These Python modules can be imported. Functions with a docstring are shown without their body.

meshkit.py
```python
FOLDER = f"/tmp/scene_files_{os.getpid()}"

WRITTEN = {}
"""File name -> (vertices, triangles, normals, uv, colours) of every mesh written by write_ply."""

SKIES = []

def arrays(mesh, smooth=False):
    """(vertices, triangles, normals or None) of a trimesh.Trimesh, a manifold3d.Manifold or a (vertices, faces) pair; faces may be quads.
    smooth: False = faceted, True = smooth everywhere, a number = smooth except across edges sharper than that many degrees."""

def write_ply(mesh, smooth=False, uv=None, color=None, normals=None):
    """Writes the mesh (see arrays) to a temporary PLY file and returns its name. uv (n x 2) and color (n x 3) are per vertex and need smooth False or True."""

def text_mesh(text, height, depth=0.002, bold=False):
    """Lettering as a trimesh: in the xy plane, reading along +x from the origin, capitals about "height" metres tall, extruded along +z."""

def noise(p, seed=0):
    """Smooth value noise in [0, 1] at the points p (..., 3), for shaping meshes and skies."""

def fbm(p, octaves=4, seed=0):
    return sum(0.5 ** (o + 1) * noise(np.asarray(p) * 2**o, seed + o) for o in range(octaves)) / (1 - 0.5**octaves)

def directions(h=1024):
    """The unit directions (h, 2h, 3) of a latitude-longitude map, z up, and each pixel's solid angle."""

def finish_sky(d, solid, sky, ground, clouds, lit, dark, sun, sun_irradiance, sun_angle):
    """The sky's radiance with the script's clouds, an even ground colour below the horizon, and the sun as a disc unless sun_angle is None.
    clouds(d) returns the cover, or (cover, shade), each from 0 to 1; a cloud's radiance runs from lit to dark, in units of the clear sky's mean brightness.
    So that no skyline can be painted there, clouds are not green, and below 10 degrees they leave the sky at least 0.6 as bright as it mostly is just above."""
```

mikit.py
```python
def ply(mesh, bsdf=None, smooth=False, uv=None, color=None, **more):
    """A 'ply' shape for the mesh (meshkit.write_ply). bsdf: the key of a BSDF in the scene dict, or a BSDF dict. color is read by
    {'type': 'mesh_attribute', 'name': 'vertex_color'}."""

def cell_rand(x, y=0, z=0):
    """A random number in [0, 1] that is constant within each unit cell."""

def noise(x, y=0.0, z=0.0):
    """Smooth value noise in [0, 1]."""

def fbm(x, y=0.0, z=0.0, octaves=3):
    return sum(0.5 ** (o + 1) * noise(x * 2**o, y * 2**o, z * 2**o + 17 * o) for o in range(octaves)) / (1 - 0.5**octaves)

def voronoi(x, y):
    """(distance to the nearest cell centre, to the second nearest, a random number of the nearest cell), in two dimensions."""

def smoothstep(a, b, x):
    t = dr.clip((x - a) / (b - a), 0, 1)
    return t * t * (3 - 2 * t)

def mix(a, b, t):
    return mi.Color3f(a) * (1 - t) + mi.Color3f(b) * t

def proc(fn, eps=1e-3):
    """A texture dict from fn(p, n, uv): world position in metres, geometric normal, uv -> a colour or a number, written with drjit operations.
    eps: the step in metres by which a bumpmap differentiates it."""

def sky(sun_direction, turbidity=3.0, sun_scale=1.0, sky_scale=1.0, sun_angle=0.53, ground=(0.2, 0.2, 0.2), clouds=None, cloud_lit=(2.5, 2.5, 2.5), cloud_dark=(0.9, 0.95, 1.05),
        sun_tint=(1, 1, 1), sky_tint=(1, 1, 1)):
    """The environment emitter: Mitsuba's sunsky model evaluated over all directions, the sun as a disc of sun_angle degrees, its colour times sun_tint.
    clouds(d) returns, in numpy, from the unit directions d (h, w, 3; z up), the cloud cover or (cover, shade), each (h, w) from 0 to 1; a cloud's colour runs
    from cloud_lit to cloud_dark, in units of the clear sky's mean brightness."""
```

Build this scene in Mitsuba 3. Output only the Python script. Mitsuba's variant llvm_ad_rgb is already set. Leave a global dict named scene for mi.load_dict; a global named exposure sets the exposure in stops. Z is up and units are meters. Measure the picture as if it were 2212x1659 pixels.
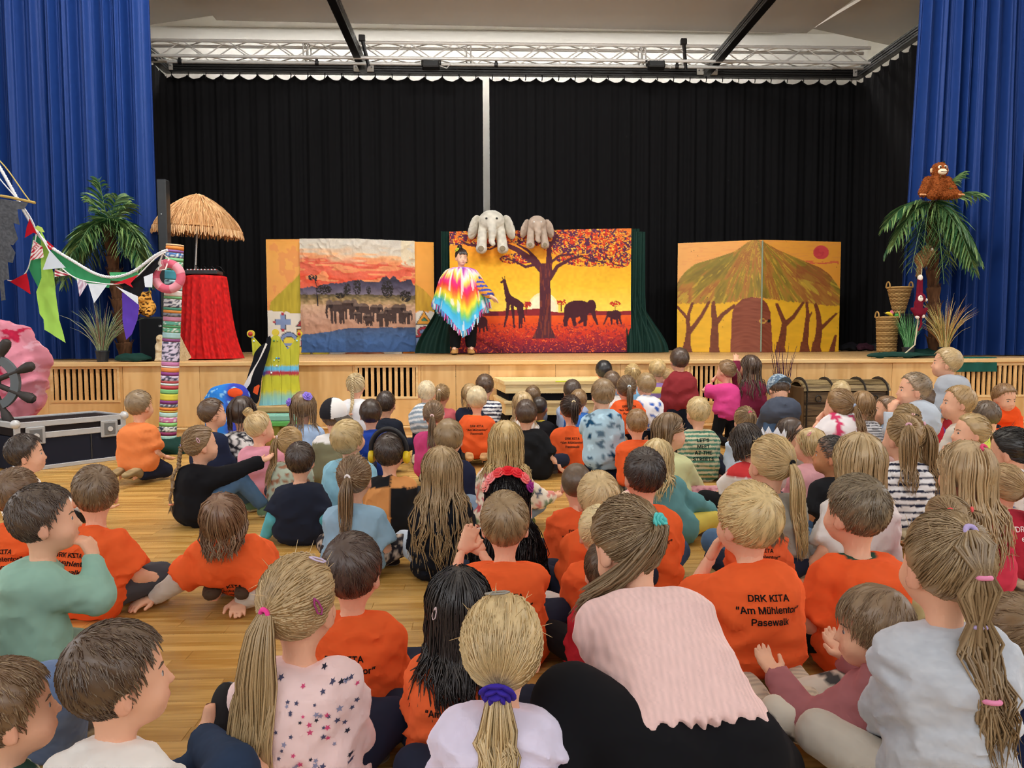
import math, numpy as np, trimesh, mitsuba as mi, mikit, meshkit
from concurrent.futures import ThreadPoolExecutor
from scipy.ndimage import map_coordinates
import drjit as dr
T = mi.ScalarTransform4f
scene, labels = {}, {}

# ---------------------------------------------------------------- camera, light, exposure
CAM_H, FPX, PITCH, YAW, ROLL = 1.10, 1661.0, math.radians(3.5), math.radians(2.2), math.radians(0.2)
exposure = 0.22
EYE = np.array([0.0, 0.0, CAM_H])
FWD = np.array([math.sin(YAW) * math.cos(PITCH), math.cos(YAW) * math.cos(PITCH), -math.sin(PITCH)])
_r0 = np.cross(FWD, [0, 0, 1.0]); _r0 /= np.linalg.norm(_r0)
_u0 = np.cross(_r0, FWD)
UP = _u0 * math.cos(ROLL) + _r0 * math.sin(ROLL)
RIGHT = np.cross(FWD, UP)
scene['camera'] = {'type': 'perspective', 'fov': 2 * math.degrees(math.atan(1106 / FPX)), 'fov_axis': 'x', 'near_clip': 0.05, 'far_clip': 200.0,
                   'to_world': T().look_at(origin=EYE.tolist(), target=(EYE + FWD).tolist(), up=UP.tolist())}
DAY = (1.0, 1.03, 1.08)
WINDOW_L, REAR_L, ADDED_LAMP_L, ADDED_STAGE_L, ADDED_FLOOD_L = 1.3, 2.2, 2.0, 16.0, 58.0     # radiance of the daylit panes, the rear ones enlarged for the stage, and the added ceiling lamps, rear stage lamp and floodlights

def ray(px, py):
    d = FWD + RIGHT * (px - 1106) / FPX - UP * (py - 829.5) / FPX
    return d / (d @ FWD)                       # depth 1 along the view axis
def atd(px, py, depth): return EYE + ray(px, py) * depth
def aty(px, py, y):
    d = ray(px, py); return EYE + d * (y / d[1])
def atz(px, py, z):
    d = ray(px, py); return EYE + d * ((z - CAM_H) / d[2])

# ---------------------------------------------------------------- colours and materials
def lin(c):
    if isinstance(c, str): c = [int(c[i:i + 2], 16) for i in (1, 3, 5)]
    c = np.asarray(c, float) / 255
    return np.where(c < 0.04045, c / 12.92, ((c + 0.055) / 1.055) ** 2.4)
VC = {'type': 'mesh_attribute', 'name': 'vertex_color'}
# Colours: a mesh's colours mostly run between two of them. These pairs stand in one table; the mesh's uv holds the row (v) and how far it is from the first to the second (u).
PAIRS, PAIR_ROW, TABLE = [], {}, {}
def pair_colour(p, n, uv):
    i = mi.UInt32(dr.maximum(uv.y + 0.5, 0.0)) * 6; g = [dr.gather(mi.Float, TABLE['c'], i + k) for k in range(6)]
    return mi.Color3f(*[g[k] + (g[k + 3] - g[k]) * dr.clip(uv.x, 0.0, 1.0) for k in range(3)])
PAIR = mikit.proc(pair_colour)
def two(b): return {'type': 'twosided', 'bsdf': b}
MATS = {'cloth': dict(roughness=.9, specular=.15, sheen=.25), 'velvet': dict(roughness=.75, specular=.2, sheen=1.0, sheen_tint=.6), 'drapery': dict(roughness=.6, specular=.25, sheen=.25), 'skin': dict(roughness=.55, specular=.35), 'hair_fibre': dict(roughness=.38, specular=.75), 'plastic': dict(roughness=.4, specular=.5),
        'paint': dict(roughness=.6, specular=.4), 'matte': dict(roughness=.95, specular=.1), 'glossy': dict(roughness=.15, specular=.5, clearcoat=.5), 'metal': dict(roughness=.38, specular=.6, metallic=.25), 'leaf': dict(roughness=.5, specular=.4)}
for k_, d_ in MATS.items():
    scene[k_] = two({'type': 'principled', 'base_color': PAIR, **d_}); scene[k_ + '_varied'] = two({'type': 'principled', 'base_color': VC, **d_})
def colour_uv(C):
    """uv that gives the colours C (n, 3) through one pair, or None where two colours do not span them."""
    m = C.mean(0); D = C - m
    if np.abs(D).max() < 1e-4: t, a, b = np.zeros(len(C)), m, m
    else:
        w, v = np.linalg.eigh(D.T @ D); d = v[:, -1]; t = D @ d; R = np.linalg.norm(D - t[:, None] * d, axis=1)
        if np.percentile(R, 96) > .018 + .10 * m.mean(): return None
        lo, hi = t.min(), t.max(); a, b = np.clip(m + d * lo, .001, 1), np.clip(m + d * hi, .001, 1); t = (t - lo) / max(hi - lo, 1e-9)
    key = tuple(np.round(np.concatenate([a, b]), 4))
    if key not in PAIR_ROW: PAIR_ROW[key] = len(PAIRS); PAIRS.append(key)
    return np.stack([t, np.full(len(C), float(PAIR_ROW[key]))], 1)

# every wooden surface: one procedural grain; a mesh says by its uv which wood (u, a whole number) and which tone (v) it has
WOODS = [('#ad7f3a', '#cfa55e', (2.2, 34.0, 10.0)), ('#cfa061', '#e3ba7e', (9.0, 9.0, 1.1)), ('#d6aa6c', '#e8c890', (1.2, 14.0, 14.0)), ('#b28d5d', '#cdaa78', (1.4, 20.0, 10.0)), ('#d9bb7c', '#ebd4a0', (1.3, 12.0, 12.0)), ('#332619', '#6a563c', (3.0, 30.0, 30.0)), ('#55452c', '#94805a', (4.0, 40.0, 40.0))]
WOODS = [(tuple(map(float, lin(a))), tuple(map(float, lin(b))), k) for a, b, k in WOODS]
def grain(p, n, uv):
    w = dr.floor(uv.x + 0.5); sx, sy, sz = mi.Float(WOODS[0][2][0]), mi.Float(WOODS[0][2][1]), mi.Float(WOODS[0][2][2]); c1, c2 = mi.Color3f(WOODS[0][0]), mi.Color3f(WOODS[0][1])
    for i, (a, b, k) in enumerate(WOODS[1:], 1):
        m = w > i - 0.5
        sx, sy, sz = dr.select(m, k[0], sx), dr.select(m, k[1], sy), dr.select(m, k[2], sz); c1, c2 = dr.select(m, mi.Color3f(a), c1), dr.select(m, mi.Color3f(b), c2)
    s = uv.y * 37.0
    q = mikit.noise(p.x * sx + s, p.y * sy + s * 1.7, p.z * sz) * 0.6 + mikit.noise(p.x * sx * 4.0 + s, p.y * sy * 4.0, p.z * sz * 4.0 + s) * 0.4
    t = mikit.smoothstep(0.2, 0.8, q)
    return (c1 * (1 - t) + c2 * t) * (0.86 + 0.28 * uv.y)
scene['wood'] = two({'type': 'principled', 'base_color': mikit.proc(grain), 'roughness': 0.36, 'specular': 0.45, 'clearcoat': 0.12, 'clearcoat_gloss': 0.8})
WOOD = {'oak': 0, 'maple': 1, 'maple_light': 2, 'stage_floor': 3, 'box_wood': 4, 'chest_wood': 5, 'chest_wood_light': 6}
_tone = np.random.default_rng(77)
def wply(mesh, kind, tone=None):
    t = _tone.uniform(.25, .75) if tone is None else tone
    return mikit.ply(mesh, 'wood', uv=np.tile([WOOD[kind], t], (len(mesh.vertices), 1)))

# ---------------------------------------------------------------- scene entries
_count = {}
def numbered(name):
    i = _count.get(name, 0); _count[name] = i + 1
    return name if i == 0 else '%s_%03d' % (name, i)
def tag(key, label=None, cat=None, group=None, kind=None):
    d = labels.setdefault(key, {})
    for k, v in (('label', label), ('category', cat), ('group', group), ('kind', kind)):
        if v: d[k] = v
    return key
def thing(name, label, cat, group=None):
    return tag(numbered(name), label, cat, group)
def shape(mesh, color, mat='matte', smooth=False, normals=None):
    v, f, n = meshkit.arrays(mesh, smooth)
    if normals is not None: n = normals
    c = lin(color) if isinstance(color, str) else np.asarray(color, float)
    if c.ndim == 1: c = np.broadcast_to(c, (len(v), 3))
    uv = colour_uv(c)
    path = meshkit.write_ply((v, f), uv=uv, normals=n) if uv is not None else meshkit.write_ply((v, f), color=c, normals=n)
    return {'type': 'ply', 'filename': path, 'face_normals': n is None, 'bsdf': {'type': 'ref', 'id': mat if uv is not None else mat + '_varied'}}
def put(name, mesh, color, mat='matte', smooth=False, parent=None, label=None, cat=None, group=None, kind=None, normals=None):
    """One entry: a part when parent is given, else a thing of one mesh. color: '#rrggbb', a linear triple, or one linear triple per vertex."""
    key = numbered(parent + '__' + name if parent else name)
    scene[key] = shape(mesh, color, mat, smooth, normals)
    if label or cat or group or kind: tag(key, label, cat, group, kind)
    return key
def put_ply(name, d, parent=None, to_world=None, **k):
    key = numbered(parent + '__' + name if parent else name)
    scene[key] = d if to_world is None else {**d, 'to_world': to_world}
    if k: tag(key, **k)
    return key
def proc_shape(mesh, mat, smooth=False):
    return mikit.ply(mesh, mat, smooth=smooth)
def struct(name, mesh, mat, color=None, parent=None, smooth=False):
    key = numbered(parent + '__' + name if parent else name)
    scene[key] = shape(mesh, color, mat, smooth) if color is not None else wply(mesh, mat, .5)
    if not parent: tag(key, kind='structure')
    return key

# ---------------------------------------------------------------- mesh helpers
cat = trimesh.util.concatenate
def unit_(v): return np.asarray(v, float) / np.linalg.norm(v)
def M(v, f): return trimesh.Trimesh(np.asarray(v, float), np.asarray(f, int), process=False)
def box(lo, hi, bev=0.0):
    lo, hi = np.asarray(lo, float), np.asarray(hi, float)
    if bev <= 0: return trimesh.creation.box(bounds=[lo, hi])
    bev = min(bev, 0.45 * (hi - lo).min()); P = []
    for sx in (0, 1):
        for sy in (0, 1):
            for sz in (0, 1):
                c = np.where([sx, sy, sz], hi, lo); s = np.where([sx, sy, sz], -1, 1) * bev
                for k in range(3):
                    q = c + s; q[k] = c[k]; P.append(q)
    return trimesh.convex.convex_hull(np.array(P))
def frames(P):
    P = np.asarray(P, float); t = np.gradient(P, axis=0); t /= np.maximum(np.linalg.norm(t, axis=1, keepdims=True), 1e-9)
    n = np.zeros_like(P); a = np.array([0, 0, 1.0]) if abs(t[0, 2]) < 0.9 else np.array([1.0, 0, 0])
    v = np.cross(t[0], a); v /= np.linalg.norm(v)
    for i in range(len(P)):
        v = v - t[i] * (v @ t[i]); v /= max(np.linalg.norm(v), 1e-9); n[i] = v
    return t, n, np.cross(t, n)
def tube(P, r, n=8, cap=True, flat=1.0):
    P = np.asarray(P, float); r = np.broadcast_to(np.asarray(r, float), (len(P),))
    _, a, b = frames(P); th = np.arange(n) * 2 * np.pi / n
    V = P[:, None] + r[:, None, None] * (np.cos(th)[None, :, None] * a[:, None] + flat * np.sin(th)[None, :, None] * b[:, None])
    m = len(P); i, j = np.meshgrid(np.arange(m - 1), np.arange(n), indexing='ij'); k = (j + 1) % n
    q = np.stack([i * n + j, i * n + k, (i + 1) * n + k, (i + 1) * n + j], -1).reshape(-1, 4)
    F = np.vstack([q[:, [0, 1, 2]], q[:, [0, 2, 3]]]); V = V.reshape(-1, 3)
    if cap:
        V = np.vstack([V, P[:1], P[-1:]]); j = np.arange(n); k = (j + 1) % n; c = len(V)
        F = np.vstack([F, np.stack([k, j, j * 0 + c - 2], 1), np.stack([(m - 1) * n + j, (m - 1) * n + k, j * 0 + c - 1], 1)])
    return M(V, F)
def lathe(rz, n=24, center=(0, 0, 0)):
    rz = np.asarray(rz, float); th = np.arange(n) * 2 * np.pi / n
    V = np.stack([rz[:, None, 0] * np.cos(th), rz[:, None, 0] * np.sin(th), np.repeat(rz[:, 1:2], n, 1)], -1).reshape(-1, 3)
    m = len(rz); i, j = np.meshgrid(np.arange(m - 1), np.arange(n), indexing='ij'); k = (j + 1) % n
    q = np.stack([i * n + j, i * n + k, (i + 1) * n + k, (i + 1) * n + j], -1).reshape(-1, 4)
    return M(V + np.asarray(center), np.vstack([q[:, [0, 1, 2]], q[:, [0, 2, 3]]]))
def sheet(fn, nu, nv, thick=0.0):
    """fn(u, v) -> points (..., 3) on a nu x nv grid, u and v from 0 to 1."""
    u, v = np.meshgrid(np.linspace(0, 1, nu), np.linspace(0, 1, nv), indexing='ij')
    P = fn(u, v).reshape(-1, 3); i, j = np.meshgrid(np.arange(nu - 1), np.arange(nv - 1), indexing='ij')
    a = i * nv + j; q = np.stack([a, a + nv, a + nv + 1, a + 1], -1).reshape(-1, 4)
    F = np.vstack([q[:, [0, 1, 2]], q[:, [0, 2, 3]]])
    return M(P, F)
def prism(poly, depth):
    from shapely.geometry import Polygon
    g = poly if hasattr(poly, 'exterior') else Polygon(poly)
    return trimesh.creation.extrude_polygon(g, depth, engine='earcut')
def up_xz(m):      # a prism drawn in x, z and extruded along y (towards +y)
    m = m.copy(); v = m.vertices.copy(); m.vertices = np.stack([v[:, 0], v[:, 2], v[:, 1]], 1); m.invert(); return m
def rot(axis, deg): return trimesh.transformations.rotation_matrix(math.radians(deg), axis)
def mv(m, t=(0, 0, 0), rz=0.0, ry=0.0, rx=0.0, s=1.0):
    m = m.copy()
    if s != 1.0: m.apply_scale(s)
    for d, a in ((rx, (1, 0, 0)), (ry, (0, 1, 0)), (rz, (0, 0, 1))):
        if d: m.apply_transform(rot(a, d))
    m.apply_translation(t); return m
def ellipsoid(c, r, sub=2):
    m = trimesh.creation.icosphere(subdivisions=sub); m.vertices = m.vertices * np.asarray(r) + np.asarray(c); return m
def lump(m, amp, freq, seed=0):
    m = m.copy(); n = m.vertex_normals
    m.vertices = m.vertices + n * ((meshkit.fbm(m.vertices * freq, 3, seed) - 0.5) * 2 * amp)[:, None]; return m
def inpoly(x, y, poly):
    """Which of the points lie in the polygon (even-odd)."""
    poly = np.asarray(poly, float); x, y = np.asarray(x), np.asarray(y); res = np.zeros(x.shape, bool)
    lo, hi = poly.min(0), poly.max(0); s = (x >= lo[0]) & (x <= hi[0]) & (y >= lo[1]) & (y <= hi[1])
    if not s.any(): return res
    xs, ys = x[s], y[s]; r = np.zeros(xs.shape, bool); q = np.roll(poly, -1, 0)
    for (x0, y0), (x1, y1) in zip(poly, q):
        if y0 == y1: continue
        r ^= ((ys < y0) != (ys < y1)) & (xs < (x1 - x0) * (ys - y0) / (y1 - y0) + x0)
    res[s] = r; return res
def segd(x, y, x0, y0, x1, y1):
    t = np.clip(((x - x0) * (x1 - x0) + (y - y0) * (y1 - y0)) / ((x1 - x0) ** 2 + (y1 - y0) ** 2 + 1e-12), 0, 1)
    return np.hypot(x - x0 - t * (x1 - x0), y - y0 - t * (y1 - y0)), t
def ns(x, y, z=0.0, seed=0): return meshkit.noise(np.stack(np.broadcast_arrays(x, y, z), -1), seed)
def fb(x, y, z=0.0, o=4, seed=0): return meshkit.fbm(np.stack(np.broadcast_arrays(x, y, z), -1), o, seed)
def sst(a, b, x):
    t = np.clip((x - a) / (b - a), 0, 1); return t * t * (3 - 2 * t)
def mixc(a, b, t): return a + (b - a) * np.asarray(t)[..., None]
# ---------------------------------------------------------------- the hall
Y0 = 8.40                                     # front of the stage
HS = 0.843                                    # height of the stage
XL, XR, YB, YE, HC = -7.6, 7.6, -5.0, 15.2, 7.0
floor = struct('floor', box((XL, YB, -0.2), (XR, Y0 + 0.1, -0.004)), 'matte', '#6b4a22')
rng = np.random.default_rng(5)
TONES = [.30, .12, .82, .55]
PW = 0.0775                                   # width of one floor strip
def plank_mesh(L, W):
    b, t = 0.0012, 0.006
    v = [(0, 0, -t), (L, 0, -t), (L, W, -t), (0, W, -t), (0, 0, -b), (L, 0, -b), (L, W, -b), (0, W, -b), (b, b, 0), (L - b, b, 0), (L - b, W - b, 0), (b, W - b, 0)]
    f = []
    for o in (0, 4):
        for k in range(4):
            a, c = o + k, o + (k + 1) % 4; f += [(a, c, c + 4), (a, c + 4, a + 4)]
    f += [(8, 9, 10), (8, 10, 11)]
    return M(v, f)
cand, rest = [], {0: [], 1: [], 2: [], 3: []}
for r in range(int((Y0 - 0.6) / PW)):
    y = 0.6 + r * PW; x = -6.5 + rng.uniform(0, 0.5)
    while x < 6.5:
        L = rng.choice([0.28, 0.36, 0.42, 0.5]); tone = int(rng.integers(4))
        c = np.array([x + L / 2, y + PW / 2, 0]); d = (c - EYE) @ FWD
        px = 1106 + FPX * ((c - EYE) @ RIGHT) / max(d, .1); py = 829.5 - FPX * ((c - EYE) @ UP) / max(d, .1)
        seen = d > 1 and -60 < px < 2270 and py < 1680
        score = (seen * (1.0 / max(d, .3)) * (1.6 if px < 900 else (0.9 if px < 1600 else 0.6)))
        cand.append((score, x, y, L, tone)); x += L
cand.sort(key=lambda t: -t[0])
PL = {}
for i, (s, x, y, L, tone) in enumerate(cand):
    if i < 300:
        if (L, tone) not in PL: PL[L, tone] = wply(plank_mesh(L - 0.0006, PW - 0.0006), 'oak', TONES[tone])
        put_ply('plank', PL[L, tone], floor, T().translate([x, y, 0]))
    else: rest[tone].append(mv(plank_mesh(L - 0.0006, PW - 0.0006), (x, y, 0)))
for tone in rest:
    k = put_ply('planking', wply(cat(rest[tone]), 'oak', TONES[tone]), floor); tag(k, kind='stuff')

PLASTER = '#d9d6cd'
def window_wall(side, x):
    s = -1 if side == 'left' else 1
    wins = [(-3.8, 1.2), (2.2, 7.2)]
    z0, z1 = 1.0, 5.2
    parts = [box((x, YB, 0), (x + 0.3 * s, YE, z0)) if s > 0 else box((x - 0.3, YB, 0), (x, YE, z0))]
    lo, hi = (x, x + 0.3) if s > 0 else (x - 0.3, x)
    parts.append(box((lo, YB, z1), (hi, YE, HC)))
    ys = [YB] + [v for w in wins for v in w] + [YE]
    for a, b in zip(ys[::2], ys[1::2]): parts.append(box((lo, a, z0), (hi, b, z1)))
    struct('wall_' + side, cat(parts), 'matte', PLASTER)
    for a, b in wins:
        n = numbered('window'); key = n.replace('window_', 'window_') if '_' in n else 'window_000'
        xi = x + 0.12 * s
        fr = [box((xi - .04, a, z0), (xi + .04, a + .08, z1)), box((xi - .04, b - .08, z0), (xi + .04, b, z1)), box((xi - .04, a, z0), (xi + .04, b, z0 + .08)), box((xi - .04, a, z1 - .08), (xi + .04, b, z1)), box((xi - .03, (a + b) / 2 - .04, z0), (xi + .03, (a + b) / 2 + .04, z1))]
        scene[key + '__frame'] = shape(cat(fr), '#e9e7e0', 'paint'); tag(key, kind='structure')
        xg = x + 0.22 * s
        g = M([(xg, a, z0), (xg, b, z0), (xg, b, z1), (xg, a, z1)], [(0, 1, 2), (0, 2, 3)] if s < 0 else [(0, 2, 1), (0, 3, 2)])
        g = mikit.ply(g, {'type': 'diffuse', 'reflectance': {'type': 'rgb', 'value': [.2, .2, .2]}})
        g['emitter'] = {'type': 'area', 'radiance': {'type': 'rgb', 'value': [WINDOW_L * c for c in DAY]}}
        scene[key + '__pane'] = g
window_wall('left', XL); window_wall('right', XR)
RW = [(-6.4, -0.4), (0.4, 6.4)]; rz0, rz1 = 2.2, 6.3  # unseen rear windows, put in large to brighten the boards on the stage
struct('wall_rear', cat([box((XL, YB - .3, 0), (XR, YB, rz0)), box((XL, YB - .3, rz1), (XR, YB, HC)), box((XL, YB - .3, rz0), (RW[0][0], YB, rz1)), box((RW[0][1], YB - .3, rz0), (RW[1][0], YB, rz1)), box((RW[1][1], YB - .3, rz0), (XR, YB, rz1))]), 'matte', PLASTER)
for a, b in RW:
    n = numbered('window'); yi = YB - .12
    fr = [box((a, yi - .04, rz0), (b, yi + .04, rz0 + .08)), box((a, yi - .04, rz1 - .08), (b, yi + .04, rz1))] + [box((x - .04, yi - .04, rz0), (x + .04, yi + .04, rz1)) for x in np.linspace(a + .04, b - .04, 4)]
    scene[n + '__frame'] = shape(cat(fr), '#e9e7e0', 'paint'); tag(n, kind='structure'); yg = YB - .22
    g = mikit.ply(M([(a, yg, rz0), (b, yg, rz0), (b, yg, rz1), (a, yg, rz1)], [(0, 2, 1), (0, 3, 2)]), {'type': 'diffuse', 'reflectance': {'type': 'rgb', 'value': [.2, .2, .2]}})
    g['emitter'] = {'type': 'area', 'radiance': {'type': 'rgb', 'value': [REAR_L * c for c in DAY]}}; scene[n + '__pane'] = g
struct('wall_back', box((XL, YE, 0), (XR, YE + 0.3, HC)), 'matte', '#e4e2dc')
struct('ceiling', box((XL, YB, HC), (XR, YE, HC + 0.2)), 'matte', '#dedbd3')
def lamp(x, y, z, wx, wy, rad, key):
    hz = z + 0.06
    scene[key + '__housing'] = shape(box((x - wx / 2 - .03, y - wy / 2 - .03, z + .004), (x + wx / 2 + .03, y + wy / 2 + .03, hz)), '#e8e8e6', 'paint')
    g = mikit.ply(M([(x - wx / 2, y - wy / 2, z), (x + wx / 2, y - wy / 2, z), (x + wx / 2, y + wy / 2, z), (x - wx / 2, y + wy / 2, z)], [(0, 2, 1), (0, 3, 2)]), {'type': 'diffuse', 'reflectance': {'type': 'rgb', 'value': [.6, .6, .6]}})
    g['emitter'] = {'type': 'area', 'radiance': {'type': 'rgb', 'value': [rad * c for c in (1.0, 0.97, 0.92)]}}
    scene[key + '__diffuser'] = g
for x, nm in ((-4.2, 'left'), (0.0, 'middle'), (4.2, 'right')):
    k = thing('added_ceiling_lamp', 'added unseen strip lamp on the hall ceiling above the audience, %s of three' % nm, 'lamp'); lamp(x, 2.4, 6.93, 0.6, 11.0, ADDED_LAMP_L, k)  # unseen strip lamps added as overall light for the hall
k = thing('added_stage_lamp', 'added long lamp brightening the wall at the rear of the stage', 'lamp'); lamp(0, 14.3, 6.93, 11.0, 0.35, ADDED_STAGE_L, k)  # lamp added to brighten the white wall behind the black curtains

for x, nm in ((-2.1, 'left'), (2.1, 'right')):
    k = thing('added_floodlight', 'added unseen floodlight above the audience brightening the stage, %s of two' % nm, 'floodlight'); c, d = np.array([x, 5.6, 6.5]), unit_([0, 1, -.52]); u_, v_ = np.array([1.0, 0, 0]), np.cross(d, [1.0, 0, 0])  # unseen floodlights added to lift the light on the stage boards
    V = np.array([c + u_ * a + v_ * b for a, b in ((-1.0, -.28), (1.0, -.28), (1.0, .28), (-1.0, .28))]); g = mikit.ply(M(V, [(0, 1, 2), (0, 2, 3)] if np.cross(V[1] - V[0], V[2] - V[0]) @ d > 0 else [(0, 2, 1), (0, 3, 2)]), {'type': 'diffuse', 'reflectance': {'type': 'rgb', 'value': [.6, .6, .6]}})
    g['emitter'] = {'type': 'area', 'radiance': {'type': 'rgb', 'value': [ADDED_FLOOD_L * q for q in (1.0, .97, .92)]}}; scene[k + '__lens'] = g
    W_ = np.vstack([V - d * .01, V * .9 + c * .1 - d * .22]); scene[k + '__housing'] = shape(trimesh.convex.convex_hull(W_), '#1c1c1e', 'paint'); scene[k + '__yoke'] = shape(tube([c + u_ * 1.04 - d * .1, c + u_ * 1.04 + [0, 0, .44], c - u_ * 1.04 + [0, 0, .44], c - u_ * 1.04 - d * .1], .02, 6), '#1c1c1e', 'paint')
# ---------------------------------------------------------------- the stage
struct('stage_deck', box((XL, Y0 + 0.02, HS - 0.03), (XR, YE, HS)), 'stage_floor')
struct('stage_step', box((XL, Y0 - 0.035, HS - 0.045), (XR, Y0 + 0.03, HS + 0.001), 0.006), 'maple_light')
struct('stage_core', box((XL, Y0 + 0.11, 0), (XR, Y0 + 0.2, HS - 0.05)), 'matte', '#15120f')
fascia = tag(numbered('wall_stage'), kind='structure')
def fx(px): return aty(px, 850, Y0)[0]
grilles = [(104, 266, 786, 866), (762, 910, 793, 858), (1478, 1562, 786, 868), (2064, 2230, 782, 846)]
seams = [-150, 60, 104, 266, 432, 600, 762, 910, 985, 1057, 1200, 1340, 1478, 1562, 1640, 1720, 1781, 1926, 2064, 2230, 2420]
zt, zb = HS - 0.045, 0.14
for a, b in zip(seams[:-1], seams[1:]):
    xa, xb = fx(a) + .0015, fx(b) - .0015
    g = [q for q in grilles if q[0] == a and q[1] == b]
    if not g:
        put_ply('panel', wply(box((xa, Y0, zb), (xb, Y0 + .02, zt), .002), 'maple'), fascia); continue
    g = g[0]; zu, zl = min(aty(a, g[2], Y0)[2], zt - .02), aty(a, g[3], Y0)[2]
    if a == 2064: zu, zl = zt - .03, zt - .37
    fr = cat([box((xa, Y0, zu), (xb, Y0 + .02, zt)), box((xa, Y0, zb), (xb, Y0 + .02, zl)), box((xa, Y0, zl), (xa + .05, Y0 + .02, zu)), box((xb - .05, Y0, zl), (xb, Y0 + .02, zu))])
    vent = put_ply('vent_panel', wply(fr, 'maple'), fascia)
    rim = cat([box((xa + .04, Y0 - .008, zu - .005), (xb - .04, Y0 + .01, zu + .02)), box((xa + .04, Y0 - .008, zl - .02), (xb - .04, Y0 + .01, zl + .005)), box((xa + .03, Y0 - .008, zl - .02), (xa + .055, Y0 + .01, zu + .02)), box((xb - .055, Y0 - .008, zl - .02), (xb - .03, Y0 + .01, zu + .02))])
    put_ply('vent_rim', wply(rim, 'maple_light'), vent)
    n = max(6, int(round((xb - xa - .1) / .062))); w = (xb - xa - .1) / n
    for i in range(n):
        x = xa + .05 + (i + .55) * w
        put_ply('slat', wply(box((x - w * .27, Y0 + .002, zl), (x + w * .27, Y0 + .028, zu), .002), 'maple'), vent)
put_ply('skirting', wply(cat([box((XL, Y0 - .012, 0.0), (XR, Y0 + .03, 0.105), .004), box((XL, Y0 - .03, 0.105), (XR, Y0 + .03, 0.135), .008), box((XL, Y0 - .035, 0), (XR, Y0, 0.03), .01)]), 'maple_light'), fascia)

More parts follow.
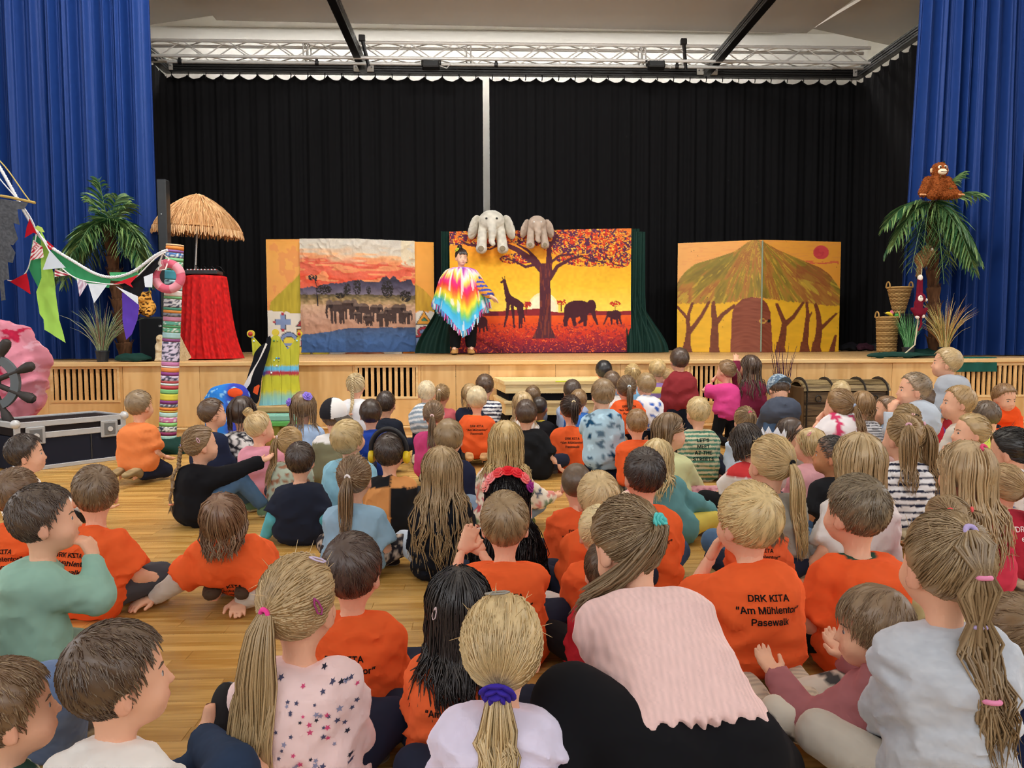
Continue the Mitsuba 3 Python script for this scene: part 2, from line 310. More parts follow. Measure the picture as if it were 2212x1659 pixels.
# ---------------------------------------------------------------- curtains
def fold_profile(x, seed, base, fine):
    """Depth of the pleats along x (metres), sharp ridges as hanging cloth has them."""
    r = np.random.default_rng(seed); ph = 0
    for k in range(4): ph = ph + np.sin(x * r.uniform(.5, 2.2) + r.uniform(0, 6)) * r.uniform(.3, .8)
    a = np.sin(2 * np.pi * (x / base) + ph * 1.5); b = np.sin(2 * np.pi * (x / fine) + ph * 2.6 + 1)
    return np.sign(a) * np.abs(a) ** .7 * .72 + b * .28
def curtain(name, x0t, x1t, x0b, x1b, yt, yb, z0, z1, color, mat, label, seed, base, fine, amp, n=700, nz=9, top=None, catn='curtain', alongy=False):
    def fn(u, v):
        xt, xb = x0t + (x1t - x0t) * u, x0b + (x1b - x0b) * u
        w = u * abs(x1b - x0b)
        f = fold_profile(w, seed, base, fine)
        f2 = fold_profile(w * 1.02 + .05 * np.sin(v * 3 + w), seed + 1, base * 1.7, fine * 1.3)
        a = amp * (.55 + .45 * v)
        s = xt + (xb - xt) * v + .25 * a * np.cos(w * 9 + seed)
        y = yt + (yb - yt) * v + a * (f * (1 - .35 * v) + f2 * .35 * v)
        zt_ = z1 if top is None else top(u, w)
        z = zt_ + (z0 - zt_) * v
        return np.stack([y, s, z], -1) if alongy else np.stack([s, y, z], -1)
    m = sheet(fn, n, nz)
    return put(name, m, color, mat, True, label=label, cat=catn)
BLUE = '#153574'
yb_ = 9.35
xl = aty(335, 600, yb_)[0]
curtain('blue_curtain', XL, xl, XL, xl + .02, yb_, yb_, HS + .015, HC, BLUE, 'drapery', 'tall blue pleated stage curtain on the left, behind the palm with the bunting', 3, .20, .075, .125, 1000)
xr0, xr1 = aty(2003, 0, yb_)[0], aty(1932, 758, yb_)[0]
curtain('blue_curtain', xr0, XR, xr1, XR, yb_, yb_ - .15, HS + .015, HC, BLUE, 'drapery', 'tall blue pleated stage curtain on the right, behind the palm with the orange toy ape', 8, .18, .075, .125, 900)
YK = 13.5
CK = aty(1040, 165, YK)[2]
def scallop(u, w):
    g = np.abs(np.sin(np.pi * w / .285 + .5 * np.sin(w * 1.9))) ** .6
    return CK - .085 * g
BLACK = '#121214'
xa, xb, xc, xd = aty(368, 160, YK)[0], aty(1043, 160, YK)[0], aty(1056, 165, YK)[0], aty(1847, 175, YK)[0]
curtain('black_curtain', xa - .25, xb, xa - .25, xb, YK, YK, HS + .01, CK, BLACK, 'cloth', 'black pleated backdrop curtain left of the bright gap, behind the herd picture', 11, .3, .11, .05, 620, top=scallop)
curtain('black_curtain', xc, xd + .25, xc, xd + .25, YK, YK, HS + .01, CK, BLACK, 'cloth', 'black pleated backdrop curtain right of the bright gap, behind the hut painting', 12, .3, .11, .05, 680, top=scallop)
curtain('black_curtain', YK, 9.6, YK, 9.6, xa - .05, xa - .05, HS + .01, CK, BLACK, 'cloth', 'black side curtain at the left edge of the stage beside the blue curtain', 14, .3, .12, .05, 260, top=scallop, alongy=True)
curtain('black_curtain', YK, 9.6, YK, 9.6, xd + .05, xd + .05, HS + .01, CK, BLACK, 'cloth', 'black side curtain at the right edge of the stage beside the blue curtain', 15, .3, .12, .05, 260, top=scallop, alongy=True)
# curtain hooks, rails
ZR = CK + .015
def rail_x(y, x0, x1, z, label):
    t = thing('curtain_rail', label, 'rail')
    for k in range(4): put('groove', box((x0, y - .06 + .004 * (k % 2), z + k * .042), (x1, y + .06, z + k * .042 + .036), .004), '#101113', 'plastic', parent=t)
    return t
t = rail_x(YK, xa - .1, xd + .1, ZR, 'long black ribbed rail carrying the black backdrop curtains')
for w in np.arange(xa + .02, xd, .285):
    put('hook', tube([(w, YK, ZR + .01), (w + .008, YK - .02, ZR - .03), (w, YK - .02, ZR - .085)], .008, 5), '#0b0b0c', 'plastic', parent=t)
def rail_y(x, ya, yb, z, label):
    t = thing('curtain_rail', label, 'rail')
    for k in range(4): put('groove', box((x - .06 + .004 * (k % 2), ya, z + k * .042), (x + .06, yb, z + k * .042 + .036), .004), '#101113', 'plastic', parent=t)
    return t
rail_y(xa - .05, 9.5, YK, ZR, 'black rail along the left side of the stage above the black side curtain')
rail_y(xd + .05, 9.5, YK, ZR, 'black rail along the right side of the stage above the black side curtain')
xm1, xm2 = aty(787, 140, YK)[0], aty(1524, 155, YK)[0]
t1 = rail_y(xm1, 8.6, YK - .06, ZR, 'black rail running forward over the stage, left of the two middle rails')
t2 = rail_y(xm2, 8.6, YK - .06, ZR, 'black rail running forward over the stage, right of the two middle rails')
for x, nm in ((xa, 'at its left end'), (xm1 - .1, 'left of the left middle rail'), (xm1 + .1, 'right of the left middle rail'), (xm2 - .1, 'left of the right middle rail'), (xm2 + .12, 'right of the right middle rail'), (xd, 'at its right end')):
    t = thing('rail_bracket', 'small white plate on the long black curtain rail, ' + nm, 'bracket')
    put('plate', box((x - .07, YK - .085, ZR + .02), (x + .07, YK - .062, ZR + .16), .005), '#d5d5d2', 'paint', parent=t)
    for s in (-1, 1): put('bolt', mv(trimesh.creation.cylinder(.014, .012, sections=8), (x + .035 * s, YK - .09, ZR + .09), rx=90), '#77787a', 'metal', parent=t)
# truss
YT, ZT, TW = 12.75, aty(330, 120, 12.75)[2], .24
tr = thing('truss', 'long silver lattice truss across the stage above the black curtains', 'truss')
tx0, tx1 = aty(300, 110, YT)[0] - .4, aty(1880, 130, YT)[0]
for dy in (0, TW):
    for dz in (0, TW):
        put('chord', tube([(tx0, YT + dy, ZT + dz), (tx1, YT + dy, ZT + dz)], .025, 10), "#ecece8", 'metal', 40, parent=tr)
step = .36; nseg = int((tx1 - tx0) / step)
for i in range(nseg):
    x0, x1 = tx0 + i * step, tx0 + (i + 1) * step
    up = i % 2
    for dy in (0, TW): put('strut', tube([(x0, YT + dy, ZT + TW * up), (x1, YT + dy, ZT + TW * (1 - up))], .0095, 6), '#e4e4e0', 'metal', 50, parent=tr)
    for dz in (0, TW): put('strut', tube([(x0, YT + TW * up, ZT + dz), (x1, YT + TW * (1 - up), ZT + dz)], .0095, 6), '#d8d8d4', 'metal', 50, parent=tr)
for px in (660, 1012, 1390): 
    x = aty(px, 110, YT)[0]
    for o in (-.035, .035):
        fr = [tube([(x + o, YT + a, ZT + b), (x + o, YT + c, ZT + d)], .012, 6) for a, b, c, d in ((0, 0, 0, TW), (0, TW, TW, TW), (TW, TW, TW, 0), (TW, 0, 0, 0))]
        put('end_frame', cat(fr), '#c9c9c6', 'metal', 50, parent=tr)
# pipe under the truss with clamps and floodlights
pz = aty(700, 132, YT)[2]
put('barrel_pipe', tube([(tx0 + .8, YT + .1, pz), (tx1 - .6, YT + .1, pz)], .025, 10), '#d2d2ce', 'metal', 40, label='silver scaffold pipe hanging below the lattice truss', cat='pipe')
for px, nm in ((384, 'leftmost'), (682, 'second from the left'), (1072, 'third from the left'), (1465, 'fourth from the left')):
    x = aty(px, 130, YT)[0]
    t = thing('pipe_clamp', 'black clamp holding the silver pipe under the truss, %s' % nm, 'clamp')
    put('collar', tube([(x - .03, YT + .1, pz), (x + .03, YT + .1, pz)], .04, 10), '#18181a', 'plastic', 40, parent=t)
    put('strap', box((x - .02, YT + .06, pz), (x + .02, YT + .09, ZT + .03), .004), '#18181a', 'plastic', parent=t)
for px, nm in ((931, 'left'), (1417, 'right')):
    x = aty(px, 142, YT - .1)[0]; z = aty(px, 142, YT - .1)[2]
    t = thing('floodlight', 'small black floodlight hung under the truss, the %s one of two' % nm, 'floodlight')
    put('housing', mv(box((-.14, -.06, -.06), (.14, .06, .07), .02), (x, YT - .1, z), rx=-25), '#1a1a1b', 'plastic', parent=t)
    put('lens', mv(box((-.115, -.066, -.045), (.115, -.058, .05), .004), (x, YT - .1, z), rx=-25), '#3a3d40', 'glossy', parent=t)
    put('yoke', tube([(x - .15, YT - .08, z), (x - .15, YT - .03, z + .1), (x, YT + .06, z + .13), (x + .15, YT - .03, z + .1), (x + .15, YT - .08, z)], .012, 6), '#1a1a1b', 'plastic', parent=t)
    put('cable', tube([(x + .14, YT - .1, z), (x + .25, YT - .05, z - .02), (x + .3, YT + .05, z + .08)], .008, 5), '#c9c9c6', 'plastic', parent=t)
for px in (783, 1475):
    x = aty(px, 100, YT)[0]
    put('slanted_clamp', cat([tube([(x, YT - .05, ZT + TW + .05), (x + .08, YT + .1, ZT - .1)], .03, 8), box((x - .05, YT - .08, ZT + TW), (x + .05, YT, ZT + TW + .1), .01)]), '#17181a', 'plastic', 40,
        label='short black slanted arm clamped to the truss, %s one' % ('left' if px < 1000 else 'right'), cat='clamp')
# ceiling sails: grey acoustic panels
SZ = 6.2
def sail(pts, label, zs):
    P = np.array([[*atz(px, py, z)[:2], z] for (px, py), z in zip(pts, zs)])
    n = np.cross(P[1] - P[0], P[2] - P[0]); n /= np.linalg.norm(n); n *= np.sign(n[2])
    k = len(P); V = np.vstack([P, P + n * .05])
    F = [(0, i + 1, i) for i in range(1, k - 1)] + [(k, k + i, k + i + 1) for i in range(1, k - 1)]
    for i in range(k):
        j = (i + 1) % k; F += [(i, j, j + k), (i, j + k, i + k)]
    return put('ceiling_sail', M(V, F), '#d2ccc4', 'matte', label=label, cat='acoustic panel')
sail([(468, 44), (1742, 72), (2300, -330), (150, -330)], 'large grey acoustic ceiling panel over the middle of the stage', [SZ] * 4)
sail([(240, 66), (458, 34), (330, -330), (-900, -330)], 'grey tilted acoustic ceiling panel at the left above the stage', [SZ + .12] * 4)
sail([(1756, 62), (2040, 124), (2900, -330), (2420, -330)], 'grey tilted acoustic ceiling panel at the right above the stage', [SZ + .12] * 4)
# ---------------------------------------------------------------- people: distance fields, polygonised
def prim_d(pr, P):
    t = pr[0]
    if t == 'c' or t == 'k':
        a, b, ra, rb = pr[1:5]; ba = b - a; pa = P - a
        h = np.clip(pa @ ba / max(ba @ ba, 1e-12), 0, 1)
        d = np.linalg.norm(pa - h[..., None] * ba, axis=-1) - (ra + (rb - ra) * h)
        if t == 'k': d = np.maximum(d, (P - b) @ (ba / max(np.linalg.norm(ba), 1e-9)))
        return d
    if t == 'e':
        c, r, R = pr[1:4]; q = (P - c) @ R; k0 = np.linalg.norm(q / r, axis=-1); k1 = np.linalg.norm(q / (r * r), axis=-1)
        return k0 * (k0 - 1) / np.maximum(k1, 1e-9)
    c, ax, R1, r2 = pr[1:5]; q = P - c; z = q @ ax; w = np.sqrt(np.maximum((q * q).sum(-1) - z * z, 0))
    return np.hypot(w - R1, z) - r2
def prim_box(pr):
    t = pr[0]
    if t in 'ck': r = max(pr[3], pr[4]); return np.minimum(pr[1], pr[2]) - r, np.maximum(pr[1], pr[2]) + r
    if t == 'e': r = np.sqrt(((pr[3] * pr[2]) ** 2).sum(1)); return pr[1] - r, pr[1] + r
    return pr[1] - pr[3] - pr[4], pr[1] + pr[3] + pr[4]
def smin(a, b, k):
    if k <= 0: return np.minimum(a, b)
    h = np.maximum(k - np.abs(a - b), 0) / k; return np.minimum(a, b) - h * h * k * .25
def sdf(prims, P):
    D = np.full(P.shape[:-1], .3)
    for pr in prims: D = smin(D, prim_d(pr, P), pr[-1])
    return D
class Field:
    def __init__(s, prims, h, pad=.02, subs=(), zmin=None):
        bb = [prim_box(p) for p in prims]
        lo = np.min([b[0] for b in bb], 0) - pad - 2 * h; hi = np.max([b[1] for b in bb], 0) + pad + 2 * h
        n = np.ceil((hi - lo) / h).astype(int) + 1
        s.lo, s.h = lo, h; s.ax = [lo[i] + h * np.arange(n[i]) for i in range(3)]
        s.D = np.full(n, .3, np.float32)
        for p, (l, u) in zip(prims, bb): s.apply(p, l, u, lambda a, b, k: smin(a, b, k))
        for p in subs:
            l, u = prim_box(p); s.apply(p, l, u, lambda a, b, k: -smin(-a, b, k), True)
        if zmin is not None: s.D = np.maximum(s.D, (zmin - s.ax[2]).astype(np.float32))
    def apply(s, p, l, u, op, neg=False):
        m = max(3 * s.h, p[-1]) + .01
        i0 = np.maximum(np.floor((l - m - s.lo) / s.h).astype(int), 0); i1 = np.minimum(np.ceil((u + m - s.lo) / s.h).astype(int) + 1, s.D.shape)
        if (i1 <= i0).any(): return
        P = np.stack(np.meshgrid(*[s.ax[k][i0[k]:i1[k]] for k in range(3)], indexing='ij'), -1)
        sl = tuple(slice(a, b) for a, b in zip(i0, i1))
        s.D[sl] = op(s.D[sl], prim_d(p, P).astype(np.float32), p[-1])
    def wrinkle(s, amp, fx, fz, seed, B=None):
        i = np.nonzero(np.abs(s.D) < 2.5 * s.h + amp)
        P = np.stack([s.ax[k][i[k]] for k in range(3)], -1)
        if B is not None: P = P @ B
        q = P * np.array([fx, fx, fz]); w = meshkit.fbm(q + 3.3 * meshkit.noise(q * .5, seed + 9)[..., None], 2, seed)
        w = 1 - np.abs(2 * w - 1) * 2.2
        s.D[i] -= (amp * w).astype(np.float32)
    def at(s, P):
        return map_coordinates(s.D, ((P - s.lo) / s.h).reshape(-1, 3).T, order=1, mode='nearest').reshape(P.shape[:-1])
    def mesh(s):
        D, S = s.D, s.D < 0
        c = np.zeros(np.array(D.shape) - 1, np.uint8); O = [(a, b, d) for a in (0, 1) for b in (0, 1) for d in (0, 1)]
        n = D.shape
        for a, b, d in O: c += S[a:n[0] - 1 + a, b:n[1] - 1 + b, d:n[2] - 1 + d]
        act = (c > 0) & (c < 8); idx = np.argwhere(act)
        vals = np.stack([D[idx[:, 0] + a, idx[:, 1] + b, idx[:, 2] + d] for a, b, d in O], 1)
        acc = np.zeros((len(idx), 3)); cnt = np.zeros(len(idx))
        for p in range(8):
            for q in range(p + 1, 8):
                if sum(x != y for x, y in zip(O[p], O[q])) != 1: continue
                va, vb = vals[:, p], vals[:, q]; m = (va < 0) != (vb < 0); t = va[m] / (va[m] - vb[m])
                acc[m] += np.array(O[p]) + (np.array(O[q], float) - np.array(O[p])) * t[:, None]; cnt[m] += 1
        V = s.lo + s.h * (idx + acc / np.maximum(cnt, 1)[:, None])
        ID = np.full(act.shape, -1, np.int32); ID[act] = np.arange(len(idx)); F = []
        for ax in range(3):
            sh = [slice(1, -1)] * 3; sh[ax] = slice(0, -1); sh2 = list(sh); sh2[ax] = slice(1, None)
            A, Bq = S[tuple(sh)], S[tuple(sh2)]; e = np.argwhere(A != Bq); ins = A[tuple(e.T)]
            off = np.ones(3, int); off[ax] = 0; e = e + off
            u, v = np.zeros(3, int), np.zeros(3, int); u[(ax + 1) % 3] = 1; v[(ax + 2) % 3] = 1
            g = lambda x: ID[tuple(x.T)]
            q = np.stack([g(e - u - v), g(e - v), g(e), g(e - u)], 1)
            q[~ins] = q[~ins][:, ::-1]; F.append(q)
        F = np.vstack(F); F = F[(F >= 0).all(1)]
        return M(V, np.vstack([F[:, [0, 1, 2]], F[:, [0, 2, 3]]]))

def strands(P, r, col, sides=3):
    """Many thin tapering tubes as one mesh. P (n, m, 3), r (n, m), col (n, 3) or (n, m, 3)."""
    n, m, _ = P.shape; t = np.gradient(P, axis=1); t /= np.maximum(np.linalg.norm(t, axis=-1, keepdims=True), 1e-9)
    ref = np.where(np.abs(t[..., 2:3]) < .8, [0, 0, 1.0], [1.0, 0, 0]); a = np.cross(t, ref); a /= np.maximum(np.linalg.norm(a, axis=-1, keepdims=True), 1e-9)
    b = np.cross(t, a); th = np.arange(sides) * 2 * np.pi / sides
    N = np.cos(th)[:, None] * a[:, :, None] + np.sin(th)[:, None] * b[:, :, None]
    V = (P[:, :, None] + r[..., None, None] * N).reshape(-1, 3)
    i, j, k = np.meshgrid(np.arange(n), np.arange(m - 1), np.arange(sides), indexing='ij'); k2 = (k + 1) % sides
    f = lambda jj, kk: i * m * sides + jj * sides + kk
    q = np.stack([f(j, k), f(j, k2), f(j + 1, k2), f(j + 1, k)], -1).reshape(-1, 4)
    if col.ndim == 2: col = np.repeat(col[:, None], m, 1)
    C = np.repeat(col[:, :, None], sides, 2).reshape(-1, 3)
    return M(V, np.vstack([q[:, [0, 1, 2]], q[:, [0, 2, 3]]])), C, N.reshape(-1, 3)

def unit(v): v = np.asarray(v, float); return v / max(np.linalg.norm(v), 1e-9)
def ik(a, b, l1, l2, pole):
    d = b - a; L = np.linalg.norm(d); u = d / max(L, 1e-9)
    if L > (l1 + l2) * .995: k = L / (l1 + l2) * 1.005; l1, l2 = l1 * k, l2 * k
    x = (l1 * l1 - l2 * l2 + L * L) / (2 * L); hgt = math.sqrt(max(l1 * l1 - x * x, 0)); p = pole - u * (pole @ u)
    return a + u * x + unit(p) * hgt

SK = {'fair': '#e9b393', 'light': '#dda37f', 'tan': '#b97f58', 'brown': '#8a5a3c', 'pale': '#efc0a4'}
SKULL_C, SKULL_R = np.array([0, -.012, .022]), np.array([.070, .085, .082])
HLY, HLZ = [-.12, -.05, -.02, .0, .02, .045, .07], [-.062, -.055, -.03, -.004, .025, .06, .08]

def hand_prims(w, d, n, side, s, curl=.25, spread=.25):
    """A palm and five fingers. w: wrist, d: direction of the fingers, n: normal of the palm's back, side: +1 when the thumb lies along d x n."""
    d = unit(d); n = unit(n - d * (n @ d)); x = np.cross(d, n) * side; pr = []
    for o in (-.018, -.006, .006, .018): pr.append(('c', w + x * o * .7 * s, w + d * .050 * s + x * o * s, .0125 * s, .0105 * s, .012 * s))
    for o, L, sp in ((.021, .036, .5), (.007, .043, .15), (-.007, .041, -.15), (-.020, .033, -.55)):
        b = w + d * .052 * s + x * o * s; u = unit(d + x * sp * spread); p1 = b + u * L * .5 * s - n * curl * .010 * s
        p2 = p1 + unit(u - n * curl * 1.6) * L * .55 * s
        pr += [('c', b, p1, .0082 * s, .0078 * s, .006 * s), ('c', p1, p2, .0078 * s, .0062 * s, .003 * s)]
    b = w + d * .012 * s + x * .020 * s; p1 = b + unit(x * .9 + d * .75 - n * .2) * .030 * s; p2 = p1 + unit(d * 1.0 + x * .25 - n * .3) * .026 * s
    return pr + [('c', b, p1, .011 * s, .009 * s, .008 * s), ('c', p1, p2, .009 * s, .007 * s, .004 * s)]

_shoe = {}
def shoe_mesh(h):
    """One shoe: ankle at the origin, toe along +y, sole along -z; also which vertices belong to the sole."""
    if h not in _shoe:
        R = np.eye(3); A = np.array
        pr = [('e', A([0, .085, -.038]), A([.036, .052, .026]), R, .02), ('e', A([0, .02, -.032]), A([.032, .05, .032]), R, .02), ('c', A([0, -.01, .0]), A([0, -.012, -.03]), .032, .034, .02),
              ('e', A([0, .055, -.052]), A([.037, .085, .012]), R, .004)]
        f = Field(pr, h, zmin=-.062); m = f.mesh(); _shoe[h] = (m, m.vertices[:, 2] < -.047)
    return _shoe[h]
def shoe(ankle, toe, down, s, col, sole, h):
    m, so = shoe_mesh(h); y = unit(toe); z = -unit(down - y * (unit(down) @ y)); x = np.cross(y, z)
    V = (m.vertices * s) @ np.stack([x, y, z]) + ankle; c = np.where(so[:, None], lin(sole), lin(col))
    q = m.vertices; tread = so & (np.sin(q[:, 1] * 420) > .3) & (q[:, 2] < -.058); c = np.where(tread[:, None], c * .7, c)
    return M(V, m.faces), c

LEGS = {  # right side, body frame (right, forward, up), for a child of scale 1: pelvis height, knee, ankle, toe direction, sole direction
    'cross': (.095, (.20, .19, .12), (-.05, .25, .06), (-1, .25, -.1), (0, .3, -1)),
    'heels': (.175, (.10, .21, .065), (.075, -.07, .075), (-.12, -1, -.22), (0, -.25, 1)),
    'wsit': (.11, (.13, .22, .06), (.19, -.05, .06), (.45, -.9, -.1), (.2, -.3, 1)),
    'kneel': (.37, (.09, .08, .065), (.085, -.20, .06), (-.05, -1, -.35), (0, -.35, 1)),
    'stand': (.52, (.075, .01, .28), (.08, -.01, .06), (.1, 1, 0), (0, 0, -1)),
    'knees': (.10, (.11, .24, .27), (.10, .40, .065), (.1, 1, 0), (0, .1, -1)),
    'side2': (.095, (.22, .22, .09), (.30, .02, .05), (.8, -.2, -.2), (.3, 0, -1)),
    'crawl': (.36, (.10, .04, .05), (.09, -.24, .06), (-.05, -1, -.35), (0, -.35, 1)),
    'crawl2': (.20, (.11, .22, .06), (.07, -.10, .08), (-.12, -1, -.22), (0, -.25, 1)),
    'out': (.095, (.12, .26, .13), (.15, .52, .07), (.2, .8, .6), (0, 1, -.4))}
KHEAD = {'cross': .50, 'heels': .58, 'wsit': .51, 'kneel': .765, 'stand': .93, 'knees': .50, 'out': .50, 'side2': .50, 'crawl': .50, 'crawl2': .50}
ARMS = {'lap': (.05, .20, .15), 'knee': (.15, .25, .2), 'floor': (.21, .02, .035), 'back': (.22, -.15, .03), 'fwd': (.12, .32, .05), 'thigh': (.12, .17, .17), 'side': (.17, .08, .10)}

def make_person(q):
    """Geometry of one person from the dict q; returns a list of (part, mesh, colours, material, smooth, normals, label, parent part)."""
    g = q.get; seed = q['seed']; rng = np.random.default_rng(seed)
    s, hs = q['s'], q.get('hs', q['s']); dep = q['depth']; out = []
    by, hy, hp, hr = (math.radians(g(k, 0)) for k in ('by', 'hy', 'hp', 'hr'))
    Rb = np.stack([[math.cos(by), -math.sin(by), 0], [math.sin(by), math.cos(by), 0], [0, 0, 1.0]], 1)         # columns right, forward, up
    fh = np.array([math.sin(hy) * math.cos(hp), math.cos(hy) * math.cos(hp), math.sin(hp)]); rh = np.array([math.cos(hy), -math.sin(hy), 0]); uh = np.cross(rh, fh)
    rh, uh = rh * math.cos(hr) - uh * math.sin(hr), uh * math.cos(hr) + rh * math.sin(hr)
    Rh = np.stack([rh, fh, uh], 1); Hc = q['head']; r_, f_, u_ = Rb.T
    pz, kn, an, toe, sol = LEGS[q['pose']]
    fl = q.get('floor', 0.0)
    lf, lr = g('lean', .05) * s, g('leanr', 0.0) * s
    N = Hc - hs * (.146 * unit(uh * .55 + np.array([0, 0, .45])) + .016 * fh)
    Pv = q['pelvis'] if 'pelvis' in q else np.array([*(Hc[:2] - (f_ * lf + r_ * lr)[:2]), fl + g('pz', pz) * s])
    fat = g('fat', 1.0); sp = N - Pv; usp = unit(sp); bend = g('slouch', .03) * s
    nb = unit(np.cross(r_, usp)) * -1          # points backward
    if nb @ f_ > 0: nb = -nb
    rs = unit(r_ - usp * (r_ @ usp)) if g('twist') is None else unit(g('twist'))
    W, C = Pv + sp * .36 + nb * bend, Pv + sp * .72 + nb * bend * .9
    sw = g('sw', 1.0)
    S = {1: N - usp * .052 * s + rs * .087 * s * sw, -1: N - usp * .052 * s - rs * .087 * s * sw}
    def torso(t):
        P = []
        for k in (1, -1):
            a, b, c, d = Pv + rs * .038 * s * k * fat, W + rs * .032 * s * k * fat, C + rs * .038 * s * k * fat, N - usp * .05 * s + rs * .055 * s * k
            P += [('c', a, b, .070 * s * fat + t, .062 * s * fat + t, .04), ('c', b, c, .062 * s * fat + t, .064 * s * fat + t, .04), ('c', c, d, .064 * s * fat + t, .040 * s + t, .04), ('c', N - usp * .034 * s, S[k], .028 * s + t, .034 * s + t, .03)]
        return P
    arms, E, Wd, hands = {}, {}, {}, {}
    for k, nm in ((1, 'R'), (-1, 'L')):
        tgt = g('arm' + nm, 'lap')
        fd = None; nn = None
        if isinstance(tgt, str) and tgt in ('mouth', 'cheek'):
            hl = {'mouth': (.022 * k, .115, -.085), 'cheek': (.05 * k, .105, -.05)}[tgt]; Tw = Hc + Rh @ (np.array(hl) * hs) - np.array([0, 0, .055]) * s; fd = unit(Hc + Rh @ (np.array([.0, .075, -.03]) * hs) - Tw); nn = fh * .8 + rh * k * .5
        elif isinstance(tgt, str):
            v = ARMS[tgt]; Tw = np.array([Pv[0], Pv[1], fl]) + Rb @ (np.array([v[0] * k, v[1], v[2]]) * s)
            if tgt in ('floor', 'back', 'fwd'): fd = f_ * (.9 if tgt != 'back' else -.5) + r_ * k * .5 + np.array([0, 0, -.12]); nn = np.array([0, 0, 1.0])
        else:
            Tw = np.asarray(tgt[0], float) if isinstance(tgt[0], (tuple, list, np.ndarray)) else np.array([Pv[0], Pv[1], fl]) + Rb @ (np.array(tgt) * s)
            if isinstance(tgt[0], (tuple, list, np.ndarray)) and len(tgt) > 1: fd = np.array(tgt[1], float); nn = np.array(tgt[2], float)
        pole = g('pole' + nm); pole = Rb @ np.array([.42 * k, -.35, -.8]) if pole is None else Rb @ np.array(pole, float)
        E[k] = ik(S[k], Tw, .150 * s, .145 * s, pole); Wd[k] = Tw
        if fd is None: fd = unit(Tw - E[k]); nn = np.cross(fd, r_ * k) * k + np.array([0, 0, .6])
        hands[k] = (Tw, unit(fd), unit(nn))
        arms[k] = [('c', S[k], E[k], .032 * s, .027 * s, .03), ('c', E[k], Tw, .027 * s, .019 * s, .012)]
    legs = {}
    LP = {}
    for k, nm in ((1, 'R'), (-1, 'L')):
        K = g('knee' + nm); A = g('ankle' + nm)
        base = np.array([Pv[0], Pv[1], fl])
        hip = Pv + r_ * .060 * s * k * fat
        jit = np.array([rng.uniform(-.02, .02), rng.uniform(-.03, .03), 0])
        K = base + Rb @ ((np.array([kn[0] * k, kn[1], kn[2]]) + jit) * s) if K is None else np.asarray(K, float)
        A = base + Rb @ ((np.array([an[0] * k, an[1] + (.05 * k if q['pose'] == 'cross' else 0), an[2] + (.03 * (k > 0) if q['pose'] == 'cross' else 0)]) + jit * .5) * s) if A is None else np.asarray(A, float)
        tt = Rb @ np.array([toe[0] * k, toe[1], toe[2]], float) if g('toe' + nm) is None else np.array(g('toe' + nm), float)
        ss = Rb @ np.array([sol[0] * k, sol[1], sol[2]], float) if g('sole' + nm) is None else np.array(g('sole' + nm), float)
        LP[k] = (hip, K, A, tt, ss)
    lg = g('legfat', 1.0)
    def legp(t, t2, cap):
        P = []
        for k in (1, -1):
            hip, K, A, tt, ss = LP[k]
            P += [('c', hip, K, .060 * s * lg + t, .043 * s * lg + t, .03), (cap, K, A + (K - A) * g('cuff', .06), .043 * s * lg + t, .030 * s * lg + t2, .012)]
        return P
    # body: one figure of skin
    hb = q['hb']; neck = ('c', N - usp * .02 * s, Hc + uh * -.06 * hs - fh * .022 * hs, .037 * s * g('neckfat', 1), .034 * hs, .03)
    body = torso(0)[:] + arms[1] + arms[-1] + legp(-.004, -.003, 'c') + [neck]
    for k in (1, -1): body.append(('c', LP[k][2], LP[k][2] + unit(LP[k][3]) * .075 * s, .024 * s, .018 * s, .02))
    meshes = [Field(body, hb).mesh()]
    hl = lambda *v: Hc + Rh @ (np.array(v) * hs)
    I = np.array
    hd = [('e', hl(*SKULL_C), SKULL_R * hs, Rh, .03 * hs), ('e', hl(0, .02, -.035), I([.057, .058, .064]) * hs, Rh, .03 * hs), ('e', hl(0, .045, -.076), I([.027, .024, .020]) * hs, Rh, .03 * hs),
          ('e', hl(.032, .048, -.045), I([.022, .024, .022]) * hs, Rh, .02 * hs), ('e', hl(-.032, .048, -.045), I([.022, .024, .022]) * hs, Rh, .02 * hs),
          ('c', hl(0, .074, -.010), hl(0, .087, -.034), .006 * hs, .0085 * hs, .012 * hs), ('e', hl(0, .076, -.060), I([.017, .008, .0065]) * hs, Rh, .006 * hs),
          ('c', N - usp * .005 * s, hl(0, -.022, -.06), .036 * s * g('neckfat', 1), .034 * hs, .03 * hs)]
    subs = [('e', hl(.026 * k, .084, -.006), I([.015, .010, .009]) * hs, Rh, .012 * hs) for k in (1, -1)] + [('e', hl(.081 * k, .002, -.018), I([.006, .010, .014]) * hs, Rh, .004) for k in (1, -1)]
    for k in (1, -1):
        Re = Rh @ np.array(rot([0, 0, 1], 22 * -k))[:3, :3]
        hd.append(('e', hl(.070 * k, -.012, -.020), I([.0085, .019, .029]) * hs, Re, .006 * hs))
    headm = Field(hd, q['hh'], subs=subs).mesh(); meshes.append(headm)
    for k, nm in ((1, 'R'), (-1, 'L')):
        w, fd, nn = hands[k]
        meshes.append(Field(hand_prims(w, fd, nn, g('thumb' + nm, k), s * 1.02, g('curl', .5)), q['hn']).mesh())
    V = np.vstack([m.vertices for m in meshes]); col = np.tile(lin(SK.get(g('skin', 'fair'), g('skin', 'fair'))), (len(V), 1))
    L = (V - Hc) @ Rh / hs
    def blot(c, r, colr, a):
        d = np.linalg.norm((L - np.array(c)) / np.array(r), axis=1); return col + (lin(colr) - col) * (a * np.clip(1.4 - d, 0, 1))[:, None]
    for k in (1, -1): col = blot((.034 * k, .066, -.045), (.020, .03, .020), '#e0806c', .35); col = blot((.074 * k, -.012, -.02), (.012, .03, .034), '#d98a72', .45)
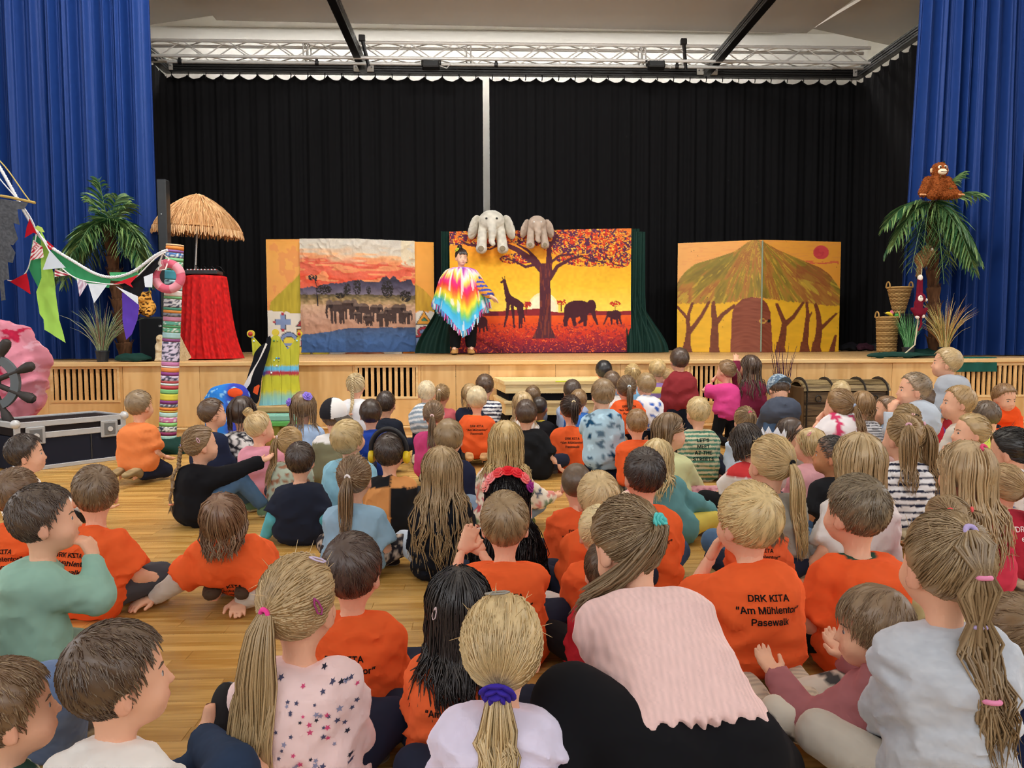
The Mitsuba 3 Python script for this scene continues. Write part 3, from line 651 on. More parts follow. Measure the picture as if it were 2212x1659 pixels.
    col = blot((0, .082, -.060), (.017, .02, .0075), g('lips', '#c26a62'), .8)
    col = col * (0.96 + .08 * meshkit.noise(V * 30, seed))[:, None]
    out.append(('body', cat(meshes), col, 'skin', True, None, None, None))
    if g('face'):
        for k in (1, -1):
            e = ellipsoid((0, 0, 0), (.0125 * hs,) * 3, 2); c = hl(.026 * k, .0585, -.006); look = unit(fh + rh * g('gaze', 0)); dd = e.vertices @ look / (.0125 * hs)
            ce = np.where((dd > .88)[:, None], lin('#120d0b'), np.where((dd > .70)[:, None], lin(g('iris', '#4d6470')), lin('#cfc6c0')))
            out.append(('eye', M(e.vertices + c, e.faces), ce, 'glossy', True, None, None, None))
            br = tube([hl(.012 * k, .0745, .010), hl(.027 * k, .0705, .0145), hl(.041 * k, .060, .010)], np.array([.002, .0026, .0012]) * hs, 5)
            out.append(('eyebrow', br, lin(g('hair_col', '#5d4733')) * .7, 'hair_fibre', True, None, None, None))
    # shirt
    sh = g('shirt', ('#dddddd', 'short')); t = g('loose', .012) * s; slv = sh[1]
    pr = torso(t)
    hemz = g('hem', .0)
    pr += [('c', Pv + r_ * .045 * s * k * fat + usp * .02, Pv + r_ * .05 * s * k * fat - usp * hemz * s, .076 * s * fat + t, (.080 * s * fat + t) * g('flare', 1.0), .04) for k in (1, -1)]
    for k in (1, -1):
        if slv == 'long': pr += [('c', S[k], E[k], .039 * s + t, .033 * s + t * .6, .03), ('k', E[k], Wd[k] + (E[k] - Wd[k]) * .06, .034 * s + t * .5, .026 * s + t * .25, .015)]
        elif slv == 'short': pr += [('k', S[k], S[k] + (E[k] - S[k]) * .80, .040 * s + t, .042 * s + t * 1.1, .03)]
        elif slv == 'elbow': pr += [('c', S[k], E[k], .040 * s + t, .040 * s + t, .03), ('k', E[k], E[k] + (Wd[k] - E[k]) * .15, .040 * s + t, .042 * s + t, .02)]
    nd = unit(N - usp * .0 - (N - usp * .05)); nd = unit(usp * .75 + f_ * .25)
    pr.append(('t', N - usp * .012 * s, nd, .046 * s, .0085 * s, .012))
    fS = Field(pr, q['hs_'], zmin=fl + .004)
    fS.wrinkle(g('fold', .016) * s, 6.5 / s, 9.0 / s, seed, Rb); fS.wrinkle(g('fold', .016) * .4 * s, 17.0 / s, 22.0 / s, seed + 31, Rb)
    if g('cut') is not None:
        G = np.stack(np.meshgrid(*fS.ax, indexing='ij'), -1) - Pv; an = np.arctan2(G @ nb, G @ rs); fS.D = np.maximum(fS.D, (g('cut') * s + .009 * np.sin(an * 26) - G @ usp).astype(np.float32))
    mS = fS.mesh(); V = mS.vertices
    loc = (V - Pv) @ np.stack([rs, unit(np.cross(usp, rs)), usp], 1) / s
    colS = pattern(sh[0], loc, V, seed)
    if len(sh) > 2:      # contrasting sleeves
        da = np.min([np.minimum(segdist(V, E[k], Wd[k]), segdist(V, S[k] + (E[k] - S[k]) * .62, E[k])) for k in (1, -1)], 0); colS = np.where((da < .046 * s + t)[:, None], lin(sh[2]), colS)
    rng2 = np.linalg.norm(np.abs(np.linalg.norm((V - N) - ((V - N) @ nd)[:, None] * nd, axis=1) - .046 * s)[:, None], axis=1)
    if g('collar'): colS = np.where(((np.linalg.norm(V - N, axis=1) < .064 * s))[:, None], lin(g('collar')), colS)
    out.append((g('shirt_name', 'shirt'), mS, colS, 'cloth', True, None, g('shirt_label'), None))
    if slv == 'layer' or g('under'):
        for k in (1, -1):
            fu = Field([('c', S[k] + (E[k] - S[k]) * .4, E[k], .034 * s + t * .5, .034 * s + t * .5, .02), ('k', E[k], Wd[k] + (E[k] - Wd[k]) * .05, .034 * s + t * .5, .028 * s + t * .3, .012)], q['hs_'], zmin=fl + .004); fu.wrinkle(.005 * s, 10 / s, 26 / s, seed + 3, Rb)
            out.append(('sleeve', fu.mesh(), lin(g('under')), 'cloth', True, None, None, None))
    # trousers
    tr = g('trousers', '#23283a')
    if tr:
        tp = legp(.010 * s, .012 * s, 'k') + [('c', Pv + r_ * .045 * s * k * fat, Pv + r_ * .05 * s * k * fat - np.array([0, 0, .015 * s]), .076 * s * fat, .078 * s * fat, .03) for k in (1, -1)]
        fT = Field(tp, q['ht'], zmin=fl + .003); fT.wrinkle(.004 * s, 9 / s, 12 / s, seed + 5, Rb); mT = fT.mesh()
        loc2 = (mT.vertices - Pv) @ Rb / s
        out.append((g('trousers_name', 'trousers'), mT, pattern(tr, loc2, mT.vertices, seed + 7), 'cloth', True, None, None, None))
    for k, nm in ((1, 'R'), (-1, 'L')):
        hip, K, A, tt, ss = LP[k]
        if g('socks'): out.append(('sock', tube([A + (K - A) * .28, A], [.034 * s * lg, .030 * s], 10), lin(g('socks')), 'cloth', True, None, None, None))
        if g('shoes', '#6b6156'):
            a = A + np.array([0, 0, max(0, fl + .064 * s - A[2])]) * (abs(unit(ss)[2] + 1) < .5)
            m, c = shoe(a, tt, ss, s, g('shoes', '#6b6156'), g('sole', '#b9aa8c'), q['hsh']); out.append(('shoe', m, c, 'cloth', True, None, None, None))
    # lettering and prints on the back
    bx, bz = rs, usp; bd = unit(np.cross(bz, bx)); ts = np.arange(-.24, .08, .004)      # bd points forward
    def project(tv, o, lift=.0035):
        base = o + tv[:, :1] * bx + tv[:, 1:2] * bz; Q = base[:, None] + ts[None, :, None] * bd
        ins = fS.at(Q) < 0; hit = ins.any(1); i = np.maximum(ins.argmax(1), 1); ii = np.arange(len(tv))
        d0, d1 = fS.at(Q[ii, i - 1]), fS.at(Q[ii, i]); t_ = ts[i - 1] + .004 * np.clip(d0 / np.maximum(d0 - d1, 1e-6), 0, 1)
        return base + (t_ - lift)[:, None] * bd, hit & (t_ < .03)
    if g('text'):
        tv, tf = lettering(g('text'), g('text_w', .178) * s, q['txt'])
        Vt, ok = project(tv + np.array([g('text_x', 0.0), 0]) * s, Pv + sp * g('text_z', .50))
        ok = ok[tf].all(1)
        if ok.any(): out.append((g('text_name', 'lettering'), M(Vt, tf[ok]), lin(g('text_col', '#141214')), 'cloth', False, None, None, None))
    for (kind, n, r, cols, zr) in g('prints', ()):
        vs, fs, cs, at = [], [], [], 0
        for i in range(n):
            c = np.array([rng.uniform(-.16, .16), rng.uniform(*zr)]) * s; k = 10 if kind == 'star' else 8; an = np.arange(k) * 2 * np.pi / k + rng.uniform(0, 6)
            rr = r * s * rng.uniform(.7, 1.2) * (np.where(np.arange(k) % 2, .45, 1) if kind == 'star' else 1 + .35 * rng.normal(0, 1, k) * (kind == 'blot'))
            vs.append(np.vstack([c, c + np.stack([np.cos(an), np.sin(an)], 1) * np.reshape(rr, (-1, 1))])); j = np.arange(k)
            fs.append(np.stack([j * 0, j + 1, (j + 1) % k + 1], 1) + at); at += k + 1; cs.append(np.tile(lin(cols[rng.integers(len(cols))]), (k + 1, 1)))
        tv, tf = np.vstack(vs), np.vstack(fs); Vt, ok = project(tv, Pv, .003); ok = ok[tf].all(1)
        if ok.any(): out.append(('print', M(Vt, tf[ok]), np.vstack(cs), 'cloth', False, None, None, None))
    ctx = dict(q=q, Hc=Hc, Rh=Rh, Rb=Rb, hs=hs, s=s, hl=hl, rng=rng, N=N, shirt=pr, usp=usp, fS=fS, S=S, Pv=Pv, nb=nb, E=E, Wd=Wd)
    hair(out, ctx)
    for fn in g('extra', ()): fn(out, ctx)
    return out

def segdist(P, a, b):
    ba = b - a; h = np.clip((P - a) @ ba / max(ba @ ba, 1e-12), 0, 1); return np.linalg.norm(P - a - h[:, None] * ba, axis=1)
_txt = {}
def lettering(lines, width, fine):
    key = (lines, fine)
    if key not in _txt:
        ms = []; y = 0
        for ln in lines.split('\n'):
            m = meshkit.text_mesh(ln, .06, .002, True); m = m.copy(); keep = m.face_normals[:, 2] > .9; m.update_faces(keep); m.remove_unreferenced_vertices()
            v = m.vertices.copy(); v[:, 2] = 0; v[:, 0] -= (v[:, 0].min() + v[:, 0].max()) / 2; v[:, 1] += y; y -= .108
            vv, ff = trimesh.remesh.subdivide_to_size(v, m.faces, fine)
            ms.append(M(vv, ff))
        m = cat(ms); v = m.vertices.copy(); w = v[:, 0].max() - v[:, 0].min(); v[:, 1] += .108; _txt[key] = (v / w, m.faces)
    v, f = _txt[key]; return v[:, :2] * width, f

# ---------------------------------------------------------------- patterns of cloth, in the wearer's own frame
def pattern(p, L, V, seed):
    if isinstance(p, str):
        c = lin(p); return c * (.96 + .08 * meshkit.noise(V * 60, seed))[:, None]
    k = p[0]; x, y, z = L.T; a = lin(p[1]); n = len(L); b = lin(p[2]) if len(p) > 2 else a
    if k == 'stripes': m = (np.sin(2 * np.pi * z / p[3]) > p[4])
    elif k == 'speck': m = meshkit.noise(V * p[3], seed) > p[4]
    elif k == 'melange': return a + (b - a) * meshkit.fbm(V * np.array([60, 60, 160]), 2, seed)[:, None]
    elif k == 'split': m = z < p[3]
    elif k == 'denim': return a + (b - a) * (meshkit.fbm(V * 14, 3, seed) * .7 + .3 * meshkit.noise(V * 120, seed))[:, None]
    elif k == 'dots' or k == 'stars' or k == 'print':
        g = p[3]; q = np.stack([x, y * .6, z], 1) / g; i = np.floor(q[:, [0, 2]]); h = np.abs(np.sin(i[:, 0] * 12.9898 + i[:, 1] * 78.233 + seed) * 43758.5453) % 1; h2 = (h * 97.31) % 1
        ctr = i + .5 + (np.stack([h, h2], 1) - .5) * .5; d = q[:, [0, 2]] - ctr; r = np.linalg.norm(d, axis=1); an = np.arctan2(d[:, 1], d[:, 0]) + h * 6
        rad = p[4] * (.6 + .7 * h2)
        if k == 'stars': rad = rad * (1 + .45 * np.cos(5 * an)) * .8
        if k == 'print': rad = rad * (1 + .4 * np.cos(4 * an) + .2 * np.cos(7 * an))
        m = r < rad
        if len(p) > 5:
            pal = np.array([lin(c) for c in p[5]]); b = pal[(h * 1000).astype(int) % len(pal)]
    elif k == 'tiedye': m = meshkit.fbm(V * p[3], 3, seed) > p[4]
    elif k == 'blocks': m = (x > .02) ^ (z < .2)
    else: m = np.zeros(n, bool)
    return np.where(m[:, None], b, a)
# ---------------------------------------------------------------- hair and what is worn on it
def fib(n):
    i = np.arange(n) + .5; ph = np.arccos(1 - 2 * i / n); th = np.pi * (1 + 5 ** .5) * i
    return np.stack([np.cos(th) * np.sin(ph), np.sin(th) * np.sin(ph), np.cos(ph)], 1)
def nrm(v): return v / np.maximum(np.linalg.norm(v, axis=-1, keepdims=True), 1e-9)
def scp(d, e): return SKULL_C + d * (SKULL_R + np.asarray(e)[..., None])
def over(p, lift=0.0): return p[..., 2] - lift - np.interp(p[..., 1], HLY, HLZ)
def pushout(ctx, P, m):
    f = ctx['fS']; d = f.at(P); h = .006
    g = np.stack([f.at(P + np.array([h, 0, 0])) - f.at(P - np.array([h, 0, 0])), f.at(P + np.array([0, h, 0])) - f.at(P - np.array([0, h, 0])), f.at(P + np.array([0, 0, h])) - f.at(P - np.array([0, 0, h]))], -1)
    return P + nrm(g) * np.clip(m - d, 0, .12)[..., None]
def skullout(ctx, P, m=.004):
    q = (P - ctx['Hc']) @ ctx['Rh'] / ctx['hs'] - SKULL_C; k = np.linalg.norm(q / (SKULL_R + ctx['e0'] + m), axis=-1, keepdims=True); return ctx['Hc'] + ((q / np.minimum(np.maximum(k, 1e-6), 1) + SKULL_C) * ctx['hs']) @ ctx['Rh'].T
def shade(c, rng, n, amp=.32, warm=None):
    k = 1 + amp * rng.normal(0, 1, (n, 1)).clip(-1.6, 1.8)
    cc = c * np.maximum(k, .25)
    if warm is not None: cc = cc + (warm - cc) * (rng.random((n, 1)) < .22) * .5
    return cc
_ico = {}
def ico(sub):
    if sub not in _ico: _ico[sub] = trimesh.creation.icosphere(subdivisions=sub)
    return _ico[sub]
def hair(out, ctx):
    q, rng, hs, Hc, Rh = ctx['q'], ctx['rng'], ctx['hs'], ctx['Hc'], ctx['Rh']
    kind, col = q['hair'][:2]; o = q['hair'][2] if len(q['hair']) > 2 else {}
    c0 = lin(col); light = c0 + (lin('#e6d3ac') - c0) * min(.4, 3.0 * c0.mean()); dens = q['dens']; W = lambda p: Hc + (p * hs) @ Rh.T
    seed = q['seed']
    T = unit(o.get('tie', (0, -.95, .15))); wh = unit(o.get('whorl', (.12 * (1 if seed % 2 else -1), -.62, .75)))
    pull = kind in ('pony', 'braid', 'bun', 'bubble', 'pigs')
    e0 = o.get('e', {'buzz': .0045, 'short': .010, 'curly': .014}.get(kind, .009 if pull else .013))
    ctx['e0'] = e0
    I = ico(4 if q['depth'] < 4.2 else 3); d = I.vertices; p0 = scp(d, np.zeros(len(d)))
    lift = o.get('lift', 0.0); f = np.clip((over(p0, lift) + .010) / .020, 0, 1); f = f * f * (3 - 2 * f)
    ax = T if pull else wh if kind in ('short', 'buzz', 'curly') else unit((0, -.25, 1))
    u = unit(np.cross(ax, [0.3, .2, .9])); v = np.cross(ax, u); ph = np.arctan2(d @ v, d @ u); th = np.arccos(np.clip(d @ ax, -1, 1))
    K = 9.0; nz = meshkit.noise(np.stack([np.cos(ph) * K, np.sin(ph) * K, th * 2.0], 1), seed); n2 = meshkit.noise(np.stack([np.cos(ph) * K * .3, np.sin(ph) * K * .3, th * 1.5], 1), seed + 1)
    lump_ = (meshkit.noise(d * 11, seed) - .5) * .012 if kind == 'curly' else (nz - .5) * (.006 if kind != 'buzz' else .001)
    e = -.008 + (e0 + .008) * f + lump_ * f
    if kind == 'buzz': col_c = c0 * (.8 + .4 * meshkit.noise(d * 60, seed))[:, None]
    else: col_c = c0 * (.72 + .5 * nz)[:, None] * (.85 + .3 * n2)[:, None]
    if o.get('fade'): k = sst(.0, .06, over(p0, -.01) - .035); sk = lin(SK.get(q.get('skin', 'fair'), '#dda37f')); col_c = mixc(c0 * .55 + sk * .3, col_c, k)
    cap = M(W(scp(d, e)), I.faces)
    Ms, Cs, Ns = [], [], []
    def add(P, r, c, sides=3):
        m, cc, n = strands(P, r, c, sides); Ms.append(m); Cs.append(cc); Ns.append(n)
    up = np.array([0, 0, 1.0])
    if kind in ('short', 'curly', 'buzz') and dens > 0:
        n = int({'short': 1500, 'curly': 800, 'buzz': 0}[kind] * dens)
        if n:
            R = fib(int(n * 2.0)); keep = over(scp(R, np.zeros(len(R))), lift + .002) > 0; R = R[keep] + rng.normal(0, .02, (keep.sum(), 3)); R = nrm(R); n = len(R)
            L = o.get('len', .030) * (.7 + .6 * rng.random(n)); m = 4; D = [R]; sw = o.get('swirl', .35)
            for j in range(m - 1):
                x = D[-1]; t = nrm(x * (x @ wh)[:, None] - wh); t = nrm(t + np.cross(x, t) * sw * (1 if seed % 2 else -1) + rng.normal(0, .22 if kind == 'short' else .8, (n, 3)))
                D.append(nrm(x + t * (L / (m - 1) / .085)[:, None]))
            D = np.stack(D, 1); lf = o.get('lift_end', .006)
            E = e0 * .75 + (rng.random((n, 1)) * .5 + .5) * lf * np.linspace(0, 1, m)[None] ** 1.2
            P = scp(D, E); r = (.0021 * np.array([1, 1, .8, .25]))[None] * (.7 + .6 * rng.random((n, 1)))
            add(W(P), r * hs * o.get('thick', 1.15), shade(c0, rng, n, .15, light))
    elif pull or kind in ('long', 'bob', 'half'):
        if pull:
            ties = [T] if kind != 'pigs' else [unit((.55, -.62, .5)), unit((-.55, -.62, .5))]
            n = int(620 * dens); R = fib(n * 2); keep = over(scp(R, np.zeros(len(R))), lift + .001) > 0; R = R[keep]; n = len(R)
            TT = np.array(ties)[np.argmax(R @ np.array(ties).T, 1)]; m = 5; D = []
            for tt in np.linspace(0, .97, m): D.append(nrm(R * (1 - tt) + TT * tt + 1e-6))
            D = np.stack(D, 1); E = e0 * .7 + .004 * rng.random((n, 1)) + .004 * np.sin(np.linspace(0, np.pi, m))[None]
            r = (.0025 * np.array([.5, 1, 1, 1, .8]))[None] * (.7 + .6 * rng.random((n, 1)))
            add(W(scp(D, E)), r * hs, shade(c0, rng, n, .15, light))
        if kind in ('long', 'bob', 'half'):
            n = int(o.get('n', 420) * 1.55 * dens); Lh = o.get('L', .30 if kind != 'bob' else .13)
            az = rng.uniform(-np.pi, np.pi, n); el = np.arcsin(rng.uniform(.0, 1, n)) * .97
            sg = np.where(az > 0, 1, -1); fr = np.radians(o.get('front', 72)); m1, m2 = 4, 5; P = []
            azt = sg * np.maximum(np.abs(az), fr + rng.uniform(0, .3, n)); e = e0 * (.8 + .6 * rng.random(n))
            for tt in np.linspace(0, 1, m1):
                E_ = el + (-.30 - el) * tt; A = az + (azt - az) * min(1, tt * 1.3)
                P.append(scp(np.stack([np.cos(E_) * np.sin(A), np.cos(E_) * np.cos(A), np.sin(E_)], 1), e + .006 * tt))
            X = W(np.stack(P, 1)); LL = Lh * (.84 + .22 * rng.random(n)) * hs; Q = [X[:, -1]]; back = -(Rh @ np.array([0, 1, 0])); back = back * np.array([1, 1, 0])
            rt = Rh @ np.array([1.0, 0, 0]); wav = o.get('wave', .004); p1 = rng.uniform(0, 6, n)
            cen = Hc + back * .02
            for j in range(1, m2 + 1):
                x = Q[-1] + np.array([0, 0, -1.0]) * (LL / m2)[:, None] + back * .004 + rt * (np.sin(p1 + j * 1.7) * wav)[:, None] + rng.normal(0, .0013, (n, 3))
                x[:, :2] += (cen[:2] - x[:, :2]) * o.get('gather', .03)
                Q.append(x)
            Q = skullout(ctx, np.stack(Q[1:], 1), .002); Q = pushout(ctx, Q, (.004 + .022 * rng.random(n))[:, None] * hs); P = np.concatenate([X, Q], 1); m = m1 + m2
            r = np.interp(np.arange(m) / (m - 1), [0, .15, .7, .9, 1], [.4, 1, 1, .7, .2]) * .0040 * o.get('thick', 1)
            add(P, r[None] * (.6 + .7 * rng.random((n, 1))) * hs, shade(c0, rng, n, .15, light))
        tails = []
        if kind in ('pony', 'bubble', 'half'): tails = [T]
        if kind == 'pigs': tails = [unit((.55, -.62, .5)), unit((-.55, -.62, .5))]
        for Tk in tails:
            n = int(o.get('nt', 110 if kind == 'pony' else 90) * 1.8 * dens) + 24; L = o.get('L', .24) * hs; od = Rh @ unit(Tk * np.array([1, 1, .5])); sd = np.cross(od, up); sd = unit(sd)
            b = W(scp(Tk, e0 + .004)); m = 9; ts = np.linspace(0, 1, m); swing = np.array(o.get('swing', (0, 0, 0)), float) if kind != 'half' else np.zeros(3)
            Lk = L if kind != 'half' else L * .6
            ce = b + np.outer(np.minimum(ts * 3, 1) ** .7, od) * .028 * hs + np.outer(ts ** 1.25, -up) * Lk + np.outer(ts ** 1.5, swing)
            wd = o.get('w', .026) * hs * np.interp(ts, [0, .08, .4, .8, 1], [.35, .6, 1, .75, .3]) * (.6 if kind == 'half' else 1)
            if kind == 'bubble': wd = o.get('w', .03) * hs * (.35 + .75 * np.abs(np.sin(np.pi * ts * o.get('bub', 3)))) * np.interp(ts, [0, .8, 1], [1, 1, .6])
            a = rng.uniform(0, 2 * np.pi, n); rr = np.sqrt(rng.random(n)); ll = .8 + .25 * rng.random(n)
            P = ce[None] + (np.cos(a) * rr)[:, None, None] * wd[None, :, None] * sd + (np.sin(a) * rr)[:, None, None] * wd[None, :, None] * od * .7
            P = P + rng.normal(0, .0016, (n, 1, 3)) * np.arange(m)[None, :, None] * .5
            P[:, :, 2] += (1 - ll)[:, None] * Lk * ts[None] ** 2
            P[:, 1:] = skullout(ctx, P[:, 1:], .002 + .012 * rng.random((n, 1, 1))); P[:, 2:] = pushout(ctx, P[:, 2:], (.004 + .018 * rng.random(n))[:, None])
            r = np.interp(ts, [0, .2, .7, .92, 1], [.6, 1, 1, .6, .15]) * .0034 * o.get('thick', 1)
            add(P, r[None] * (.6 + .7 * rng.random((n, 1))) * hs, shade(c0, rng, n, .15, light))
            out.append(('hair_tie', mv2(torus(.010 * hs, .0055 * hs), b + od * .002, od), lin(o.get('tiecol', '#d8c6c0')), 'cloth', True, None, None, None))
            if kind == 'bubble':
                for i, tc in enumerate(o.get('ties', ())):
                    kx = (i + 1) / (len(o['ties']) + 1) if 'at' not in o else o['at'][i]; c_ = np.array([np.interp(kx, ts, ce[:, j]) for j in range(3)]); c_ = pushout(ctx, skullout(ctx, c_[None], .010), np.array([.014]))[0]
                    out.append(('hair_tie', mv2(torus(.013 * hs, .005 * hs), c_, unit(od * .2 - up)), lin(tc), 'cloth', True, None, None, None))
        if kind == 'braid':
            L = o.get('L', .26) * hs; od = Rh @ unit(T * np.array([1, 1, .4])); sd = unit(np.cross(od, up)); b = W(scp(T, e0)); m = 46; ts = np.linspace(0, 1, m); sw_ = np.array(o.get('swing', (0, 0, 0)), float)
            ce = b + np.outer(np.minimum(ts * 3, 1) ** .7, od) * .020 * hs + np.outer(ts ** 1.1, -up) * L + np.outer(ts ** 1.3, sw_); ce = pushout(ctx, skullout(ctx, ce, .010), np.full(m, .014)); am = .011 * hs * np.interp(ts, [0, .1, .8, 1], [.8, 1, .8, .5])
            for k in range(3):
                w = ts * o.get('turns', 5) * 2 * np.pi + k * 2 * np.pi / 3
                P = ce + (np.sin(w) * am)[:, None] * sd + (np.sin(2 * w) * am * .55)[:, None] * od
                sub = []
                for j in range(7):
                    aa = j * 2 * np.pi / 6; sub.append(P + ((np.cos(aa) * sd + np.sin(aa) * od) * (.0052 * hs if j < 6 else 0)) * np.interp(ts, [0, .8, 1], [1, .8, .5])[:, None])
                add(np.array(sub), np.tile((.0042 * hs * np.interp(ts, [0, .8, 1], [1, .8, .6]))[None], (7, 1)), shade(c0, rng, 7, .22, light), 5)
            n = 16; P = ce[-1] + np.linspace(0, 1, 4)[None, :, None] * (-up * .05 * hs + rng.normal(0, .008, (n, 3)))[:, None]
            add(P, np.tile([[.004, .004, .003, .0008]], (n, 1)) * hs, shade(c0, rng, n, .2, light))
            out.append(('hair_tie', mv2(torus(.011 * hs, .005 * hs), ce[-1], np.array([0, 0, 1.0])), lin(o.get('tiecol', '#e8a07a')), 'cloth', True, None, None, None))
        if kind == 'bun':
            b = W(scp(T, e0 + .022)); od = Rh @ T; n = int(70 * dens) + 24; a = rng.uniform(0, 2 * np.pi, n); x = unit(np.cross(od, [.2, .3, 1])); y = np.cross(od, x); rr = .030 * hs
            tt = np.linspace(0, 1.2 * np.pi, 10); fi = rng.uniform(-.9, .9, n)
            P = b + rr * ((np.cos(a[:, None] + tt) * np.cos(fi)[:, None])[..., None] * x + (np.sin(a[:, None] + tt) * np.cos(fi)[:, None])[..., None] * y + np.sin(fi)[:, None, None] * od)
            add(P, np.tile((.0055 * hs * np.interp(np.arange(10), [0, 2, 7, 9], [.3, 1, 1, .3]))[None], (n, 1)), shade(c0, rng, n, .22, light))
            s_ = ellipsoid(b, (rr * .97,) * 3, 2); Ms.append(s_); Cs.append(np.tile(c0 * .8, (len(s_.vertices), 1))); Ns.append(np.array(s_.vertex_normals))
        # a few loose hairs
        if q['depth'] < 4.5 and pull:
            n = 26; R = nrm(fib(400)[rng.integers(0, 160, n)] + rng.normal(0, .1, (n, 3))); P = scp(R, np.full(n, e0))[:, None] + np.linspace(0, 1, 4)[None, :, None] * (R * .012 + rng.normal(0, .012, (n, 3)))[:, None]
            add(W(P), np.tile([[.0008, .0008, .0007, .0003]], (n, 1)) * hs, shade(light, rng, n, .1))
    Nn = np.array(cap.vertex_normals)
    V = cat([cap] + Ms) if Ms else cap
    out.append(('hair', V, np.vstack([col_c] + Cs), 'hair_fibre', True, np.vstack([Nn] + Ns), None, None))
def torus(R, r, n=16, k=7):
    a = np.linspace(0, 2 * np.pi, n + 1); return tube(np.stack([np.cos(a) * R, np.sin(a) * R, a * 0], 1), r, k, cap=False)
def mv2(m, c, z):
    z = unit(z); x = unit(np.cross([0.31, .2, .9], z)); m = m.copy(); m.vertices = m.vertices @ np.stack([x, np.cross(z, x), z]) + c; return m
def on_head(ctx, d, e=.004):
    d = unit(d); p = ctx['Hc'] + ctx['Rh'] @ (scp(d, ctx['e0'] + e) * ctx['hs']); return p, ctx['Rh'] @ d
# accessories: each returns a function (out, ctx)
def clip(d, col, L=.03, name='hair_clip', along=(0, .4, -1)):
    def fn(out, ctx):
        p, n = on_head(ctx, d); a = ctx['Rh'] @ np.array(along, float); a = unit(a - n * (a @ n)); b = np.cross(n, a); h = ctx['hs']
        loop = [p + n * .004 * h + a * x * L * h + b * y * h for x, y in ((-.5, 0), (-.2, .005), (.3, .006), (.5, 0), (.3, -.006), (-.2, -.005), (-.5, 0))]
        out.append((name, tube(loop, .0022 * h, 6), lin(col), 'plastic', True, None, None, None))
    return fn
def flower(d, col, r=.022, name='hair_flower', col2=None):
    def fn(out, ctx):
        p, n = on_head(ctx, d, .008); out.append((name,) + rose(p, n, r * ctx['hs'], col, ctx['rng'], col2) + ('cloth', True, None, None, None))
    return fn
def rose(p, n, r, col, rng, col2=None):
    ms, cs = [], []; x = unit(np.cross(n, [.3, .1, .9])); y = np.cross(n, x); a, b = lin(col), lin(col2 or col)
    for ring, k in ((1.0, 6), (.68, 5), (.36, 4)):
        for i in range(k):
            t = 2 * np.pi * (i + rng.random() * .3) / k + ring; u_ = x * math.cos(t) + y * math.sin(t)
            m = ellipsoid((0, 0, 0), (r * .50 * (.6 + ring * .4), r * .16, r * .42), 1); z = unit(n * (1.1 - ring * .6) + u_ * ring); w = unit(np.cross(n, u_)); yy = np.cross(z, w)
            m.vertices = m.vertices @ np.stack([w, yy, z]) + p + u_ * r * .62 * ring + n * r * (.55 - .4 * ring); ms.append(m); cs.append(np.tile(a + (b - a) * rng.random(), (len(m.vertices), 1)))
    return cat(ms), np.vstack(cs)
def cap_hat(col, front, brim_az=0.0, brimcol=None, tilt=0.0, pat=None):
    def fn(out, ctx):
        h, Hc, Rh = ctx['hs'], ctx['Hc'], ctx['Rh']; I = ico(4); d = I.vertices; low = -.005
        e = np.full(len(d), .017); p = scp(d, e); keep = p[:, 2] > low; p[:, 2] = np.maximum(p[:, 2], low); az = np.arctan2(d[:, 0], d[:, 1])
        c = np.where((np.abs((az - brim_az + np.pi) % (2 * np.pi) - np.pi) < .95)[:, None], lin(front), lin(col))
        if pat: c = np.where((meshkit.noise(d * 9, 3) > .55)[:, None], lin(pat), c)
        out.append(('cap', M(Hc + (p * h) @ Rh.T, I.faces), c, 'cloth', True, None, None, None))
        u_, v_ = np.meshgrid(np.linspace(-1, 1, 13), np.linspace(0, 1, 5), indexing='ij'); A = brim_az + u_ * .75
        r0 = np.stack([np.sin(A) * .088, np.cos(A) * .103 - .012, A * 0 + .004], -1); r1 = r0 + np.stack([np.sin(A * 0 + brim_az) * .062 * (1 - .45 * u_ ** 2), np.cos(A * 0 + brim_az) * .062 * (1 - .45 * u_ ** 2), -.012 - .012 * u_ ** 2], -1)
        P = r0 + (r1 - r0) * v_[..., None]; P = np.concatenate([P, P[:, ::-1] - np.array([0, 0, .004])], 1)
        nu, nv = P.shape[:2]; i, j = np.meshgrid(np.arange(nu - 1), np.arange(nv), indexing='ij'); k = (j + 1) % nv; qd = np.stack([i * nv + j, i * nv + k, (i + 1) * nv + k, (i + 1) * nv + j], -1).reshape(-1, 4)
        out.append(('cap_brim', M(Hc + (P.reshape(-1, 3) * h) @ Rh.T, np.vstack([qd[:, [0, 1, 2]], qd[:, [0, 2, 3]]])), lin(brimcol or front), 'cloth', True, None, None, None))
    return fn
def headphones(out, ctx):
    h = ctx['hs']; H = lambda P: ctx['Hc'] + (np.array(P) * h) @ ctx['Rh'].T; a = np.linspace(-1.75, 1.75, 20)
    band = H(np.stack([np.sin(a) * .096, a * 0 - .015, .022 + np.cos(a) * .112], 1)); out.append(('headband', tube(band, .009 * h, 8, flat=1.6), lin('#1d1d1f'), 'plastic', True, None, None, None))
    for k in (1, -1):
        m = lathe([(.001, -.014), (.030, -.014), (.036, -.004), (.036, .006), (.028, .014), (.001, .016)], 18); m.apply_scale(h)
        out.append(('ear_cup', mv2(m, H([(.095 * k, -.014, -.016)])[0], ctx['Rh'] @ np.array([k, 0, 0.0])), lin('#e3c21d'), 'plastic', 40, None, None, None))
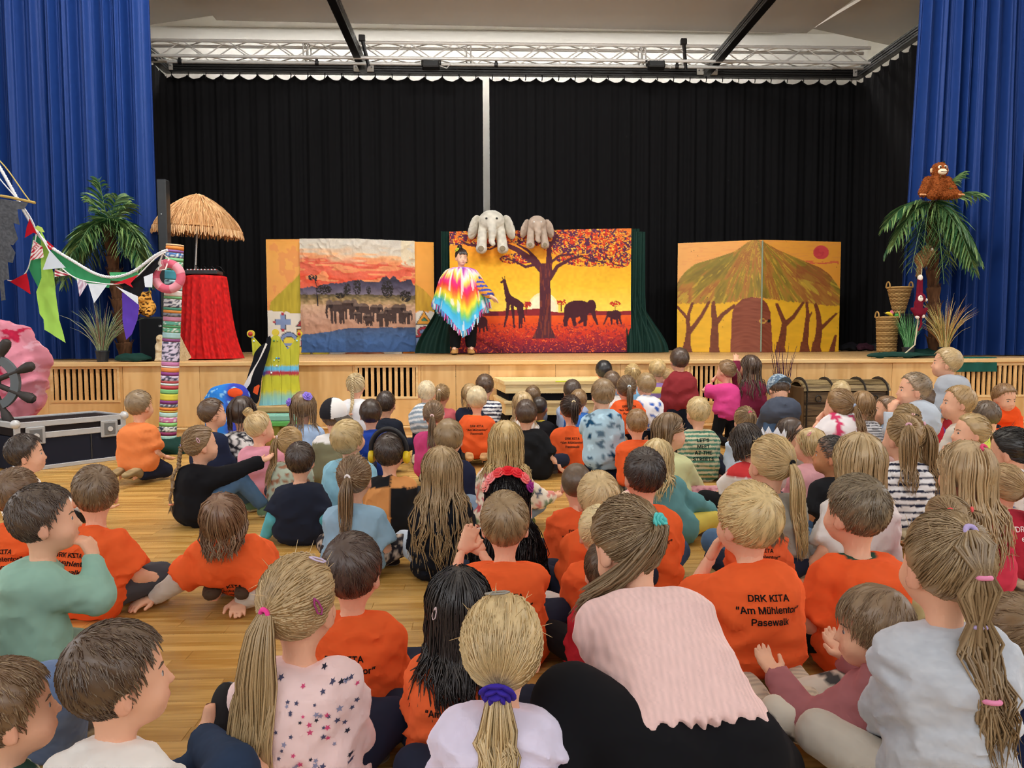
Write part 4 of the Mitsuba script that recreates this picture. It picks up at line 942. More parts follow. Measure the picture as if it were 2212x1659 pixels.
def flower_crown(out, ctx):
    for i, a in enumerate(np.linspace(-1.25, 1.25, 7)):
        d = (math.sin(a), -.30 - .15 * math.cos(a), math.cos(a) * .95 + .05); flower(d, ['#e88a86', '#ea7f80', '#e04a50', '#d9202e', '#d92a36', '#e8626a', '#8a2a78'][i], .030, 'crown_flower', ['#f2b0a4', '#f0a0a0', '#ea6a66', '#e23a3e', '#e8474e', '#f08a86', '#a83a90'][i])(out, ctx)
    a = np.linspace(-1.6, 1.6, 15); P = np.array([on_head(ctx, (math.sin(x), -.30 - .15 * math.cos(x), math.cos(x) * .95 + .05), .002)[0] for x in a]); out.append(('hair_band', tube(P, .006 * ctx['hs'], 6), lin('#1a1416'), 'cloth', True, None, None, None))
def veil(out, ctx):
    hs, Hc, Rh = ctx['hs'], ctx['Hc'], ctx['Rh']; rng = np.random.default_rng(4); n, m = 30, 30
    u, v = np.meshgrid(np.linspace(-1, 1, n), np.linspace(0, 1, m), indexing='ij'); an = u * 1.5; e = np.radians(58 - 100 * np.minimum(v * 2.4, 1))
    P = Hc + (scp(np.stack([np.cos(e) * np.sin(an), -np.cos(e) * np.cos(an), np.sin(e)], -1), np.full(u.shape, .026)) * hs) @ Rh.T
    w = np.maximum(v - .42, 0) / .58; P = P + np.stack([np.sin(an) * .05 * w, -.02 * w, -.40 * w * hs], -1) + rng.normal(0, .004, P.shape); P[:, 12:] = pushout(ctx, P[:, 12:], np.full((n, m - 12), .03))
    L = [P]; M1, c1, n1 = strands(P, np.full((n, m), .0017), np.tile(lin('#141013'), (n, 1))); M2, c2, n2 = strands(P.transpose(1, 0, 2).copy(), np.full((m, n), .0015), np.tile(lin('#141013'), (m, 1)))
    k = 260; i, j = rng.integers(1, n - 2, k), rng.integers(1, m - 2, k); Q = np.stack([P[i, j], P[i + 1, j + 1] * .5 + P[i, j + 1] * .5, P[i + 1, j + 2 - 1]], 1); M3, c3, n3 = strands(Q, np.full((k, 3), .0024), np.tile(lin('#100c0e'), (k, 1)))
    out.append(('lace_veil', cat([M1, M2, M3]), np.vstack([c1, c2, c3]), 'cloth', False, np.vstack([n1, n2, n3]), None, None))
def paper_crown(out, ctx):
    hs, Hc, Rh = ctx['hs'], ctx['Hc'], ctx['Rh']; n = 64; a = np.linspace(0, 2 * np.pi, n + 1); z = .075 + .055 * np.abs((a / (2 * np.pi) * 9) % 1 - .5) * 2
    B = np.stack([np.sin(a) * .080, np.cos(a) * .094 - .012, a * 0 + .045], 1); Tp = np.stack([np.sin(a) * .086, np.cos(a) * .100 - .012, z + .02], 1); P = np.stack([B, Tp, Tp * [.985, .985, 1], B * [.985, .985, 1]], 1); nu, nv = n + 1, 4
    i, j = np.meshgrid(np.arange(nu - 1), np.arange(nv), indexing='ij'); k = (j + 1) % nv; q = np.stack([i * nv + j, i * nv + k, (i + 1) * nv + k, (i + 1) * nv + j], -1).reshape(-1, 4)
    out.append(('paper_crown', M(Hc + (P.reshape(-1, 3) * hs) @ Rh.T, np.vstack([q[:, [0, 1, 2]], q[:, [0, 2, 3]]])), lin('#eeeef2'), 'matte', False, None, 'white paper crown', None))
# ---------------------------------------------------------------- painted boards and printed cloths on the stage
def px_poly(pts, y):
    return np.array([[*aty(a, b, y)[[0, 2]]] for a, b in pts])
def stroke(X, Y, pts, r0, r1=None):
    r1 = r0 if r1 is None else r1; m = np.zeros(X.shape, bool); n = len(pts) - 1
    for i in range(n):
        d, t = segd(X, Y, *pts[i], *pts[i + 1]); a, b = r0 + (r1 - r0) * i / n, r0 + (r1 - r0) * (i + 1) / n; m |= d < a + (b - a) * t
    return m
def ell(X, Y, cx, cy, rx, ry, a=0.0):
    c, s = math.cos(a), math.sin(a); x, y = (X - cx) * c + (Y - cy) * s, -(X - cx) * s + (Y - cy) * c; return (x / rx) ** 2 + (y / ry) ** 2 < 1
def ramp(t, stops):
    p = [a for a, _ in stops]; c = np.array([lin(b) for _, b in stops]); return np.stack([np.interp(t, p, c[:, k]) for k in range(3)], -1)
def setc(C, m, c): C[m] = lin(c) if isinstance(c, str) else c
def savanna(X, Y):
    n1 = fb(X / 60, Y / 60, 1.0); n2 = ns(X / 9, Y / 9, 3.0); n3 = ns(X / 22, Y / 18, 7.0)
    C = ramp(Y + 60 * (n1 - .5), [(270, '#e2703a'), (420, '#ee9a36'), (560, '#f2b135'), (760, '#f4c53c'), (960, '#f8dd5e')])
    setc(C, ell(X, Y, 1070, 945, 132, 140), '#f9edb4')
    setc(C, ell(X, Y, 1070, 945, 112, 120), '#fbf3cf')
    hz = 978 + 10 * np.sin(X / 90) - 34 * ns(X / 130, 0.0, 2.0); setc(C, Y > hz, '#8e3238'); setc(C, ell(X, Y, 630, 985, 62, 28), '#6b2a3a')
    g = ramp(Y + 50 * (n1 - .5), [(990, '#e5662f'), (1070, '#e2532c'), (1150, '#cf3f2e'), (1230, '#a23238'), (1310, '#6e2c3e')]); m = Y > 1000; C[m] = g[m]
    m = (Y > 1060) & (n2 * .6 + n3 * .5 > .68 - (Y - 1060) / 900); C[m] = C[m] * .45 + lin('#5a2440') * .5
    m = (Y > 1100) & (n2 > .78); setc(C, m, '#e8653a')
    for tx, ty, w in ((925, 905, 48), (1225, 888, 42), (1687, 905, 46)):
        setc(C, stroke(X, Y, [(tx, ty), (tx, ty + 75)], 4), '#6a2a30'); setc(C, ell(X, Y, tx, ty, w, 24) & (n2 > .35), '#c9402f'); setc(C, ell(X, Y, tx + 8, ty - 14, w * .7, 12) & (n2 > .45), '#a8333a')
    D = '#57303a'
    fol = (np.where(X < 700, (Y < 400 - .0 * X) , False) | ell(X, Y, 560, 330, 340, 75) | ell(X, Y, 1450, 390, 420, 130) | ell(X, Y, 1150, 340, 420, 80) | ell(X, Y, 1500, 520, 330, 75) | ell(X, Y, 860, 520, 160, 45) | ell(X, Y, 1700, 560, 120, 50))
    a = fol & (n2 * .55 + n3 * .55 > .50); setc(C, a, '#c43c2c'); a2 = fol & (ns(X / 11, Y / 11, 20.) * .6 + ns(X / 30, Y / 30, 22.) * .5 > .56); setc(C, a2, '#59304c'); a3 = fol & (ns(X / 10, Y / 8, 40.) > .74); setc(C, a3, '#ecb44c'); a4 = fol & (ns(X / 14, Y / 10, 50.) > .86); setc(C, a4, '#dc5a34')
    for p, r0, r1 in (([(1090, 700), (1060, 600), (960, 520), (840, 440), (720, 390), (560, 410), (440, 400), (380, 370)], 30, 7), ([(1075, 640), (1020, 540), (940, 450), (850, 400)], 20, 6), ([(1060, 640), (1000, 570), (920, 590), (830, 540), (760, 520)], 16, 5),
                      ([(1115, 680), (1120, 540), (1120, 430), (1190, 330)], 32, 10), ([(1125, 690), (1190, 590), (1300, 530), (1400, 505)], 20, 8), ([(1130, 560), (1210, 500), (1330, 490)], 12, 6), ([(1390, 508), (1480, 540), (1600, 560)], 6, 4), ([(1600, 510), (1680, 580), (1780, 600)], 6, 4), ([(700, 400), (620, 440), (500, 420)], 8, 4)):
        setc(C, stroke(X, Y, p, r0, r1), D)
    tr = inpoly(X, Y, [(1040, 600), (1040, 980), (1020, 1100), (975, 1190), (1180, 1190), (1140, 1100), (1135, 900), (1130, 650), (1150, 560), (1050, 560)]); setc(C, tr, D); m = tr & (ns(X / 7, Y / 60, 5.) > .66); setc(C, m, '#7b4038')
    E = '#4b2a33'
    for p, r0, r1 in (([(715, 716), (742, 700)], 9, 11), ([(722, 672), (730, 696)], 3, 4), ([(744, 670), (741, 695)], 3, 4), ([(740, 705), (765, 820), (790, 870)], 12, 32), ([(780, 860), (840, 890), (875, 915)], 34, 30), ([(772, 900), (760, 1000), (737, 1090)], 17, 6), ([(806, 920), (816, 1000), (822, 1098)], 15, 6), ([(862, 930), (872, 1000), (866, 1100)], 19, 7), ([(880, 930), (888, 1000), (884, 1095)], 17, 6), ([(893, 905), (902, 980), (912, 1045)], 3, 6)): setc(C, stroke(X, Y, p, r0, r1), E)
    setc(C, ell(X, Y, 1368, 942, 118, 68) | ell(X, Y, 1482, 925, 42, 56) | ell(X, Y, 1330, 960, 78, 62), E)
    for p, r0, r1 in (([(1492, 950), (1512, 1020), (1536, 1076)], 22, 7), ([(1280, 990), (1262, 1040), (1262, 1078)], 26, 16), ([(1325, 1000), (1340, 1076)], 20, 15), ([(1400, 1000), (1408, 1040), (1380, 1060)], 18, 10), ([(1432, 980), (1428, 1078)], 22, 15), ([(1258, 930), (1254, 1000)], 5, 4)): setc(C, stroke(X, Y, p, r0, r1), E)
    setc(C, ell(X, Y, 1690, 998, 48, 40) | ell(X, Y, 1638, 990, 26, 28), E)
    for p, r0, r1 in (([(1624, 1000), (1606, 1040), (1588, 1078)], 10, 4), ([(1655, 1020), (1658, 1072)], 11, 8), ([(1700, 1020), (1706, 1072)], 11, 8), ([(1722, 1015), (1738, 1070)], 10, 7)): setc(C, stroke(X, Y, p, r0, r1), E)
    setc(C, ell(X, Y, 545, 1050, 50, 52), E)
    for p in ([(560, 1080), (566, 1130)], [(585, 1070), (592, 1120)], [(530, 1080), (528, 1130)]): setc(C, stroke(X, Y, p, 11, 7), E)
    m = stroke(X, Y, [(420, 1120), (700, 1290)], 18, 26) & (n1 > .4); C[m] *= .6
    return C * (.92 + .16 * n3)[..., None]
def herd(X, Y):
    n1 = fb(X / 70, Y / 30, 1.0); n2 = ns(X / 8, Y / 8, 3.0); n3 = ns(X / 120, Y / 22, 9.0); n4 = ns(X / 24, Y / 14, 12.)
    C = ramp(Y + 120 * (n3 - .5) - .06 * (X - 1000), [(400, '#cfcabf'), (500, '#d3cbbb'), (580, '#e2bb96'), (640, '#d8624b'), (720, '#e0705a'), (790, '#e0583f'), (850, '#d9654e')])
    m = (Y < 850) & (n3 > .62) & (Y > 540); C[m] = C[m] * .5 + lin('#eeb47a') * .5; m = (X > 1500) & (Y < 650) & (n1 > .35); C[m] = lin('#dcd0b4')
    ridge = np.interp(X, [520, 600, 660, 700, 800, 900, 1060, 1150, 1270, 1310, 1340, 1380, 1420, 1480, 1540, 1590, 1625, 1700], [885, 868, 880, 852, 842, 835, 806, 822, 826, 775, 764, 788, 757, 812, 800, 782, 850, 860]) + 12 * (ns(X / 16, 0.0, 3.0) - .5)
    m = Y > ridge; C[m] = ramp(Y + 40 * (n1 - .5), [(800, '#3f3b4b'), (880, '#5a5468'), (950, '#7a7080')])[m]
    m = Y > 940 + 20 * n4; C[m] = ramp(Y + 60 * (n4 - .5), [(950, '#5a513f'), (1000, '#8d7a55'), (1040, '#b89a74')])[m]
    m = Y > 1040 + 14 * n4; C[m] = ramp(Y + 40 * (n1 - .5), [(1050, '#caa88a'), (1150, '#c7a08a'), (1280, '#b58a74')])[m]
    for cx, cy, rx, ry in ((720, 900, 80, 45), (950, 900, 40, 60), (1050, 880, 40, 80), (1165, 905, 22, 40), (1355, 890, 60, 90), (1540, 960, 60, 60), (880, 960, 50, 30)): setc(C, ell(X, Y, cx, cy, rx, ry) & (n2 > .35), '#33302f')
    setc(C, stroke(X, Y, [(655, 1060), (655, 880), (635, 800)], 6, 3) | (ell(X, Y, 600, 782, 32, 28) & (n2 > .3)) | (ell(X, Y, 645, 790, 14, 34) & (n2 > .4)), '#2f2c33')
    wl = np.interp(X, [540, 700, 850, 1000, 1640], [1345, 1330, 1300, 1282, 1275]) + 10 * (n4 - .5); m = Y > wl; C[m] = ramp(Y + 50 * (n1 - .5), [(1280, '#46536e'), (1340, '#4c6690'), (1430, '#476596'), (1530, '#3d5886')])[m]
    m = (np.abs(X - 1020) < 90) & (Y > 1290); C[m] = C[m] * .7 + lin('#39465f') * .3
    def elephant(x, y, s, f=1):
        c = '#4a3c3a'; q = ell(X, Y, x, y, 72 * s, 55 * s) | ell(X, Y, x - 75 * s * f, y - 22 * s, 36 * s, 42 * s)
        q |= stroke(X, Y, [(x - 98 * s * f, y), (x - 108 * s * f, y + 70 * s), (x - 100 * s * f, y + 118 * s)], 14 * s, 6 * s)
        for o in (-55, -22, 30, 58): q |= stroke(X, Y, [(x + o * s, y + 30 * s), (x + (o + 4) * s, y + 165 * s)], 17 * s, 12 * s)
        setc(C, q, c); setc(C, ell(X, Y, x - 60 * s * f, y - 10 * s, 20 * s, 36 * s), '#332a2b'); mm = q & (Y < y - 18 * s); C[mm] = C[mm] * .6 + lin('#9a857a') * .4
    for e in ((850, 1065, 1.0, 1), (955, 1050, .85, -1), (1105, 1085, .9, 1), (1060, 1150, .45, 1), (1165, 1175, .5, 1), (1225, 1090, .75, -1), (1310, 1150, .7, -1), (1385, 1110, .6, 1), (1450, 1090, .85, -1), (1540, 1140, .6, -1)): elephant(*e)
    return C * (.93 + .14 * n2)[..., None]
def symbols(X, Y):
    n1 = fb(X / 80, Y / 80, 2.0); C = ramp(Y + 80 * (n1 - .5), [(390, '#eda54c'), (600, '#f0ae5a'), (800, '#eea85a')]); m = (n1 > .58) & (X < 520); C[m] = C[m] * .6 + lin('#dd7a55') * .4; m = X > 1500; C[m] = C[m] * .4 + lin('#eb9f33') * .6
    r = ns(X / 14, (X + Y) / 90, 4.0); m = inpoly(X, Y, [(180, 1105), (195, 1020), (510, 720), (640, 640), (640, 1150), (300, 1130)]); C[m] = mixc(lin('#a9952a'), lin('#c7b23a'), r)[m]
    m = inpoly(X, Y, [(1500, 1105), (1560, 780), (1640, 830), (1720, 880), (1800, 960), (1840, 1060), (1840, 1110)]); C[m] = mixc(lin('#b98a2b'), lin('#d3a835'), r)[m]
    m = Y > 1112 + 22 * (ns(X / 40, 0., 1.) - .5) + 30 * (X < 560) * (X - 180) / 380; setc(C, m, '#e6dfd2')
    def out(q, qi, c): setc(C, q, '#26222a'); setc(C, qi, c)
    def plus(a): return ((np.abs(X - 313) < 22 + a) & (np.abs(Y - 1220) < 72 + a)) | ((np.abs(Y - 1222) < 26 + a) & (np.abs(X - 313) < 76 + a))
    out(plus(6), plus(0), '#8195c0'); setc(C, (np.abs(X - 313) < 13) & ((np.abs(Y - 1140) < 11) | (np.abs(Y - 1303) < 11)), '#b5404a'); setc(C, (np.abs(Y - 1222) < 11) & (np.abs(X - 228) < 11), '#b5404a')
    def tri(a): return inpoly(X, Y, [(450 - a * 1.7, 1260 + a), (540, 1140 - a * 2), (700, 1260 + a)])
    out(tri(6), tri(-2), '#b5404a'); setc(C, tri(-22), '#4f8a66')
    def tri2(a): return inpoly(X, Y, [(1645 - a * 1.6, 1242 + a), (1722, 1115 - a * 2), (1812 + a * 1.6, 1242 + a)])
    out(tri2(6), tri2(-1), '#e6a23e'); out(tri2(-26), tri2(-32), '#4a8a6a')
    out(ell(X, Y, 1727, 1320, 80, 56), ell(X, Y, 1727, 1320, 74, 50), '#b23a48'); out(ell(X, Y, 1727, 1322, 54, 28), ell(X, Y, 1727, 1322, 49, 23), '#8195c0')
    for x0, c in ((370, '#8195c0'),): out(ell(X, Y, x0, 1420, 95, 100), ell(X, Y, x0, 1420, 88, 93), c); out(ell(X, Y, x0, 1420, 62, 55), ell(X, Y, x0, 1420, 56, 49), '#e3cf4e'); setc(C, (np.abs(Y - 1445) < 14) & (np.abs(X - x0) < 70), '#8195c0')
    for (x0, y0, w, h, c) in ((500, 1340, 46, 44, '#e6a23e'), (520, 1435, 34, 22, '#b5404a'), (520, 1510, 60, 38, '#e6c84a'), (1660, 1420, 48, 60, '#b5404a'), (1660, 1425, 26, 40, '#8195c0'), (1715, 1440, 28, 30, '#e6a23e'), (1770, 1470, 26, 40, '#8195c0'), (1560, 1530, 60, 18, '#e0862f')):
        out((np.abs(X - x0) < w + 6) & (np.abs(Y - y0) < h + 6), (np.abs(X - x0) < w) & (np.abs(Y - y0) < h), c)
    out(ell(X, Y, 680, 1535, 90, 30), ell(X, Y, 680, 1535, 84, 25), '#e3cf4e'); setc(C, ell(X, Y, 1110, 1560, 210, 60), '#9a5a38')
    return C * (.95 + .1 * n1)[..., None]
def hut(X, Y):
    n1 = fb(X / 110, Y / 40, 1.0); n2 = ns(X / 60, Y / 9, 4.0); C = ramp(X + 500 * (n1 - .5), [(100, '#ecac62'), (700, '#eda95a'), (1100, '#efa642'), (1800, '#eb9f3a')]); m = (n2 > .7) & (Y < 420); C[m] = C[m] * .75 + lin('#e08a5a') * .25
    setc(C, ell(X, Y, 1605, 300, 82, 72), '#d64a4c'); setc(C, ell(X, Y, 1585, 300, 50, 50) & (n1 > .45), '#cc3f46')
    m = (np.abs(Y - 405) < 14) & (X > 1450) & (X < 1790) & (n2 > .4); setc(C, m, '#dd6a45')
    m = Y > 800; C[m] = (lin('#ebb52b') * (.9 + .2 * n1[..., None]))[m]
    fr = 22 * ns(X / 7, 0., 2.) ; edge = np.interp(X, [100, 600, 950, 1000, 1400, 1780], [815, 820, 770, 770, 818, 850]) + fr
    top = np.interp(X, [100, 130, 200, 300, 500, 700, 790, 860, 930, 1000, 1150, 1300, 1470, 1600, 1700, 1790, 1820], [620, 560, 480, 410, 360, 300, 250, 200, 178, 195, 280, 340, 410, 460, 530, 650, 690])
    m = (Y > top) & (Y < edge); an = np.arctan2(X - 935, Y - 110) * 1.0; rd = np.hypot(X - 935, Y - 110); s = fb(an * 26, rd / 170, 3.0); s2 = ns(an * 60, rd / 90, 8.); s3 = ns(an * 7, rd / 260, 11.)
    R = ramp(s * .6 + s3 * .5, [(.3, '#7d6a2a'), (.45, '#97802c'), (.55, '#b07a36'), (.68, '#a0612f'), (.8, '#bb9a3a')]); hl_ = (s2 > .78); R[hl_] = R[hl_] * .5 + lin('#d8b83e') * .5
    k = (X > 1350) & (Y < 560 + .3 * (X - 1350)) & (s3 > .3); R[k] = R[k] * .4 + lin('#8f4a2c') * .6; k = (X < 700) & (Y < top + 90); R[k] = R[k] * .4 + lin('#84792f') * .6; C[m] = R[m]
    B = lin('#7c4129'); wob = (ns(X / 30, Y / 12, 6.) - .5)
    for p, r0, r1 in (([(215, 1345), (225, 1200), (235, 1100), (215, 980), (105, 860)], 36, 12), ([(230, 1150), (300, 1060), (380, 950), (450, 820)], 26, 16), ([(232, 1000), (235, 930), (270, 830)], 18, 16), ([(515, 1345), (515, 1180), (520, 1040), (500, 900), (500, 820)], 52, 18), ([(530, 1040), (600, 950), (720, 860)], 28, 16),
                      ([(1200, 1345), (1230, 1150), (1240, 1040), (1160, 850)], 42, 16), ([(1240, 1060), (1330, 980), (1430, 830)], 28, 14), ([(1450, 1345), (1470, 1100), (1480, 950), (1465, 830)], 34, 12), ([(1480, 1010), (1520, 930)], 12, 7), ([(1570, 1345), (1600, 1150), (1600, 1050), (1590, 950), (1560, 850)], 40, 18), ([(1610, 1110), (1700, 1020), (1780, 940)], 22, 10), ([(1740, 1345), (1775, 1180)], 30, 14)):
        q = stroke(X, Y, p, r0, r1) & (Y > edge - 26); C[q] = (B * (.9 + .35 * wob[..., None]))[q]
    for x0 in (215, 515, 1200, 1450, 1570): q = inpoly(X, Y, [(x0 - 34, 1240), (x0 + 34, 1240), (x0 + 62, 1346), (x0 - 50, 1346)]); C[q] = (B * (.95 + .3 * wob[..., None]))[q]
    q = inpoly(X, Y, [(688, 1346), (696, 1050), (702, 930), (730, 860), (800, 795), (900, 772), (1000, 785), (1060, 840), (1095, 930), (1110, 1100), (1125, 1346)]); sw = ns((X - 850) / 90, np.hypot(X - 850, Y - 1500) / 12, 2.); C[q] = mixc(lin('#7a3a26'), lin('#93503a'), sw)[q]
    setc(C, stroke(X, Y, [(1045, 1030), (1062, 1018), (1078, 1022)], 5) | (ell(X, Y, 1018, 1022, 32, 30) & ~ell(X, Y, 1026, 1018, 16, 14)), '#c79a4a'); setc(C, ell(X, Y, 1082, 1022, 17, 17), '#1d1a18')
    setc(C, (ns(X / 6, Y / 6, 30.) > .965) & (ns(X / 80, Y / 80, 31.) > .62), '#3a2a1c')
    return C
def art_panel(name, xs, ys, z0, z1, art, box_, nu, nv, parent, mat='paint', wr=None, dz=None, label=None):
    """A painted or printed surface over the polyline xs, ys (plan), z from z1 (top) down to z0."""
    xs, ys = np.asarray(xs, float), np.asarray(ys, float); L = np.concatenate([[0], np.cumsum(np.hypot(np.diff(xs), np.diff(ys)))]); L /= L[-1]
    u, v = np.meshgrid(np.linspace(0, 1, nu), np.linspace(0, 1, nv), indexing='ij'); X = box_[0] + (box_[2] - box_[0]) * u; Y = box_[1] + (box_[3] - box_[1]) * v
    P = np.stack([np.interp(u, L, xs), np.interp(u, L, ys), z1 + (z0 - z1) * v + (0 if dz is None else dz(u, v))], -1)
    if wr is not None: P[..., 1] -= wr(u, v)
    i, j = np.meshgrid(np.arange(nu - 1), np.arange(nv - 1), indexing='ij'); a = i * nv + j; q = np.stack([a, a + nv, a + nv + 1, a + 1], -1).reshape(-1, 4)
    return put(name, M(P.reshape(-1, 3), np.vstack([q[:, [0, 2, 1]], q[:, [0, 3, 2]]])), art(X, Y).reshape(-1, 3), mat, True, parent=parent, label=label)
def plywood(xs, ys, z0, z1, parent, th=.018):
    for a in range(len(xs) - 1):
        p0, p1 = np.array([xs[a], ys[a]]), np.array([xs[a + 1], ys[a + 1]]); d = p1 - p0; L = np.linalg.norm(d); m = box((0, .004, z0), (L, th, z1), .003)
        put('board', mv(m, (p0[0], p0[1], 0), rz=math.degrees(math.atan2(d[1], d[0]))), '#c9a36a', 'paint', parent=parent)
    for a in range(len(xs)):
        x, y = xs[a], ys[a] + .02; m = tube([(x * 0, 0, z0 + .02), (0, .0, (z0 + z1) / 2), (0, .0, z1 - .05)], .015, 6); put('support', mv(m, (x + (.03 if a == 0 else -.03), y + .012, 0)), '#a58a60', 'paint', parent=parent)
def crumple(amp, seed, f=7.0):
    def w(u, v):
        a = fb(u * f, v * f, 0., 3, seed) ; b = fb(u * f * 1.7 + 3, v * f * 1.3, 5., 2, seed + 3); r = 1 - np.abs(2 * a - 1); r2 = 1 - np.abs(2 * b - 1)
        return amp * (r ** 3 + .6 * r2 ** 3) + .006
    return w
zt = lambda px, py, y: aty(px, py, y)[2]
# left: folding board with geometric signs, a printed cloth of a herd hangs over it
bx_ = [aty(577, 640, 12.0)[0], aty(765, 640, 11.95)[0], aty(938, 640, 12.35)[0]]; by_ = [12.0, 11.95, 12.35]; zT = zt(577, 517, 12.0)
t = thing('painted_board', 'orange folding board painted with signs, half covered by the herd picture', 'painted board'); plywood(bx_, by_, HS + .002, zT, t)
art_panel('painting', bx_, [y - .003 for y in by_], HS + .004, zT, symbols, (162, 395, 1833, 1545), 180, 120, t)
def along(f, xs=bx_, ys=by_):
    L = np.concatenate([[0], np.cumsum(np.hypot(np.diff(xs), np.diff(ys)))]); return np.interp(f * L[-1], L, xs), np.interp(f * L[-1], L, ys)
c0, c1, c2 = along(.20), along(.517), along(.883)
t = thing('printed_cloth', 'creased cloth print of an elephant herd under a red sky, hung over the board', 'cloth picture')
art_panel('cloth', [c0[0], c1[0], c2[0]], [c0[1] - .012, c1[1] - .012, c2[1] - .012], HS + .03, zT + .004, herd, (488, 400, 1640, 1525), 175, 175, t, 'cloth', crumple(.030, 4, 8.0))
# centre: savanna cloth over a frame with dark green velvet
ys_ = 12.0; sx0, sx1 = aty(972, 640, ys_)[0], aty(1362, 640, ys_)[0]; zS0, zS1 = zt(972, 501, ys_), zt(1362, 494, ys_)
t = thing('backdrop_frame', 'dark green velvet covered stand behind the savanna cloth', 'stand')
VEL = '#16332d'
put('core', box((sx0 + .02, ys_ + .05, HS + .002), (sx1 - .02, ys_ + .12, zS0 - .02), .01), VEL, 'velvet', parent=t)
def drape(xa, xb, xfa, xfb, seed, ztop, y):
    def fn(u, v):
        sp_ = sst(.35, 1, v); xt = xa + (xb - xa) * u; xf = xfa + (xfb - xfa) * u; x = xt + (xf - xt) * sp_ ** 1.6
        yy = y - .03 - .10 * sp_ * ns(u * 5, 0., seed) + .035 * np.sin(u * 26 + seed + 2 * v) * (.4 + .6 * v) - .12 * sp_ ** 3
        return np.stack([x, yy, ztop + (HS + .012 - ztop) * v ** .92], -1)
    return sheet(fn, 90, 50)
xv0, xv1 = aty(952, 500, ys_)[0], aty(1384, 493, ys_)[0]
put('velvet_drape', drape(xv0, sx0 + .06, aty(898, 760, ys_)[0], sx0 + .10, 3, zt(955, 499, ys_), ys_ + .08), VEL, 'velvet', True, parent=t)
put('velvet_drape', drape(sx1 - .04, xv1, sx1 - .06, aty(1440, 758, ys_)[0], 7, zt(1380, 493, ys_), ys_ + .08), VEL, 'velvet', True, parent=t)
put('velvet_drape', drape(aty(1352, 600, ys_)[0], aty(1394, 600, ys_)[0], aty(1352, 640, ys_)[0], aty(1398, 640, ys_)[0], 9, zt(1390, 500, ys_), ys_ + .06), VEL, 'velvet', True, parent=t)
t = thing('printed_cloth', 'large orange cloth print of a savanna tree, giraffe and elephants at sunset', 'cloth picture')
art_panel('cloth', [sx0, sx1], [ys_ - .03, ys_ - .03], HS + .012, zS0, savanna, (278, 285, 1822, 1310), 310, 210, t, 'cloth', lambda u, v: .012 * np.sin(u * 9 + v * 7) + .05 * (1 - u) * sst(.75, 1, v) + .012 * ns(u * 12 + 8 * v, v * 3, 1.), dz=lambda u, v: (zS1 - zS0) * u * (1 - v))
# right: folding board with the straw-roofed hut
hx_ = [aty(1463, 640, 12.4)[0], aty(1645, 640, 11.95)[0], aty(1814, 640, 12.2)[0]]; hy_ = [12.4, 11.95, 12.2]; zH = zt(1649, 518, 11.95)
t = thing('painted_board', 'folding board painted with a straw-roofed hut, brown door and red sun', 'painted board'); plywood(hx_, hy_, HS + .002, zH, t)
f = (hx_[1] - hx_[0]) / (hx_[2] - hx_[0])
def hutart(X, Y): return hut(np.interp(X, [0, f, 1], [105, 985, 1812]), Y)
art_panel('painting', hx_, [y - .003 for y in hy_], HS + .004, zH, hutart, (0, 185, 1, 1345), 265, 180, t)
put('hinge_strip', box((hx_[1] - .012, hy_[1] - .016, HS + .01), (hx_[1] + .012, hy_[1] - .002, zH - .01), .003), '#8f9a84', 'paint', parent=t)
# ---------------------------------------------------------------- plants
def frond(base, d, L, droop, rng, nl=22, w=.026, ll=.22):
    """A palm frond: rachis with two rows of leaflets; returns (mesh, colours)."""
    ts = np.linspace(0, 1, 9); d = unit(d); P = base + np.outer(ts * L, d) + np.outer(-droop * L * ts ** 2, [0, 0, 1.0])
    ms = [tube(P, np.linspace(.008, .003, 9), 5)]; cs = [np.tile(lin('#4f6a34'), (len(ms[0].vertices), 1))]
    t, a, b = frames(P); side = nrm(np.cross(t, np.array([0, 0, 1.0]) + 1e-3))
    for k in range(nl):
        f = .12 + .86 * k / nl; p = np.array([np.interp(f, ts, P[:, j]) for j in range(3)]); tt = np.array([np.interp(f, ts, t[:, j]) for j in range(3)]); ss = np.array([np.interp(f, ts, side[:, j]) for j in range(3)])
        for s in (1, -1):
            l = ll * (.45 + .9 * math.sin(math.pi * min(f * .9 + .12, 1))) * rng.uniform(.8, 1.15); u = unit(tt * rng.uniform(.6, 1.0) + ss * s * rng.uniform(.7, 1) + [0, 0, rng.uniform(-.35, .1)]); q = unit(np.cross(u, ss * s + [0, 0, .6]))
            Q = np.array([p, p + u * l * .35 - [0, 0, .02 * l], p + u * l * .7 - [0, 0, .12 * l], p + u * l - [0, 0, .32 * l]]); ww = w * np.array([.35, .9, .7, .05])
            V = np.stack([Q + q * ww[:, None] * .5, Q - q * ww[:, None] * .5 ], 1).reshape(-1, 3); i = np.arange(3) * 2
            ms.append(M(V, np.vstack([np.stack([i, i + 1, i + 3], 1), np.stack([i, i + 3, i + 2], 1)]))); g = mixc(lin('#1f4a2c'), lin('#8fae6a'), rng.random() ** 2.0 * np.ones(len(V)) * np.array([.5, .5, .8, .8, 1, 1, 1.3, 1.3])[:len(V)].clip(0, 1)); cs.append(g)
    return cat(ms), np.vstack(cs)
